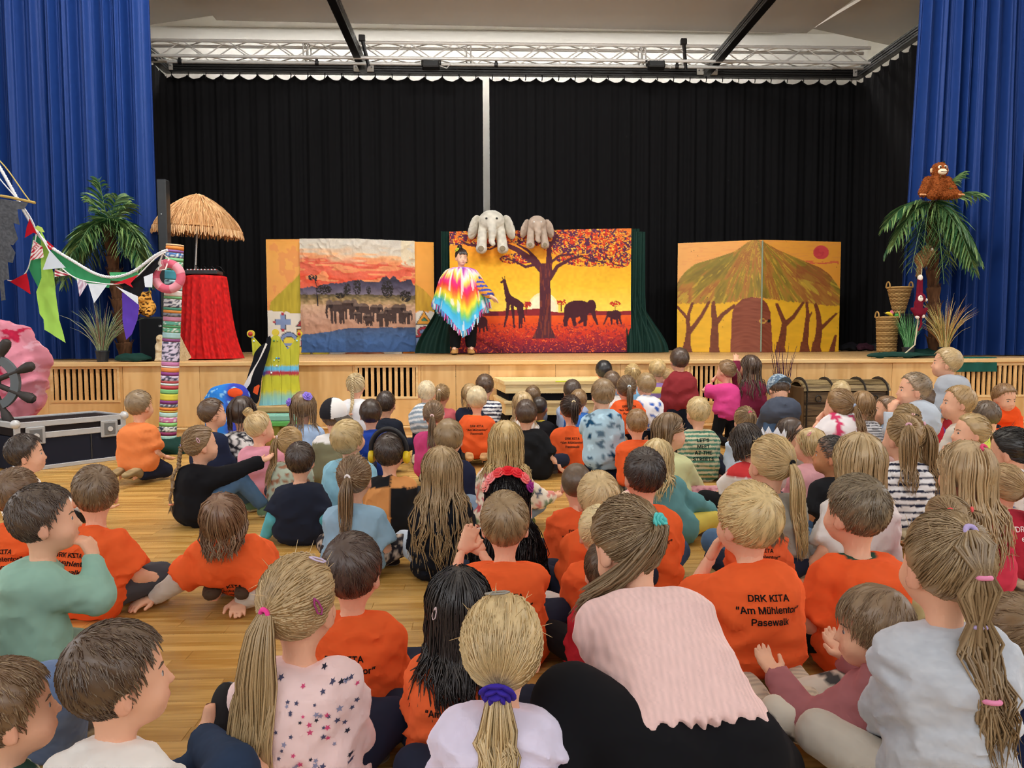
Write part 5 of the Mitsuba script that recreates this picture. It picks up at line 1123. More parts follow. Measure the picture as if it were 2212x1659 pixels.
def palm(label, base, top, seed, specs):
    rng = np.random.default_rng(seed); t = thing('palm', label, 'artificial palm'); base, top = np.array(base), np.array(top); n = 9
    for i in range(n):
        a, b = base + (top - base) * i / n, base + (top - base) * (i + 1) / n; r = .075 - .022 * i / n
        m = tube([a, a + (b - a) * .5, b, b + (b - a) * .12], [r * .82, r * .95, r * 1.18, r * .9], 14); m = lump(trimesh.Trimesh(m.vertices, m.faces, process=True).subdivide(), .010, 18, seed + i)
        put('trunk_segment', m, mixc(lin('#2d1d14'), lin('#6a4a34'), meshkit.noise(m.vertices * np.array([60, 60, 14]), 3)), 'matte', True, parent=t)
        fl = []
        for k in range(16):
            an = rng.uniform(0, 2 * np.pi); o = np.array([math.cos(an), math.sin(an), 0]); p = b + o * r * 1.05; fl.append(tube([p, p + o * .018 + [0, 0, .03], p + o * .03 + [0, 0, .055]], [.004, .003, .001], 4))
        k_ = put('bark_fibre', cat(fl), '#4a3325', 'matte', parent=t, kind='stuff')
    for az, el, L, dr in specs:
        a, e = math.radians(az), math.radians(el); m, c = frond(top + [0, 0, .0], (math.sin(a) * math.cos(e), -math.cos(a) * math.cos(e) * .7, math.sin(e)), L, dr, rng); put('frond', m, c, 'leaf', False, parent=t)
    return t
pl, pt = aty(272, 772, 8.85), aty(234, 492, 8.85); pl[2] = HS + .03
rng = np.random.default_rng(2)
palm('artificial palm on the left of the stage behind the bunting rope', pl, pt, 3, [(a + rng.uniform(-14, 14), rng.uniform(5, 60), rng.uniform(.45, .62), rng.uniform(.9, 1.7)) for a in np.linspace(0, 345, 26)] + [(250, 80, .62, .1), (60, 70, .5, .25), (100, 62, .48, .3), (300, 66, .5, .3)])
p2, p3 = aty(2020, 750, 8.85), aty(2012, 440, 8.85); p2[2] = HS + .03
palm('artificial palm on the right of the stage, carrying the toy ape', p2, p3, 9, [(270, 25, .62, .9), (285, 5, .5, 1.1), (240, -10, .5, 1.0), (60, 55, .55, .25), (80, 30, .62, .35), (45, 75, .50, .1), (20, -5, .55, 1.5), (350, -15, .55, 1.4), (60, -10, .5, 1.3), (320, -10, .55, 1.3), (95, 0, .5, 1.1), (10, 40, .3, 1.8), (330, 10, .45, 1.6), (40, 0, .55, 1.4), (150, 30, .4, 1.0), (210, 30, .4, 1.0), (5, -35, .46, .9), (30, -28, .48, 1.0), (345, -32, .44, .9), (18, -15, .5, 1.3), (50, -40, .42, .8)])
def grass(label, c, H, n, spread, cols, seed, pot=True, name='potted_grass'):
    rng = np.random.default_rng(seed); t = thing(name, label, 'potted grass'); c = np.array(c, float)
    if pot: put('pot', lathe([(.001, 0), (.055, 0), (.07, .11), (.074, .11), (.074, .125), (.064, .125), (.06, .10), (.001, .10)], 20, c), '#20242a', 'plastic', 40, parent=t)
    for k in range(n):
        a = rng.uniform(0, 2 * np.pi); h = H * rng.uniform(.55, 1.1); o = np.array([math.cos(a), math.sin(a) * .5, 0]) * spread * rng.random() ** .7 * h; b = c + np.array([math.cos(a) * .045, math.sin(a) * .045, .09 if pot else .01]) * rng.uniform(.2, 1)
        ts = np.linspace(0, 1, 5); P = b + np.outer(ts ** 1.6, o) + np.outer(ts * h - .25 * h * ts ** 3 * min(1, np.linalg.norm(o) / h * 2), [0, 0, 1.0]); w = rng.uniform(.003, .0055) * np.array([1, 1, .9, .6, .1])
        put('blade', tube(P, w, 3, False), lin(cols[rng.integers(len(cols))]) * rng.uniform(.8, 1.2), 'leaf', True, parent=t)
    return t
g = aty(222, 779, 8.62); g[2] = HS
grass('bushy grey-green grass in a dark pot in front of the left palm', g, .62, 110, .75, ['#7d9066', '#8fa27a', '#5f7350', '#a3ab86', '#8a6a5a'], 4)
g = aty(1962, 762, 8.75); g[2] = HS
grass('upright green grass in a dark pot at the right, beside the wicker basket', g, .50, 100, .42, ['#4f8a52', '#6aa568', '#8cc08a', '#3f7a45'], 5)
g = aty(2040, 762, 8.68); g[2] = HS
grass('golden dry grass in a dark pot at the right, below the palm with the toy ape', g, .68, 130, .65, ['#c9b06a', '#b98c4f', '#d9c890', '#a9733f', '#9a9a58'], 6)
def twigs():
    rng = np.random.default_rng(8); c = aty(1688, 900, 7.95); c[2] = 0; t = thing('twig_bundle', 'tall vase of bare dark purple twigs in front of the stage below the hut painting', 'twigs')
    put('vase', lathe([(.001, 0), (.06, 0), (.075, .18), (.05, .38), (.045, .42), (.038, .42), (.04, .36), (.001, .34)], 18, c), '#4a4038', 'plastic', 40, parent=t)
    for k in range(34):
        a = rng.uniform(0, 2 * np.pi); o = np.array([math.cos(a), math.sin(a) * .6, 0]) * rng.uniform(.02, .14); h = rng.uniform(.6, 1.02); b = c + np.array([math.cos(a) * .02, math.sin(a) * .02, .36]); ts = np.linspace(0, 1, 5)
        P = b + np.outer(ts ** 1.3, o) + np.outer(ts * (h - .36), [0, 0, 1.0]) + rng.normal(0, .006, (5, 3)); put('twig', tube(P, [.005, .0045, .004, .003, .0015], 4), ['#3a2038', '#4a2a48', '#5f4038', '#2f1c2c'][k % 4], 'matte', True, parent=t)
twigs()
# ---------------------------------------------------------------- left: speaker, sunshade, table, pole
yS = 8.75; a, b = aty(300, 700, yS)[0], aty(354, 700, yS)[0]; zs = zt(320, 684, yS)
t = thing('subwoofer', 'black bass speaker box standing on the left of the stage', 'speaker')
put('cabinet', box((a, yS, HS + .004), (b, yS + .35, zs), .01), '#1d2024', 'plastic', parent=t); put('grille', box((a + .015, yS - .006, HS + .03), (b - .015, yS + .002, zs - .02), .004), '#16181b', 'matte', parent=t)
m = meshkit.text_mesh('LD', .018, .002, True); m = up_xz(m); put('badge', mv(m, (b - .055, yS - .0085, zt(340, 706, yS))), '#d5d8da', 'plastic', parent=t)
t = thing('column_speaker', 'slim tall black column speaker rising from the bass box at the left', 'speaker'); a, b = aty(332, 500, yS)[0], aty(352, 500, yS)[0]
put('mast', box((a + .002, yS + .12, zs + .002), (b - .002, yS + .22, zt(342, 540, yS)), .006), '#1c1f22', 'plastic', parent=t); put('column', box((a, yS + .11, zt(342, 540, yS)), (b, yS + .23, zt(342, 382, yS)), .008), '#1f2225', 'plastic', parent=t)
put('led', ellipsoid((a + .045, yS + .106, zt(340, 459, yS)), (.006, .004, .006), 1), '#e9ecee', 'plastic', True, parent=t)
# thatched sunshade on a pole
yU = 9.6; top, ax = aty(428, 424, yU), unit([.06, -.06, 1]); t = thing('straw_parasol', 'straw beach parasol behind the red velvet table', 'parasol'); R_ = aty(522, 500, yU)[0] - aty(430, 500, yU)[0]; rng = np.random.default_rng(12)
X_ = unit(np.cross(ax, [0, 1, 0])); Y_ = np.cross(ax, X_)
def canopy(r): return -.52 * R_ * (r / R_) ** 2.0 - .24 * R_ * (r / R_)
put('pole', tube([aty(409, 590, yU + .0) * [1, 1, 0] + [0, 0, HS + .002], top - ax * .05], .012, 10), '#d9d9d6', 'metal', 40, parent=t)
prof = [(r, canopy(r)) for r in np.linspace(.003, R_ * .97, 12)]; m = lathe(prof, 32); put('shell', M(m.vertices @ np.stack([X_, Y_, ax]) + top, m.faces), '#b98a5a', 'cloth', True, parent=t)
P, C = [], []
for tier, (r0, r1) in enumerate(((.02, .42), (.30, .72), (.58, 1.03))):
    n = 420 + 200 * tier; th = rng.uniform(0, 2 * np.pi, n); ra = R_ * (r0 + (r1 - .16 - r0) * rng.random(n) ** .6); rb = np.minimum(ra + R_ * .20, R_ * r1) + rng.normal(0, .012, n); mm = 4; s = np.linspace(0, 1, mm)
    rr = ra[:, None] + (rb - ra)[:, None] * s; tt = th[:, None] + rng.normal(0, .03, (n, 1)) * s; zz = canopy(rr) + .014 + rng.random((n, 1)) * .02 - (.05 * (tier == 2) + .02) * s[None] ** 3
    Q = np.stack([rr * np.cos(tt), rr * np.sin(tt), zz], -1) @ np.stack([X_, Y_, ax]) + top; P.append(Q); C.append(mixc(lin('#b98655'), lin('#ecc695'), rng.random(n)))
m, c, nn = strands(np.concatenate(P), np.tile([[.006, .006, .005, .003]], (sum(map(len, P)), 1)), np.concatenate(C)); put('straw_thatch', m, c, 'matte', False, parent=t, normals=nn, kind='stuff')
fr = []
for th in np.linspace(0, 2 * np.pi, 150, endpoint=False): 
    r = R_ * 1.0; q = np.array([[r * math.cos(th), r * math.sin(th), canopy(r)], [r * 1.02 * math.cos(th), r * 1.02 * math.sin(th), canopy(r) - .09]]) @ np.stack([X_, Y_, ax]) + top; fr.append(np.stack([q[0], (q[0] + q[1]) / 2, q[1] + rng.normal(0, .008, 3)]))
m, c, nn = strands(np.array(fr), np.tile([[.009, .010, .006]], (150, 1)), mixc(lin('#d3a878'), lin('#f0d0a4'), rng.random(150))); put('straw_fringe', m, c, 'matte', False, parent=t, normals=nn, kind='stuff')
# red velvet table with mixing desk
yT = 9.25; cx = aty(440, 700, yT); zt_ = zt(440, 594, yT); RT = (aty(478, 600, yT)[0] - aty(384, 600, yT)[0]) / 2; RB = RT * 1.22; cx = np.array([aty(432, 600, yT)[0], yT + RT * .6, 0])
t = thing('velvet_table', 'small round table under a gathered red velvet cloth', 'table')
def fn(u, v):
    th = u * 2 * np.pi; w = np.clip((v - .12) / .88, 0, 1); r = np.where(v < .12, RT * v / .12, RT + (RB - RT) * w ** .7 + .05 * w ** 3) + .022 * w ** .6 * np.sin(th * 17 + 1.5 * np.sin(th * 3)) + .014 * w * np.sin(th * 31 + 2)
    z = np.where(v < .12, zt_, zt_ + (HS + .012 - zt_) * w) ; return np.stack([cx[0] + r * np.cos(th) + .05 * w ** 4 * (np.cos(th) > 0), cx[1] + r * np.sin(th) * .8, z], -1)
m = sheet(fn, 260, 40); v = m.vertices; c = mixc(lin('#8e0f14'), lin('#d8201f'), ns(v[:, 0] * 60, v[:, 1] * 60, v[:, 2] * 60 )); put('cloth', m, c, 'velvet', True, parent=t); put('leg', tube([(cx[0], cx[1], HS + .002), (cx[0], cx[1], zt_ - .01)], .03, 10), '#2a2a2c', 'plastic', parent=t)
t = thing('mixing_desk', 'small dark mixing desk on the red velvet table', 'mixer'); mx = aty(432, 588, yT)[0]
m = mv(box((-.20, -.11, 0), (.20, .11, .045), .008), (mx, cx[1] - .05, zt_ + .008), rx=0); put('case', m, '#26282b', 'plastic', parent=t); put('panel', mv(box((-.19, -.10, .045), (.19, .10, .05), .002), (mx, cx[1] - .05, zt_ + .008)), '#4a4e52', 'plastic', parent=t)
for i in range(9):
    for j in range(3): put('knob', mv(trimesh.creation.cylinder(.008, .016, sections=8), (mx - .16 + i * .04, cx[1] - .11 + j * .045, zt_ + .066)), ['#c9ccce', '#b03a34', '#3a3d40'][j], 'plastic', parent=t)
for i in range(4): put('cable', tube([(mx - .12 + .08 * i, cx[1] + .05, zt_ + .05), (mx - .11 + .08 * i, cx[1] + .02, zt_ + .13), (mx - .07 + .09 * i, cx[1] - .02, zt_ + .10), (mx - .05 + .09 * i, cx[1] + .04, zt_ + .05)], .004, 5), '#141517', 'plastic', True, parent=t)
# pole wrapped with strips
pb, ptop = aty(361, 985, 7.5), aty(378, 528, 7.45); pb[2] = .0; t = thing('painted_pole', 'tall tube wrapped in many bright patterned strips, left of the crown board', 'pole')
seq = [(0, '#d9b98f', 528), (0, '#e08a3e', 533), (0, '#8a5a9a', 541), (3, '#3a6fae', 547), (0, '#7cc08a', 558), (3, '#5fae8a', 566), (0, '#46a0b0', 585), (2, '#9fc9cf', 605), (0, '#e8e4e0', 628), (0, '#6fae7a', 640), (2, '#e4e7ec', 646), (0, '#4f9a86', 664), (0, '#e39a4a', 670), (2, '#8a8e98', 676), (0, '#c98aa8', 684), (3, '#5fae9a', 694), (0, '#58a878', 703), (3, '#58b08a', 708), (0, '#a9d3d8', 718), (0, '#8d4d86', 731), (2, '#d9d0e8', 738), (0, '#c77fb0', 781), (0, '#e6e2ea', 790), (0, '#dd8a4a', 794), (0, '#8a3f86', 803), (2, '#d8cbe6', 811), (0, '#b24a52', 822), (0, '#cfe0e6', 827), (0, '#b8434c', 832), (0, '#7ec07e', 840), (0, '#d8cf4a', 850), (0, '#7f3a80', 864), (2, '#b9bcc4', 872), (0, '#dd8338', 879), (0, '#c9b04a', 886), (0, '#b8ddd8', 890), (3, '#cf7fb0', 900), (0, '#8acb78', 912), (2, '#e6eae0', 920), (0, '#8a2f5c', 932), (0, '#a9cfc0', 940), (0, '#a9cfc0', 985)]
ax = unit(ptop - pb); zz = [aty(378 - (py - 528) * 17 / 457, py, 7.47)[2] for _, _, py in seq]; zz[0] = ptop[2]; zz[-1] = .003
put('tube', tube([pb + ax * .004, ptop], .076, 24), '#b8a98c', 'paint', 40, parent=t)
for (pat, c, _), z0, z1 in zip(seq[:-1], zz[:-1], zz[1:]):
    a, b = pb + ax * ((z0 - pb[2]) / ax[2]), pb + ax * ((z1 - pb[2]) / ax[2]); nr = max(2, int((z0 - z1) / .012) + 1); m = tube(np.linspace(b + ax * .0015, a - ax * .0015, nr), .0795, 28, cap=True); cc = np.tile(lin(c), (len(m.vertices), 1))
    if pat: q = ns(m.vertices[:, 0] * 55, m.vertices[:, 1] * 55, m.vertices[:, 2] * 55, pat); cc = np.where((q > (.55 if pat == 2 else .62))[:, None], lin('#3a3f58' if pat == 2 else '#e9efe9'), cc)
    put('strip', m, cc, 'glossy' if pat == 3 else 'paint', True, parent=t)
put('foot_cloth', lump(mv(ellipsoid((0, 0, 0), (.22, .18, .10), 3), (pb[0] + .02, pb[1] - .03, .05)), .05, 8, 3), '#12352e', 'velvet', True, parent=t, label='dark green velvet around the foot')
# lifebuoy
rc = aty(363, 597, 7.28); t = thing('lifebuoy', 'pink cloth lifebuoy hanging on the patterned pole', 'lifebuoy')
for i in range(8):
    an = np.linspace(i * np.pi / 4, (i + 1) * np.pi / 4, 9) + .2; P = rc + np.stack([np.cos(an) * .118, an * 0, np.sin(an) * .118], 1); put('segment', tube(P, .040, 14), '#e59aa8' if i % 2 == 0 else '#d4667c', 'cloth', 60, parent=t)
put('rope', tube(rc + np.array([[-.05, -.04, .14], [-.02, -.05, .2], [.02, -.02, .16], [.0, -.05, .06], [-.07, -.05, .05], [-.05, -.04, .14]]), .008, 6), '#ece9e4', 'cloth', True, parent=t)
put('tag', mv(box((-.05, -.004, -.025), (.05, .004, .03), .003), rc + [-.085, -.048, .085], ry=-35), '#e8e6e2', 'cloth', parent=t); put('emblem', mv(box((-.028, -.006, -.014), (.028, -.003, .018), .001), rc + [-.085, -.048, .085], ry=-35), '#2a2a2e', 'cloth', parent=t)
# ---------------------------------------------------------------- left: ropes, pennants, cloths, flag, wheel
yB = 7.2
def rope(name, pts, r, col, label, y=yB, catn='rope'):
    P = np.array([aty(a, b, y + (c[0] if c else 0)) for a, b, *c in pts]); from scipy.interpolate import CubicSpline
    tt = np.concatenate([[0], np.cumsum(np.linalg.norm(np.diff(P, axis=0), axis=1))]); P = CubicSpline(tt, P)(np.linspace(0, tt[-1], 60)); n = len(P); ms = []
    _, a, b = frames(P); s = np.linspace(0, tt[-1] / (r * 5.5), n * 6); f = np.linspace(0, n - 1, n * 6); I_ = lambda Q: np.stack([np.interp(f, np.arange(n), Q[:, k]) for k in range(3)], 1); P2, a2, b2 = I_(P), I_(a), I_(b)
    t = thing(name, label, catn)
    for k in range(3): ph = s * 2 * np.pi / 1.0 + k * 2.094; put('strand', tube(P2 + .55 * r * (np.cos(ph)[:, None] * a2 + np.sin(ph)[:, None] * b2), r * .62, 5), col, 'cloth', True, parent=t)
    return P
rope('rope', [(-40, 300), (0, 362), (60, 470), (95, 520), (160, 565), (230, 598), (285, 588), (330, 556), (362, 540)], .013, '#e2e4e6', 'thick white twisted rope sloping from the top left to the patterned pole')
rope('cord', [(-40, 318), (0, 348), (40, 400), (66, 436)], .0055, '#c9b46a', 'thin yellow cord tied to the tip of the bamboo stick', catn='cord')
line = [(-30, 340), (18, 408), (66, 470), (78, 505), (70, 540), (58, 585), (42, 602), (16, 605)]
rope('pennant_line', line, .005, '#e9e9ea', 'white tape carrying red pennants beside the tattered grey flag', yB - .01, 'tape')
rope('pennant_line', [(82, 500), (105, 540), (135, 580), (170, 603), (205, 610), (240, 614), (285, 604), (318, 575), (358, 545)], .0055, '#ececec', 'white tape sagging with white and checked pennants up to the patterned pole', yB - .02, 'tape')
def cloth_poly(name, pts, y, color, label, catn, amp=.02, f=6.0, mat='cloth', fn=None, part=None, parent=None, seed=0, size=.022, tilt=0.0):
    P = px_poly(pts, y); g = trimesh.creation.triangulate_polygon(__import__('shapely').Polygon(P), engine='earcut'); V, F = trimesh.remesh.subdivide_to_size(np.column_stack([g[0], np.zeros(len(g[0]))]), g[1], size)
    mm = trimesh.Trimesh(V, F, process=True); V, F = np.array(mm.vertices), np.array(mm.faces); x, z = V[:, 0], V[:, 1]; yy = y + amp * (fb(x * f, z * f * .5, seed + .5, 3) - .5) * 2 + tilt * (z - z.mean())
    c = lin(color) if fn is None else fn(x, z, P); return put(name, M(np.stack([x, yy, z], 1), F), c, mat, True, parent=parent, label=label, cat=catn)
def check(c1, c2, s):
    def fn(x, z, P): a = np.floor(x / s) + np.floor(z / s * .9 + x / s * .2); return np.where((a % 2 == 0)[:, None], lin(c1), lin(c2))
    return fn
def striped(c1, c2, s, ang=0.3):
    def fn(x, z, P): return np.where((np.sin((z + ang * x) / s * 2 * np.pi) > 0)[:, None], lin(c1), lin(c2))
    return fn
Pn = 'pennant'; G = 'pennant'
cloth_poly(Pn, [(64, 472), (82, 508), (78, 505), (72, 503), (54, 514), (58, 490)], yB - .03, '#c2182c', 'crumpled red pennant where the white rope meets the green cloth', Pn, .015)
cloth_poly(Pn, [(20, 608), (58, 590), (62, 606), (67, 636), (45, 622)], yB - .02, '#c01a2c', 'red pennant hanging lowest, beside the tattered grey flag', Pn, .015)
cloth_poly(Pn, [(72, 518), (92, 533), (95, 556), (65, 563), (68, 540)], yB - .05, None, 'red and white checked pennant in front of the green cloth', Pn, .01, fn=check('#b5243a', '#efe6e6', .016))
cloth_poly(Pn, [(108, 541), (142, 578), (92, 583)], yB - .04, '#cfdbe6', 'plain pale blue pennant left of the striped one', Pn, .012)
cloth_poly(Pn, [(118, 580), (152, 594), (118, 598)], yB - .03, None, 'red and white striped pennant under the rope', Pn, .008, fn=striped('#a3263a', '#efe9e9', .03))
cloth_poly(Pn, [(165, 600), (190, 612), (172, 641)], yB - .03, None, 'small blue and pink checked pennant left of the white one', Pn, .008, fn=check('#b99ab0', '#dfe3ee', .014))
cloth_poly(Pn, [(190, 612), (232, 615), (203, 655)], yB - .04, '#d9e3ee', 'white pennant hanging over the grey-green grass', Pn, .012)
cloth_poly(Pn, [(243, 614), (299, 593), (282, 612), (288, 622), (270, 612)], yB - .04, '#c4232f', 'red pennant below the knot of the green cloth', Pn, .012)
cloth_poly(Pn, [(250, 618), (298, 640), (299, 658)], yB - .05, '#dce4ee', 'white pennant in front of the violet veil', Pn, .01)
cloth_poly(Pn, [(310, 598), (330, 590), (329, 621), (313, 620)], yB - .03, '#dfe8f2', 'white pennant left of the pink lifebuoy', Pn, .01)
cloth_poly(Pn, [(101, 519), (116, 532), (112, 540), (104, 537)], yB - .01, '#b81e2e', 'tiny red pennant behind the rope at the lime cloth', Pn, .01)
cloth_poly('bandana', [(84, 500), (72, 512), (62, 580), (84, 624), (101, 620), (96, 560), (104, 540)], yB + .03, '#3f9a68', 'green cloth hanging from the rope behind the checked pennant', 'cloth', .02)
cloth_poly('bandana', [(88, 492), (108, 540), (112, 575), (120, 620), (128, 690), (142, 741), (95, 712), (92, 690), (84, 678), (79, 630), (90, 600)], yB + .02, '#a5d65f', 'long lime green cloth hanging from the rope', 'cloth', .03)
cloth_poly('bandana', [(104, 528), (140, 556), (190, 586), (232, 596), (240, 600), (236, 622), (205, 618), (165, 606), (125, 570)], yB + .01, '#3f9a66', 'large green cloth slung along the white rope', 'cloth', .03)
cloth_poly('bandana', [(236, 588), (292, 588), (310, 594), (280, 608), (240, 606)], yB, '#4aa06a', 'short green cloth knotted to the rope in front of the left palm', 'cloth', .015)
cloth_poly('bandana', [(252, 610), (296, 598), (330, 566), (345, 556), (338, 580), (318, 610), (302, 640), (285, 636)], yB - .01, '#17171b', 'black pirate cloth beside the pink lifebuoy', 'cloth', .02)
cloth_poly('veil', [(264, 632), (290, 640), (301, 660), (297, 690), (285, 722), (273, 734), (264, 690)], yB, '#5b3fb0', 'violet gauze veil hanging in front of the left palm', 'veil', .02)
cloth_poly('cap', [(76, 492), (82, 487), (92, 492), (97, 502), (84, 500)], yB - .05, '#bcd86a', 'small yellow-green cloth bundle on the rope knot', 'cloth', .02)
# tattered flag on a bamboo stick
t = thing('pirate_flag', 'tattered dark grey flag at the left edge hanging from a bamboo stick', 'flag')
put('stick', tube([aty(-120, 404, 7.0), aty(20, 426, 7.0), aty(76, 438, 7.0)], .012, 8), '#b59a5a', 'matte', True, parent=t)
fr_ = [(-130, 410), (60, 438), (52, 452), (38, 452), (40, 470), (43, 486), (30, 482), (34, 500), (39, 516), (28, 530), (22, 528), (34, 546), (28, 568), (16, 566), (18, 585), (20, 602), (8, 606), (10, 625), (12, 648), (2, 650), (0, 620), (-20, 640), (-60, 655), (-130, 640)]
cloth_poly('flag_cloth', fr_, 6.99, None, None, None, .025, 5, fn=lambda x, z, P: mixc(lin('#3d4046'), lin('#5a5d63'), ns(x * 90, z * 90, 2.)), parent=t)
# pink cloth bundle
pr = [('e', aty(-10, 790, 7.5), np.array([.38, .20, .34]), np.eye(3), .12), ('e', aty(62, 795, 7.5), np.array([.17, .16, .20]), np.eye(3), .1), ('e', aty(0, 728, 7.55), np.array([.24, .16, .14]), np.eye(3), .1), ('e', aty(20, 850, 7.5), np.array([.28, .18, .22]), np.eye(3), .1), ('c', aty(20, 880, 7.5), aty(10, 1000, 7.5), .16, .12, .1)]
fP = Field(pr, .022, zmin=.01); fP.wrinkle(.045, 3.0, 4.6, 5); fP.wrinkle(.016, 9, 5, 8); m = fP.mesh(); v = m.vertices; q = pattern(('print', '#e391a4', '#c23a52', .24, .20, ('#c23a52', '#edbccb', '#d8697e')), np.stack([v[:, 0], v[:, 1], v[:, 2]], 1), v, 3)
put('cloth_bundle', m, q, 'cloth', True, label='big pink flowered cloth bundle behind the ship wheel', cat='cloth bundle')
wc = aty(-20, 826, 6.75); t = thing('ship_wheel', 'grey wooden ship wheel with dark handles at the left edge', 'ship wheel'); an = np.linspace(0, 2 * np.pi, 49)
put('rim', M(*(lambda mm: (mm.vertices, mm.faces))(up_xz(prism(__import__('shapely').Point(0, 0).buffer(.245, 32).difference(__import__('shapely').Point(0, 0).buffer(.175, 32)), .04)))).apply_translation(wc + [0, -.02, 0]), '#5f676d', 'paint', 30, parent=t)
put('hub', up_xz(prism(__import__('shapely').Point(0, 0).buffer(.07, 24), .06)).apply_translation(wc + [0, -.03, 0]), '#43474c', 'paint', 30, parent=t)
for k in range(8):
    a = math.radians(k * 45 + 22); d = np.array([math.cos(a), 0, math.sin(a)]); P = [wc + d * r for r in (.05, .24, .26, .30, .35, .385, .40)]; put('handle', tube(P, [.022, .024, .026, .038, .046, .036, .012], 10), '#35302f', 'paint', 40, parent=t)
# flight cases
def flight_case(label, c, wx, wy, hz, yaw, latches):
    t = thing('flight_case', label, 'flight case'); tr_ = lambda m: mv(m, c, rz=yaw)
    e, s = .012, .035
    put('body', tr_(box((0, .003, .01), (wx, wy, hz * .72), .004)), '#232530', 'matte', parent=t); put('lid', tr_(box((0, .003, hz * .74), (wx, wy, hz - .003), .004)), '#241f20', 'matte', parent=t)
    for n, lo, hi in (('edge', (-e, -e + .004, hz - s), (wx + e, s * .4, hz + e)), ('edge', (-e, -e + .004, .0), (wx + e, s * .5, s)), ('edge', (-e, -e + .004, .0), (s, s * .5, hz)), ('edge', (wx - s, -e + .004, .0), (wx + e, s * .5, hz)), ('band', (-e, -e + .002, hz * .66), (wx + e, .006, hz * .79)), ('edge', (-e, 0, hz - s), (s * .6, wy, hz + e)), ('edge', (wx - s * .6, 0, hz - s), (wx + e, wy, hz + e)), ('edge', (-e, wy - s, hz - s), (wx + e, wy + e, hz + e)), ('rail', (wx * .66, -e + .004, s), (wx * .66 + .012, .004, hz * .66))):
        put(n, tr_(box(lo, hi, .004)), '#b9bcbe' if n != 'rail' else '#2a2b2e', 'metal' if n != 'rail' else 'plastic', parent=t)
    for x in (0, wx):
        for z in (.02, hz): put('corner_ball', tr_(mv(ellipsoid((0, 0, 0), (.038, .038, .038), 2), (x, 0, z if z > .1 else .04))), '#c9cbcc', 'metal', True, parent=t)
    for x in latches:
        put('latch', tr_(box((x - .075, -.022, hz * .55), (x + .075, -.004, hz * .92), .006)), '#a9acae', 'metal', parent=t); put('latch_dish', tr_(box((x - .05, -.027, hz * .6), (x + .05, -.018, hz * .87), .006)), '#6f7274', 'metal', parent=t); put('latch_knob', tr_(mv(trimesh.creation.cylinder(.022, .014, sections=12), (x, -.03, hz * .73), rx=90)), '#d0d2d3', 'metal', 40, parent=t)
A, B = atz(33, 917, .40), atz(268, 897, .40); d = B - A; L_ = np.linalg.norm(d[:2]); flight_case('black flight case with metal edges in front of the stage at the left', (A[0], A[1], 0), L_, .55, .40, math.degrees(math.atan2(d[1], d[0])), (L_ * .16, L_ * .84))
flight_case('black flight case cut off by the left edge of the picture', (A[0] - 1.12, A[1] - .5, 0), 1.05, .5, .44, math.degrees(math.atan2(d[1], d[0])), (.2, .85))
# ---------------------------------------------------------------- crown board, cape, bag, steps, chest
yC = 7.95; S_ = lambda pts: px_poly([(420 + a / 6.91, 690 + b / 6.91) for a, b in pts], yC)
import shapely
poly = shapely.Polygon(S_([(868, 530), (850, 270), (870, 255), (990, 390), (1100, 330), (1150, 270), (1195, 225), (1255, 250), (1385, 455), (1540, 260), (1565, 240), (1560, 500), (1550, 700), (1555, 900), (1580, 1110), (1590, 1260), (960, 1290), (985, 1180), (1010, 900), (1030, 700), (960, 600)]))
t = thing('crown_board', 'yellow-green wooden board cut like a crown with glass jewels, before the stage', 'crown board'); x0, x1 = poly.bounds[0], poly.bounds[2]; zb = lambda cy: aty(600, 690 + cy / 6.91, yC)[2]
for i, (a, b) in enumerate(zip(np.linspace(x0, x1, 6)[:-1], np.linspace(x0, x1, 6)[1:])):
    g = poly.intersection(shapely.box(a + .0012, -1, b - .0012, 3))
    for q in getattr(g, 'geoms', [g]):
        if q.area < 1e-4: continue
        m = up_xz(prism(q, .025)); V, F = trimesh.remesh.subdivide_to_size(m.vertices, m.faces, .035); z = V[:, 2] + .01 * ns(V[:, 0] * 20, 0., 1.); n_ = ns(V[:, 0] * 60, 1., V[:, 2] * 9)
        c = np.where((z > zb(690))[:, None], lin('#b3b42e'), np.where((z > zb(765))[:, None], lin('#5fb4dd'), np.where((z > zb(830))[:, None], mixc(lin('#3a4aa0'), lin('#a8303c'), sst(x0 + .10, x0 + .2, V[:, 0])), ramp(z + .04 * n_, [(zb(1240), '#7cc0cf'), (zb(1110), '#8fc0a8'), (zb(1030), '#c2bf2c'), (zb(850), '#b8b82e')]))))
        put('plank', M(V, F).apply_translation((0, yC, 0)), c * (.88 + .24 * n_)[:, None], 'paint', parent=t)
for cx_, cy_, r, ci in ((838, 215, 55, '#b02020'), (1205, 195, 50, None), (1565, 215, 40, '#b02020')):
    o = aty(420 + cx_ / 6.91, 690 + cy_ / 6.91, yC); put('knob_disc', mv(trimesh.creation.cylinder(r / 6.91 * yC / FPX, .025, sections=24), o + [0, .0125, 0], rx=90), '#c9b83a', 'paint', 40, parent=t)
    if ci: put('jewel', ellipsoid(o + [0, -.008, 0], (r * .6 / 6.91 * yC / FPX, .012, r * .6 / 6.91 * yC / FPX), 2), ci, 'glossy', True, parent=t)
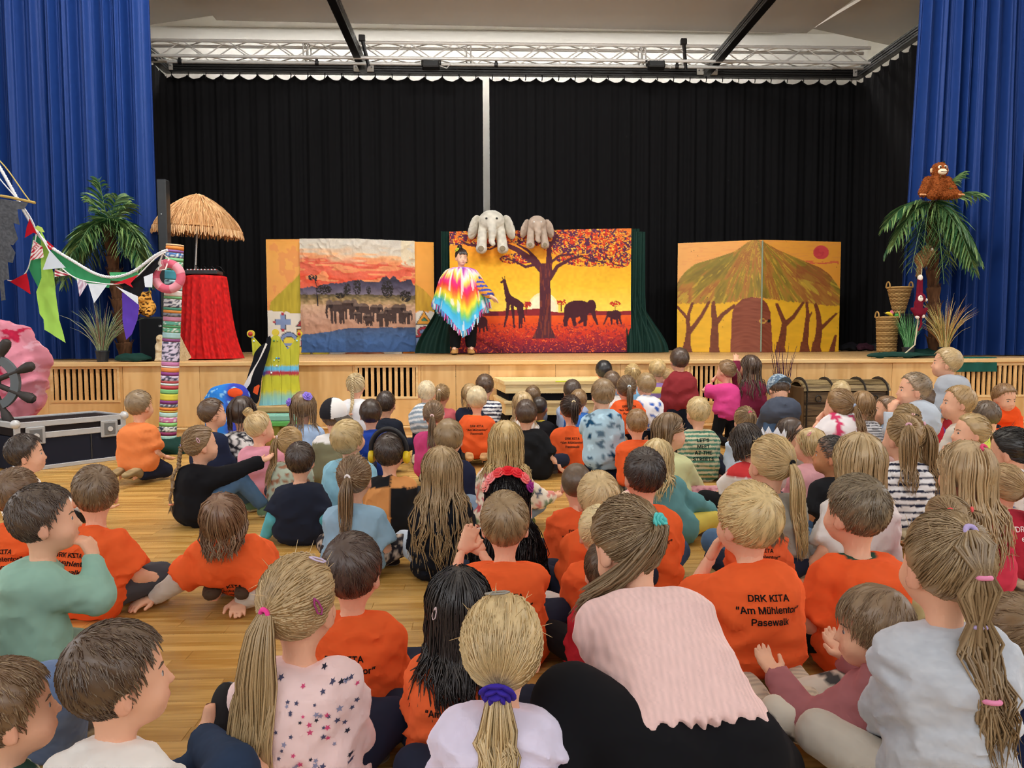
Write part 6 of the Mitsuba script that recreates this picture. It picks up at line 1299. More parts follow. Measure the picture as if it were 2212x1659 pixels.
for cx_, cy_, c in ((888, 325, '#c9e4ec'), (868, 270, '#3a5ab0'), (1187, 320, '#3a7a4a'), (1240, 320, '#8a9a3a'), (1530, 318, '#9fd4dc'), (1225, 580, '#3fb0d8'), (1262, 580, '#3a5ab0'), (1190, 612, '#b9d8b0'), (1260, 615, '#9fae5a'), (1228, 692, '#d9dfe4'), (1148, 798, '#e9eef4')):
    o = aty(420 + cx_ / 6.91, 690 + cy_ / 6.91, yC); put('jewel', ellipsoid(o + [0, -.002, 0], (.010, .008, .010), 1), c, 'glossy', True, parent=t)
b0, b1 = aty(420 + 945 / 6.91, 690 + 1300 / 6.91, yC), aty(420 + 1640 / 6.91, 690 + 1300 / 6.91, yC)
put('seat_ledge', box((b0[0], yC - .12, b0[2] - .05), (b1[0], yC + .05, b0[2] + .01), .01), '#a98a5a', 'paint', parent=t); put('seat', box((b0[0] - .05, yC - .32, b0[2] - .12), (b1[0] + .02, yC - .02, b0[2] - .06), .01), '#74aa9a', 'paint', parent=t); put('seat_rim', box((b0[0] - .05, yC - .33, b0[2] - .17), (b1[0] + .02, yC - .04, b0[2] - .121), .008), '#4f9a4a', 'paint', parent=t)
for x in (b0[0], (b0[0] + b1[0]) / 2 - .04, b1[0] - .09): put('leg_board', box((x, yC - .28, .002), (x + .09, yC - .06, b0[2] - .171), .006), '#7d7a2a', 'paint', parent=t)
C_ = lambda pts: [(420 + a / 6.91, 690 + b / 6.91) for a, b in pts]
t = thing('cape', 'black cape with a white stripe hanging from the crown board', 'cape')
cloth_poly('cloth', C_([(1130, 240), (1150, 300), (1130, 450), (1050, 700), (1000, 900), (960, 1200), (930, 1260), (820, 1230), (740, 1120), (700, 1110), (780, 900), (860, 640), (900, 500), (980, 400), (1070, 340), (1075, 280)]), yC - .05, '#16181f', None, None, .03, 7, parent=t)
cloth_poly('stripe', C_([(1065, 350), (1090, 370), (1000, 560), (900, 740), (860, 850), (830, 960), (700, 1140), (650, 1130), (720, 1010), (780, 900), (850, 780), (960, 600)]), yC - .095, '#d9d7d0', None, None, .01, 7, parent=t)
cloth_poly('patch', C_([(960, 970), (975, 990), (940, 1130), (870, 1090), (890, 1010)]), yC - .095, '#d8552c', None, None, .006, 7, parent=t)
t = thing('fish_bag', 'blue cloth bag printed with a clownfish, left of the crown board', 'bag')
pr = [('e', aty(478, 872, 7.8), np.array([.17, .12, .17]), np.eye(3), .06), ('e', aty(505, 858, 7.8), np.array([.15, .12, .13]), np.eye(3), .06), ('c', aty(480, 880, 7.8), aty(482, 950, 7.8), .15, .16, .05), ('c', aty(505, 880, 7.8), aty(505, 950, 7.8), .13, .14, .05)]; f_ = Field(pr, .02, zmin=.004); f_.wrinkle(.015, 6, 7, 2); m = f_.mesh(); c = mixc(lin('#2f7fd8'), lin('#3a46b0'), sst(0, .1, m.vertices[:, 0] - aty(486, 860, 7.8)[0])); c = np.where((meshkit.noise(m.vertices * 28, 4) > .74)[:, None], lin('#8fc8f0'), c); put('body', m, c, 'cloth', True, parent=t)
o = aty(508, 848, 7.66); put('fish_print', lump(ellipsoid(o, (.075, .012, .05), 2), .008, 20, 1), '#e2552c', 'cloth', True, parent=t)
# wooden steps
t = thing('wooden_platform', 'low wooden platform of two pale slabs before the stage, with yellow tape', 'platform'); yF = 7.5; xa_, xb_ = aty(1092, 824, yF)[0], aty(1304, 824, yF)[0]
def slab(z0, z1, ov=0.0): P = shapely.Polygon([(xa_ - ov, yF - ov), (xb_ + ov, yF - ov), (xb_ + ov + .06, Y0 - .05), (xa_ - .10 - ov, Y0 - .05)]); m = prism(P, z1 - z0); m.apply_translation((0, 0, z0)); return m
zz_ = [zt(1100, p, yF) for p in (824, 831, 850, 866, 872, 897)]
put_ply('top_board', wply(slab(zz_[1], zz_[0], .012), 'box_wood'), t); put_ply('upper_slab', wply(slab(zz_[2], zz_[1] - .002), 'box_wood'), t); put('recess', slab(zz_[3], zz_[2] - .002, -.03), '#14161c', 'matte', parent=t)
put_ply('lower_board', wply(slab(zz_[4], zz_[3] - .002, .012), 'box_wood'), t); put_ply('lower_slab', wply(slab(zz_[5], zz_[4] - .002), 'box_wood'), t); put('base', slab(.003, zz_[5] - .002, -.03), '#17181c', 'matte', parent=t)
put('yellow_tape', box((aty(1200, 824, yF)[0], yF - .0145, zz_[0] - .008), (aty(1245, 824, yF)[0], yF + .02, zz_[0] + .002)), '#d9e02c', 'plastic', parent=t)
# old chest
yQ = 7.75; xa_, xb_ = aty(1737, 860, yQ)[0], aty(1921, 860, yQ)[0]; zl, ztp = zt(1800, 846, yQ), zt(1820, 822, yQ); t = thing('treasure_chest', 'old dark wooden chest with a domed lid in front of the stage at the right', 'chest'); dpt = .36; rng = np.random.default_rng(3)
for i in range(4): z0, z1 = .02 + (zl - .02) * i / 4, .02 + (zl - .02) * (i + 1) / 4; put_ply('side_plank', wply(box((xa_, yQ, z0 + .002), (xb_, yQ + .03, z1 - .002), .005), 'chest_wood'), t)
put_ply('carcass', wply(box((xa_ + .005, yQ + .028, .0), (xb_ - .005, yQ + dpt, zl)), 'chest_wood'), t)
for i in range(5):
    a0, a1 = math.pi * i / 5, math.pi * (i + 1) / 5; cy, rz, ry = yQ + dpt / 2, ztp - zl, dpt / 2 + .015; p = lambda a, r: np.array([cy - math.cos(a) * ry * r, zl + .004 + math.sin(a) * rz * r]); g = shapely.Polygon([p(a0 + .02, 1), p(a1 - .02, 1), p(a1 - .02, .8), p(a0 + .02, .8)]); m = prism(g, xb_ - xa_ + .02); v = m.vertices.copy(); m.vertices = np.stack([v[:, 2] + xa_ - .01, v[:, 0], v[:, 1]], 1); put_ply('lid_plank', wply(m, 'chest_wood_light'), t)
for x in (xa_ + .0, xa_ + (xb_ - xa_) * .3, xa_ + (xb_ - xa_) * .68, xb_ - .05):
    P = [(x + .025, yQ - .006, .01), (x + .025, yQ - .006, zl)] + [(x + .025, yQ + dpt / 2 - math.cos(a) * (dpt / 2 + .02), zl + math.sin(a) * (ztp - zl + .008)) for a in np.linspace(.1, 3.0, 9)]; put('iron_band', tube(P, .024, 6, flat=.25), '#2a241e', 'paint', True, parent=t)
for x in (xa_ + .14, xb_ - .16): put('lock_ring', mv(torus(.03, .007), (x, yQ - .02, zl - .07), rx=90), '#1d1a18', 'metal', True, parent=t)
put('end_grain', lump(box((xa_ - .03, yQ - .01, .01), (xa_, yQ + dpt, zl + .05), .01).subdivide().subdivide(), .008, 14, 2), '#5a452e', 'matte', parent=t)
# ---------------------------------------------------------------- right: baskets, cloths on the stage
def basket(label, c, r0, r1, h, n, tiltx=0.0, handle=True):
    t = thing('wicker_basket', label, 'basket'); c = np.array(c, float); R3 = np.array(rot([0, 1, 0], tiltx))[:3, :3]; tf = lambda m: M(m.vertices @ R3.T + c, m.faces)
    an = np.linspace(0, 2 * np.pi, 49)
    for i in range(n): z = h * (i + .5) / n; r = r0 + (r1 - r0) * z / h + .004 * np.cos(an * 12 + (i % 2) * np.pi); put('withe', tf(tube(np.stack([r * np.cos(an), r * np.sin(an), an * 0 + z], 1), h / n * .55, 5, False)), ['#9a7a4e', '#b3925f', '#86683f'][i % 3], 'matte', True, parent=t)
    put('base', tf(lathe([(.001, .004), (r0, .004), (r0, .012), (.001, .012)], 24)), '#7a5f3c', 'matte', parent=t)
    put('rim', tf(torus(r1 + .004, .012, 28)).apply_translation(R3 @ np.array([0, 0, h])), '#b08d58', 'matte', True, parent=t)
    if handle:
        for s in (1, -1): a = np.linspace(0, np.pi, 9); put('handle', tf(tube(np.stack([s * (r1 + .01) + a * 0, .045 * np.cos(a), h + .07 * np.sin(a)], 1), .009, 6)), '#a88550', 'matte', True, parent=t)
    return t
yW = 9.0; c = aty(1915, 757, yW); c[2] = HS + .001; hB = zt(1915, 686, yW) - HS; basket('tall wicker basket full of toys standing at the right of the stage', c, .095, .115, hB, 22)
def toy(label, px, py, col, r, kind):
    o = aty(px, py, yW - .02); t = thing('toy', label, 'toy')
    if kind == 'banana':
        a = np.linspace(0, 1.8, 9); put('body', tube(o + np.stack([np.cos(a) * .07 - .03, a * 0, np.sin(a) * .05 - .02], 1), [.006, .016, .02, .022, .022, .021, .018, .012, .005], 8), col, 'plastic', True, parent=t); put('stem', tube([o + [np.cos(1.8) * .07 - .03, 0, np.sin(1.8) * .05 - .02], o + [np.cos(1.95) * .08 - .03, 0, np.sin(1.95) * .06 - .02]], .005, 5), '#6a5a2a', 'plastic', parent=t)
    else: put('body', lump(ellipsoid(o, (r, r * .7, r * .8), 2), r * .2, 20, 1), col, 'cloth', True, parent=t); put('loop', mv(torus(r * .5, r * .14), o + [0, 0, r * .7], rx=80), col, 'cloth', True, parent=t)
toy('yellow banana toy on top of the tall wicker basket', 1920, 682, '#d9c02a', .03, 'banana'); toy('pink cloth toy poking out of the tall wicker basket', 1926, 676, '#d9788a', .026, 'b'); toy('green cloth toy at the right rim of the tall wicker basket', 1937, 682, '#4f9a4a', .028, 'b')
cb = aty(1944, 690, 9.12); t = thing('dark_crate', 'dark crate behind the tall wicker basket, carrying the small basket', 'crate'); z1_ = zt(1944, 678, 9.12)
put('box', box((cb[0] - .12, 9.02, HS + .002), (cb[0] + .12, 9.24, z1_), .006), '#1b1c1f', 'matte', parent=t); put('rim', box((cb[0] - .125, 9.015, z1_ - .03), (cb[0] + .125, 9.245, z1_ - .005), .006), '#232428', 'matte', parent=t)
basket('small conical wicker basket above the tall one, half behind the blue curtain', (cb[0] - .01, 9.13, z1_ + .003), .055, .13, zt(1938, 622, 9.12) - z1_, 18)
def heap(name, label, c, r, col, seed, amp=.04, mat='velvet'):
    m = ellipsoid((0, 0, 0), r, 4); m.vertices[:, 2] = np.maximum(m.vertices[:, 2], -.25 * r[2]); m = lump(m, amp, 7, seed); m.vertices[:, 2] -= m.vertices[:, 2].min(); return put(name, mv(m, c), col, mat, True, label=label, cat='cloth')
c = aty(283, 778, 8.6); heap('velvet_cloth', 'dark green velvet bunched at the foot of the left palm', (c[0], 8.66, HS + .002), (.20, .16, .07), '#12352f', 4)
c = aty(1955, 768, 8.52); heap('velvet_cloth', 'dark green velvet spread under the grass pots at the right stage edge', (c[0], 8.6, HS + .002), (.40, .14, .035), '#12352f', 5, .03)
c = aty(2010, 760, 8.8); heap('velvet_cloth', 'dark green velvet bunched around the foot of the right palm', (c[0], 8.86, HS + .002), (.26, .12, .07), '#12352f', 6, .03)
xa_, xb_ = aty(2066, 775, 8.35)[0], aty(2156, 775, 8.35)[0]
def fn(u, v):
    x = xa_ + (xb_ - xa_) * u; w = v * .36; y = np.where(w < .2, 8.58 - w, 8.372 + 0 * w) - .01 * np.sin(u * 14) * (w > .2) * (w - .2) * 8; z = np.where(w < .2, HS + .012, HS + .012 - (w - .2)); return np.stack([x, y, z], -1)
put('velvet_cloth', sheet(fn, 50, 40), '#175046', 'velvet', True, label='green velvet cloth hanging over the stage edge above the right vent', cat='cloth')
# meerkat figure, burlap bag, leopard toy
def fur(parts, colours, h, name, parent, wr=.004):
    f = Field(parts, h); f.wrinkle(wr, 40, 40, 3); m = f.mesh(); return put(name, m, colours(m.vertices), 'matte', True, parent=parent)
c = aty(348, 783, 8.62); c[2] = HS; E3 = np.eye(3); hM = zt(348, 722, 8.62) - HS
t = thing('meerkat_figure', 'pale standing meerkat figure beside the bass speaker', 'figure'); q = lambda x, y, z: c + np.array([x, y, z]) * hM
fur([('c', q(0, 0, .12), q(0, 0, .55), .19 * hM, .15 * hM, .05), ('c', q(0, 0, .55), q(0, 0, .75), .12 * hM, .10 * hM, .04), ('e', q(0, -.02, .86), np.array([.13, .13, .12]) * hM, E3, .03), ('c', q(0, -.1, .84), q(0, -.2, .82), .06 * hM, .03 * hM, .02), ('c', q(.1, -.06, .55), q(.05, -.18, .42), .05 * hM, .04 * hM, .02), ('c', q(-.1, -.06, .55), q(-.05, -.18, .42), .05 * hM, .04 * hM, .02), ('e', q(.1, -.08, .04), np.array([.09, .16, .05]) * hM, E3, .02), ('e', q(-.1, -.08, .04), np.array([.09, .16, .05]) * hM, E3, .02)], lambda v: mixc(lin('#a98e62'), lin('#e0d2b4'), meshkit.noise(v * 25, 1)), .009, 'body', t)
for k in (1, -1): put('eye', ellipsoid(q(.05 * k, -.135, .88), (.022 * hM,) * 3, 1), '#17120e', 'glossy', True, parent=t)
cloth_poly('burlap_cloth', [(388, 722), (398, 742), (414, 772), (404, 779), (384, 779), (384, 730)], 8.9, None, 'tan burlap cloth in front of the red velvet table', 'cloth', .02, fn=lambda x, z, P: mixc(lin('#b39a72'), lin('#d6c09a'), ns(x * 130, z * 130, 1.)))
c = aty(318, 660, 8.85); c[2] = zs + .004; t = thing('leopard_toy', 'leopard plush sitting on the bass speaker behind the black pirate cloth', 'plush toy'); q = lambda x, y, z: c + np.array([x, y, z])
leo = lambda v: np.where((meshkit.noise(v * 52, 5) > .62)[:, None], lin('#2a1a10'), np.where((meshkit.noise(v * 52, 5) > .54)[:, None], lin('#8a5a24'), lin('#dba04a')))
fur([('e', q(0, 0, .10), np.array([.09, .08, .10]), E3, .03), ('e', q(-.02, -.02, .21), np.array([.075, .07, .065]), E3, .02), ('e', q(-.07, 0, .26), np.array([.022, .015, .024]), E3, .01), ('e', q(.03, 0, .27), np.array([.022, .015, .024]), E3, .01), ('c', q(-.06, -.05, .10), q(-.09, -.10, .03), .035, .035, .02), ('c', q(.06, -.05, .10), q(.05, -.10, .03), .035, .035, .02), ('e', q(-.03, -.085, .19), np.array([.035, .025, .028]), E3, .01)], leo, .010, 'body', t)
for k in (1, -1): put('eye', ellipsoid(q(-.02 + .03 * k, -.085, .225), (.009,) * 3, 1), '#141008', 'glossy', True, parent=t)
# heap of dark cloths and cables at the back right of the stage
rng = np.random.default_rng(4)
for i in range(5): c = aty(1828 + i * 17, 752, 12.6); heap('cloth_heap', '%s crumpled cloth on the stage floor right of the hut painting, %s from it' % (['black', 'dark grey', 'dark red', 'black', 'charcoal'][i], ['first', 'second', 'third', 'fourth', 'fifth'][i]), (c[0], 12.6 + .1 * (i % 2), HS + .002), (.16, .14, .08), ['#16161a', '#1d1a20', '#3a1f2a', '#141517', '#202227'][i], 20 + i, .05, 'cloth')
# ---------------------------------------------------------------- plush animals
def fur_strands(t, field, n, L, col, seed, droop=.3, name='fur', keep=None):
    rng = np.random.default_rng(seed); m = field.mesh(); P, fi = trimesh.sample.sample_surface(m, n, seed=seed); nn = m.face_normals[fi]
    if keep is not None: k = keep(P); P, nn = P[k], nn[k]
    d = nrm(nn + rng.normal(0, .45, P.shape) + [0, 0, -droop]); s = np.linspace(0, 1, 3); Q = P[:, None] + s[None, :, None] * (d * (L * rng.uniform(.6, 1.2, (len(P), 1))))[:, None] - np.array([0, 0, L * .25]) * (s ** 2)[None, :, None]
    mm, c, no = strands(Q, np.tile([[.0045, .0038, .0012]], (len(P), 1)), shade(lin(col), rng, len(P), .25)); put(name, mm, c, 'matte', False, parent=t, normals=no, kind='stuff')
def toy_elephant(label, px, ptop, pbot, hw, col, seed, eye='#17161a', pads='#8a7f6a'):
    y = ys_ - .14; H = zt(px, ptop, y) - zt(px, pbot, y); o = aty(px, pbot, y); q = lambda x, yy, z: o + np.array([x, yy, z]) * H; t = thing('toy_elephant', label, 'plush toy'); A = lambda *v: np.array(v) * H; w = hw
    Fl = Field([('e', q(0, .22, .62), A(.26 * w, .22, .26), E3, .04), ('e', q(0, -.02, .77), A(.29 * w, .26, .25), E3, .04), ('c', q(0, -.2, .72), q(.02, -.28, .48), .10 * H, .085 * H, .04), ('c', q(.02, -.28, .48), q(0, -.3, .27), .085 * H, .06 * H, .03), ('c', q(0, -.3, .27), q(.03, -.34, .20), .06 * H, .05 * H, .02),
              ('c', q(-.19 * w, -.02, .58), q(-.23 * w, -.14, .12), .11 * H, .115 * H, .04), ('c', q(.19 * w, -.02, .58), q(.25 * w, -.14, .12), .11 * H, .115 * H, .04), ('e', q(-.23 * w, -.19, .10), A(.12, .10, .10), E3, .03), ('e', q(.25 * w, -.19, .10), A(.12, .10, .10), E3, .03)], .012); Fl.wrinkle(.007, 26, 26, seed); m = Fl.mesh()
    put('body', m, lin(col) * (.8 + .35 * meshkit.noise(m.vertices * 22, seed))[:, None], 'matte', True, parent=t)
    for k in (1, -1):
        R3 = np.array(rot([0, 1, 0], -20 * k))[:3, :3] @ np.array(rot([0, 0, 1], 28 * k))[:3, :3]; fe = Field([('e', q(.37 * w * k, .0, .70), A(.05, .20, .22), R3, .03), ('e', q(.43 * w * k, .0, .52), A(.045, .17, .18), R3, .05)], .012); fe.wrinkle(.006, 22, 22, seed + k); m = fe.mesh(); put('ear', m, lin(col) * (.78 + .3 * meshkit.noise(m.vertices * 20, seed))[:, None], 'matte', True, parent=t)
        put('eye', ellipsoid(q(.115 * w * k, -.268, .80), (.026 * H,) * 3, 2), eye, 'glossy', True, parent=t); put('foot_pad', ellipsoid(q(.24 * w * k, -.285, .10), A(.07, .02, .065), 2), pads, 'cloth', True, parent=t)
toy_elephant('large light grey plush elephant sitting on top of the savanna cloth', 1062, 457, 549, 1.05, '#cfccc0', 3)
toy_elephant('small beige-grey plush elephant sitting on the savanna cloth, right of the large one', 1160, 468, 538, .95, '#b8a798', 8, '#e9ecee')
# orange ape on the right palm
o = aty(2020, 443, 8.70); o[2] = p3[2] + .03; H = zt(2020, 366, 8.7) - zt(2020, 443, 8.7); q = lambda x, y, z: o + np.array([x, y, z]) * H; A = lambda *v: np.array(v) * H
t = thing('toy_ape', 'orange-brown plush ape with a cream muzzle on top of the right palm', 'plush toy')
Fb = Field([('e', q(.0, 0, .26), A(.30, .24, .25), E3, .04), ('e', q(.02, 0, .46), A(.23, .18, .18), E3, .04), ('e', q(.08, -.02, .79), A(.20, .19, .21), E3, .02), ('c', q(-.26, -.05, .50), q(-.48, -.18, .12), .11 * H, .09 * H, .03), ('c', q(.30, -.05, .50), q(.40, -.2, .20), .11 * H, .09 * H, .03), ('c', q(-.15, -.15, .10), q(-.30, -.34, .06), .12 * H, .09 * H, .03), ('c', q(.18, -.15, .10), q(.42, -.36, .06), .12 * H, .09 * H, .03)], .011); Fb.wrinkle(.006, 30, 30, 2); m = Fb.mesh(); put('body', m, lin('#8a4a24') * (.8 + .4 * meshkit.noise(m.vertices * 30, 1))[:, None], 'matte', True, parent=t)
fur_strands(t, Fb, 2600, .015, '#9a5528', 3, keep=lambda P: ~((P[:, 1] < o[1] - .10 * H) & (P[:, 2] > o[2] + .64 * H) & (np.abs(P[:, 0] - o[0] - .08 * H) < .13 * H)))
put('muzzle', ellipsoid(q(.07, -.19, .72), A(.125, .09, .085), 3), '#eee0c0', 'cloth', True, parent=t); put('mouth', tube([q(-.02, -.265, .71), q(.07, -.285, .70), q(.16, -.265, .71)], .006 * H, 5), '#6a4a3a', 'cloth', True, parent=t)
for k in (1, -1):
    put('eye_patch', ellipsoid(q(.08 + .075 * k, -.175, .845), A(.058, .03, .055), 2), '#f0e4cc', 'cloth', True, parent=t); put('eye', ellipsoid(q(.08 + .075 * k, -.20, .845), A(.028, .02, .03), 2), '#2a1a12', 'glossy', True, parent=t); put('ear', ellipsoid(q(.08 + .225 * k, -.02, .79), A(.045, .03, .07), 2), '#d8b48a', 'cloth', True, parent=t)
for (x, y, z) in ((-.52, -.22, .08), (.47, -.40, .05)):
    for j in range(4): put('finger', tube([q(x + .03 * j - .045, y, z), q(x + .045 * j - .07, y - .05, z - .01), q(x + .05 * j - .075, y - .08, z - .035)], [.028 * H, .026 * H, .016 * H], 7), '#c99468', 'cloth', True, parent=t)
# small brown koala-like plush and maroon hanging monkey
o = aty(1992, 560, 8.62); t = thing('toy_monkey', 'small brown furry plush clinging to the right palm trunk', 'plush toy'); q = lambda x, y, z: o + np.array([x, y, z])
fK = Field([('e', q(.0, 0, 0), np.array([.07, .06, .085]), E3, .03), ('e', q(.05, -.01, .10), np.array([.055, .05, .05]), E3, .02), ('c', q(-.03, -.02, -.05), q(-.06, -.03, -.19), .022, .016, .02), ('c', q(.04, -.03, .03), q(.09, -.05, .07), .024, .018, .02)], .009); fK.wrinkle(.005, 40, 40, 1); m = fK.mesh(); put('body', m, lin('#8f6c48') * (.7 + .5 * meshkit.noise(m.vertices * 40, 2))[:, None], 'matte', True, parent=t); fur_strands(t, fK, 900, .012, '#94704c', 5)
put('muzzle', ellipsoid(q(.075, -.045, .105), (.025, .02, .02), 2), '#cfc3b0', 'cloth', True, parent=t); put('paw', ellipsoid(q(-.062, -.03, -.205), (.02, .02, .022), 2), '#1d1a18', 'cloth', True, parent=t)
for k in (1, -1): put('eye', ellipsoid(q(.055 + .02 * k, -.055, .125), (.006,) * 3, 1), '#120d0a', 'glossy', True, parent=t)
put('sisal_rope', tube(np.array([aty(1991, 570, 8.58), aty(1990, 600, 8.58), aty(1989, 640, 8.6), aty(1982, 700, 8.58), aty(1976, 745, 8.55), aty(1950, 768, 8.48)]), .008, 7), '#c9bda0', 'cloth', True, label='pale sisal rope hanging down the right palm to the stage edge', cat='rope')
o = aty(1986, 650, 8.56); t = thing('toy_monkey', 'maroon plush monkey hanging by its long arms from the sisal rope at the right', 'plush toy'); Z = lambda px, py: aty(px, py, 8.53)
f_ = Field([('c', Z(1984, 655), Z(1984, 676), .045, .05, .02), ('e', Z(1989, 644), np.array([.052, .05, .055]), E3, .01), ('c', Z(1981, 655), Z(1985, 604), .020, .018, .01), ('c', Z(1989, 655), Z(1990, 604), .020, .018, .01), ('c', Z(1979, 672), Z(1971, 668), .022, .02, .01), ('c', Z(1971, 668), Z(1980, 682), .02, .018, .01), ('c', Z(1990, 672), Z(2000, 668), .022, .02, .01), ('c', Z(2000, 668), Z(1993, 682), .02, .018, .01), ('c', Z(1988, 676), Z(1990, 700), .015, .012, .01), ('c', Z(1990, 700), Z(1984, 714), .012, .01, .01)], .008); m = f_.mesh(); put('body', m, '#6d1428', 'cloth', True, parent=t)
for nm, a, r in (('face', (1985, 645), (.030, .02, .036)), ('paw', (1987, 600), (.03, .025, .035)), ('foot', (1981, 684), (.024, .024, .028)), ('foot', (1993, 683), (.020, .02, .024)), ('ear', (2000, 648), (.014, .02, .018))): put(nm, ellipsoid(Z(*a) + [0, -.035 if nm == 'face' else -.006, 0], r, 2), '#efe6dc', 'cloth', True, parent=t)
for k in (-1, 1): put('eye', ellipsoid(Z(1985, 642) + [.011 * k, -.056, 0], (.006,) * 3, 1), '#141010', 'glossy', True, parent=t)
# ---------------------------------------------------------------- placing the people
PEOPLE = []
def depth_of(px, py, w, k):
    r = ray(px, py); b = w / (FPX * .160); return CAM_H / (-r[2] + k * b)
def K(px, py, w, pose, by, hy, hair_, shirt, label, **o):
    """A child: head centre in the photograph, width of the head as seen from behind, pose, where body and head point (degrees clockwise from the stage)."""
    d = o.pop('d', None) or depth_of(px, py, w, o.pop('k', KHEAD[pose])); Hd = atd(px, py + o.pop('dy', .09) * w, d)
    s = min(max(w * d / (FPX * .160), .84), 1.24)
    n = max(d, 1.5)
    q = dict(depth=d, head=Hd, s=s, hs=1.06 * s, pose=pose, by=by, hy=hy, hair=hair_, shirt=shirt, label=label, seed=len(PEOPLE) * 7 + 3,
             hb=min(max(.0048 * n + .008, .015), .030), hh=min(max(.0018 * n + .0033, .0064), .0145), hn=min(max(.0014 * n + .003, .0055), .012), hs_=min(max(.0028 * n + .0045, .0090), .0205), ht=min(max(.003 * n + .008, .013), .027),
             hsh=.008 if d < 2.6 else (.012 if d < 4.6 else .017), dens=.72 if d < 2.6 else (.33 if d < 4.6 else .11), txt=.03 if d < 3.5 else .07, hr=0, hp=5)
    q.update(o); PEOPLE.append(q)
def run_people():
    with ThreadPoolExecutor(4) as ex: res = list(ex.map(make_person, PEOPLE))
    for q, parts in zip(PEOPLE, res):
        t = thing('person', q['label'], 'person', q.get('group'))
        for name, m, c, mat, sm, nr, lb, par in parts:
            if len(m.faces) == 0: continue
            par = t + '__' + q.get('shirt_name', 'shirt') if name in ('lettering', 'print') else t + '__hair' if name in ('hair_tie', 'scrunchie', 'hair_clip', 'hair_flower', 'crown_flower') else t + '__cap' if name == 'cap_brim' else t
            put(name, m, c, mat, sm if nr is None else False, parent=par, label=lb, normals=nr, kind='stuff' if name in ('print', 'fringe', 'lace_veil') else None)
TX = 'DRK KITA\n"Am Mühlentor"\nPasewalk'.replace('"Am', '\u201cAm').replace('tor"', 'tor\u201d')
ORANGE = '#ea6230'
BK, DK, BR, MB, DB, BL, LB, WB, GR = '#1d1815', '#38291f', '#56402d', '#6e5539', '#8a6d48', '#b39463', '#cfb585', '#e0cfab', '#6f6354'
NAVY, JEANS, BLACKC, CHAR = '#20263a', ('denim', '#3d5878', '#5f7fa0'), '#17171a', '#33363d'
KITA = dict(text=TX)
def tee(c=ORANGE): return (c, 'short')
# --- along the left, by the flight case and the pole
K(303, 872, 47, 'heels', 15, 22, ('short', '#8b7558', {'swirl': .2}), ('#ee8a50', 'short'), 'boy in a soft orange T-shirt kneeling between the flight case and the painted pole', trousers=NAVY, shoes='#8d7a58', sole='#b09a72', armR='thigh')
K(58, 975, 60, 'cross', 55, 62, ('short', DK), ('#f0ede8', 'long'), 'dark-haired boy in a white long-sleeved shirt in front of the black flight case', face=1, armR=(.2, .34, .17), trousers=BLACKC, lean=.0)
K(461, 889, 46, 'heels', 40, 58, ('short', BR), ('#222a42', 'long'), 'brown-haired boy in a navy top with a yellow collar, below the blue fish-print bag', collar='#c8a13a', face=1, trousers='#4c2d22', shoes='#d8d0c0', sole='#4a4640')
K(524, 888, 50, 'cross', 10, 12, ('bob', '#3d2c22', {'L': .10}), (('speck', '#e9e7e6', '#2c2c33', 75, .58), 'long'), 'child with a dark bob in a black and white speckled blouse, below the crown board')
K(563, 920, 49, 'cross', 20, 45, ('bun', '#c9ae7c', {'tie': (-.55, -.35, .85)}), ('#d893a4', 'long'), 'blonde girl with a high bun in a dusty pink dress, hand at her mouth', armR='mouth', face=1, trousers='#e6dccf', hem=.02)
K(436, 955, 57, 'knees', 48, 52, ('braid', '#84694a', {'tie': (-.25, -.93, -.15), 'L': .31, 'turns': 5, 'tiecol': '#e79b77'}), ('#17171b', 'long'), 'girl with a long braid in a black top and jeans, arm stretched to the right', face=1, trousers=JEANS, shoes='#6d8a6a', sole='#d8d3b4', armR=(.13, .36, .36), armL=(-.1, .3, .25), extra=[clip((.75, -.25, .15), '#d7a9b8'), clip((-.2, -.97, -.12), '#b9a0cf', .02, 'hair_clip')])
K(655, 876, 47, 'cross', 0, -4, ('long', '#83694b', {'L': .17, 'front': 85}), ('#a9c4e6', 'long'), 'girl in light blue with two purple flowers in her hair, below the crown board', extra=[flower((-.85, -.45, .25), '#8f7ad8', .032), flower((.45, -.65, .65), '#9a85e0', .036)])
K(722, 893, 50, 'cross', 5, 8, ('short', BR), (('split', '#ecebe8', '#7d7d63', .20), 'short'), 'child in a dark cap with a white front, white and olive T-shirt', extra=[cap_hat('#27272c', '#ecebe8', 2.0, '#4a433c')])
K(769, 830, 38, 'kneel', 0, 2, ('braid', '#cbb78c', {'tie': (-.1, -.75, .62), 'L': .30, 'turns': 5, 'tiecol': '#e8a98a'}), ('#edeff2', 'short'), 'blonde girl with a French braid in a white top, kneeling up at the stage vent', trousers='#d9d3d0')
K(801, 890, 44, 'cross', 0, -5, ('short', '#352519', {'e': .012}), ('#22409a', 'short'), 'brown-haired boy in a royal blue T-shirt, right of the capped child')
K(834, 869, 40, 'cross', 0, 5, ('short', '#33261e', {'len': .02, 'e': .007}), ('#1f2430', 'short'), 'short-haired boy in a black T-shirt below the stage vent beside the crown board')
K(754, 942, 60, 'cross', 12, 38, ('short', '#c2a873', {'len': .045, 'thick': 1.3, 'e': .013}), ('#8fc3d8', 'short'), 'tousled blond boy in a pale turquoise T-shirt tilting his head back', hp=25, hr=12, armR='side')
K(629, 953, 50, 'cross', 10, 18, ('pony', '#b0905f', {'tie': (-.55, -.75, .35), 'L': .34, 'w': .034}), (('dots', '#b9c6b4', '#a3745a', .05, .3), 'long'), 'girl with a long blond ponytail behind the boy with turquoise sleeves')
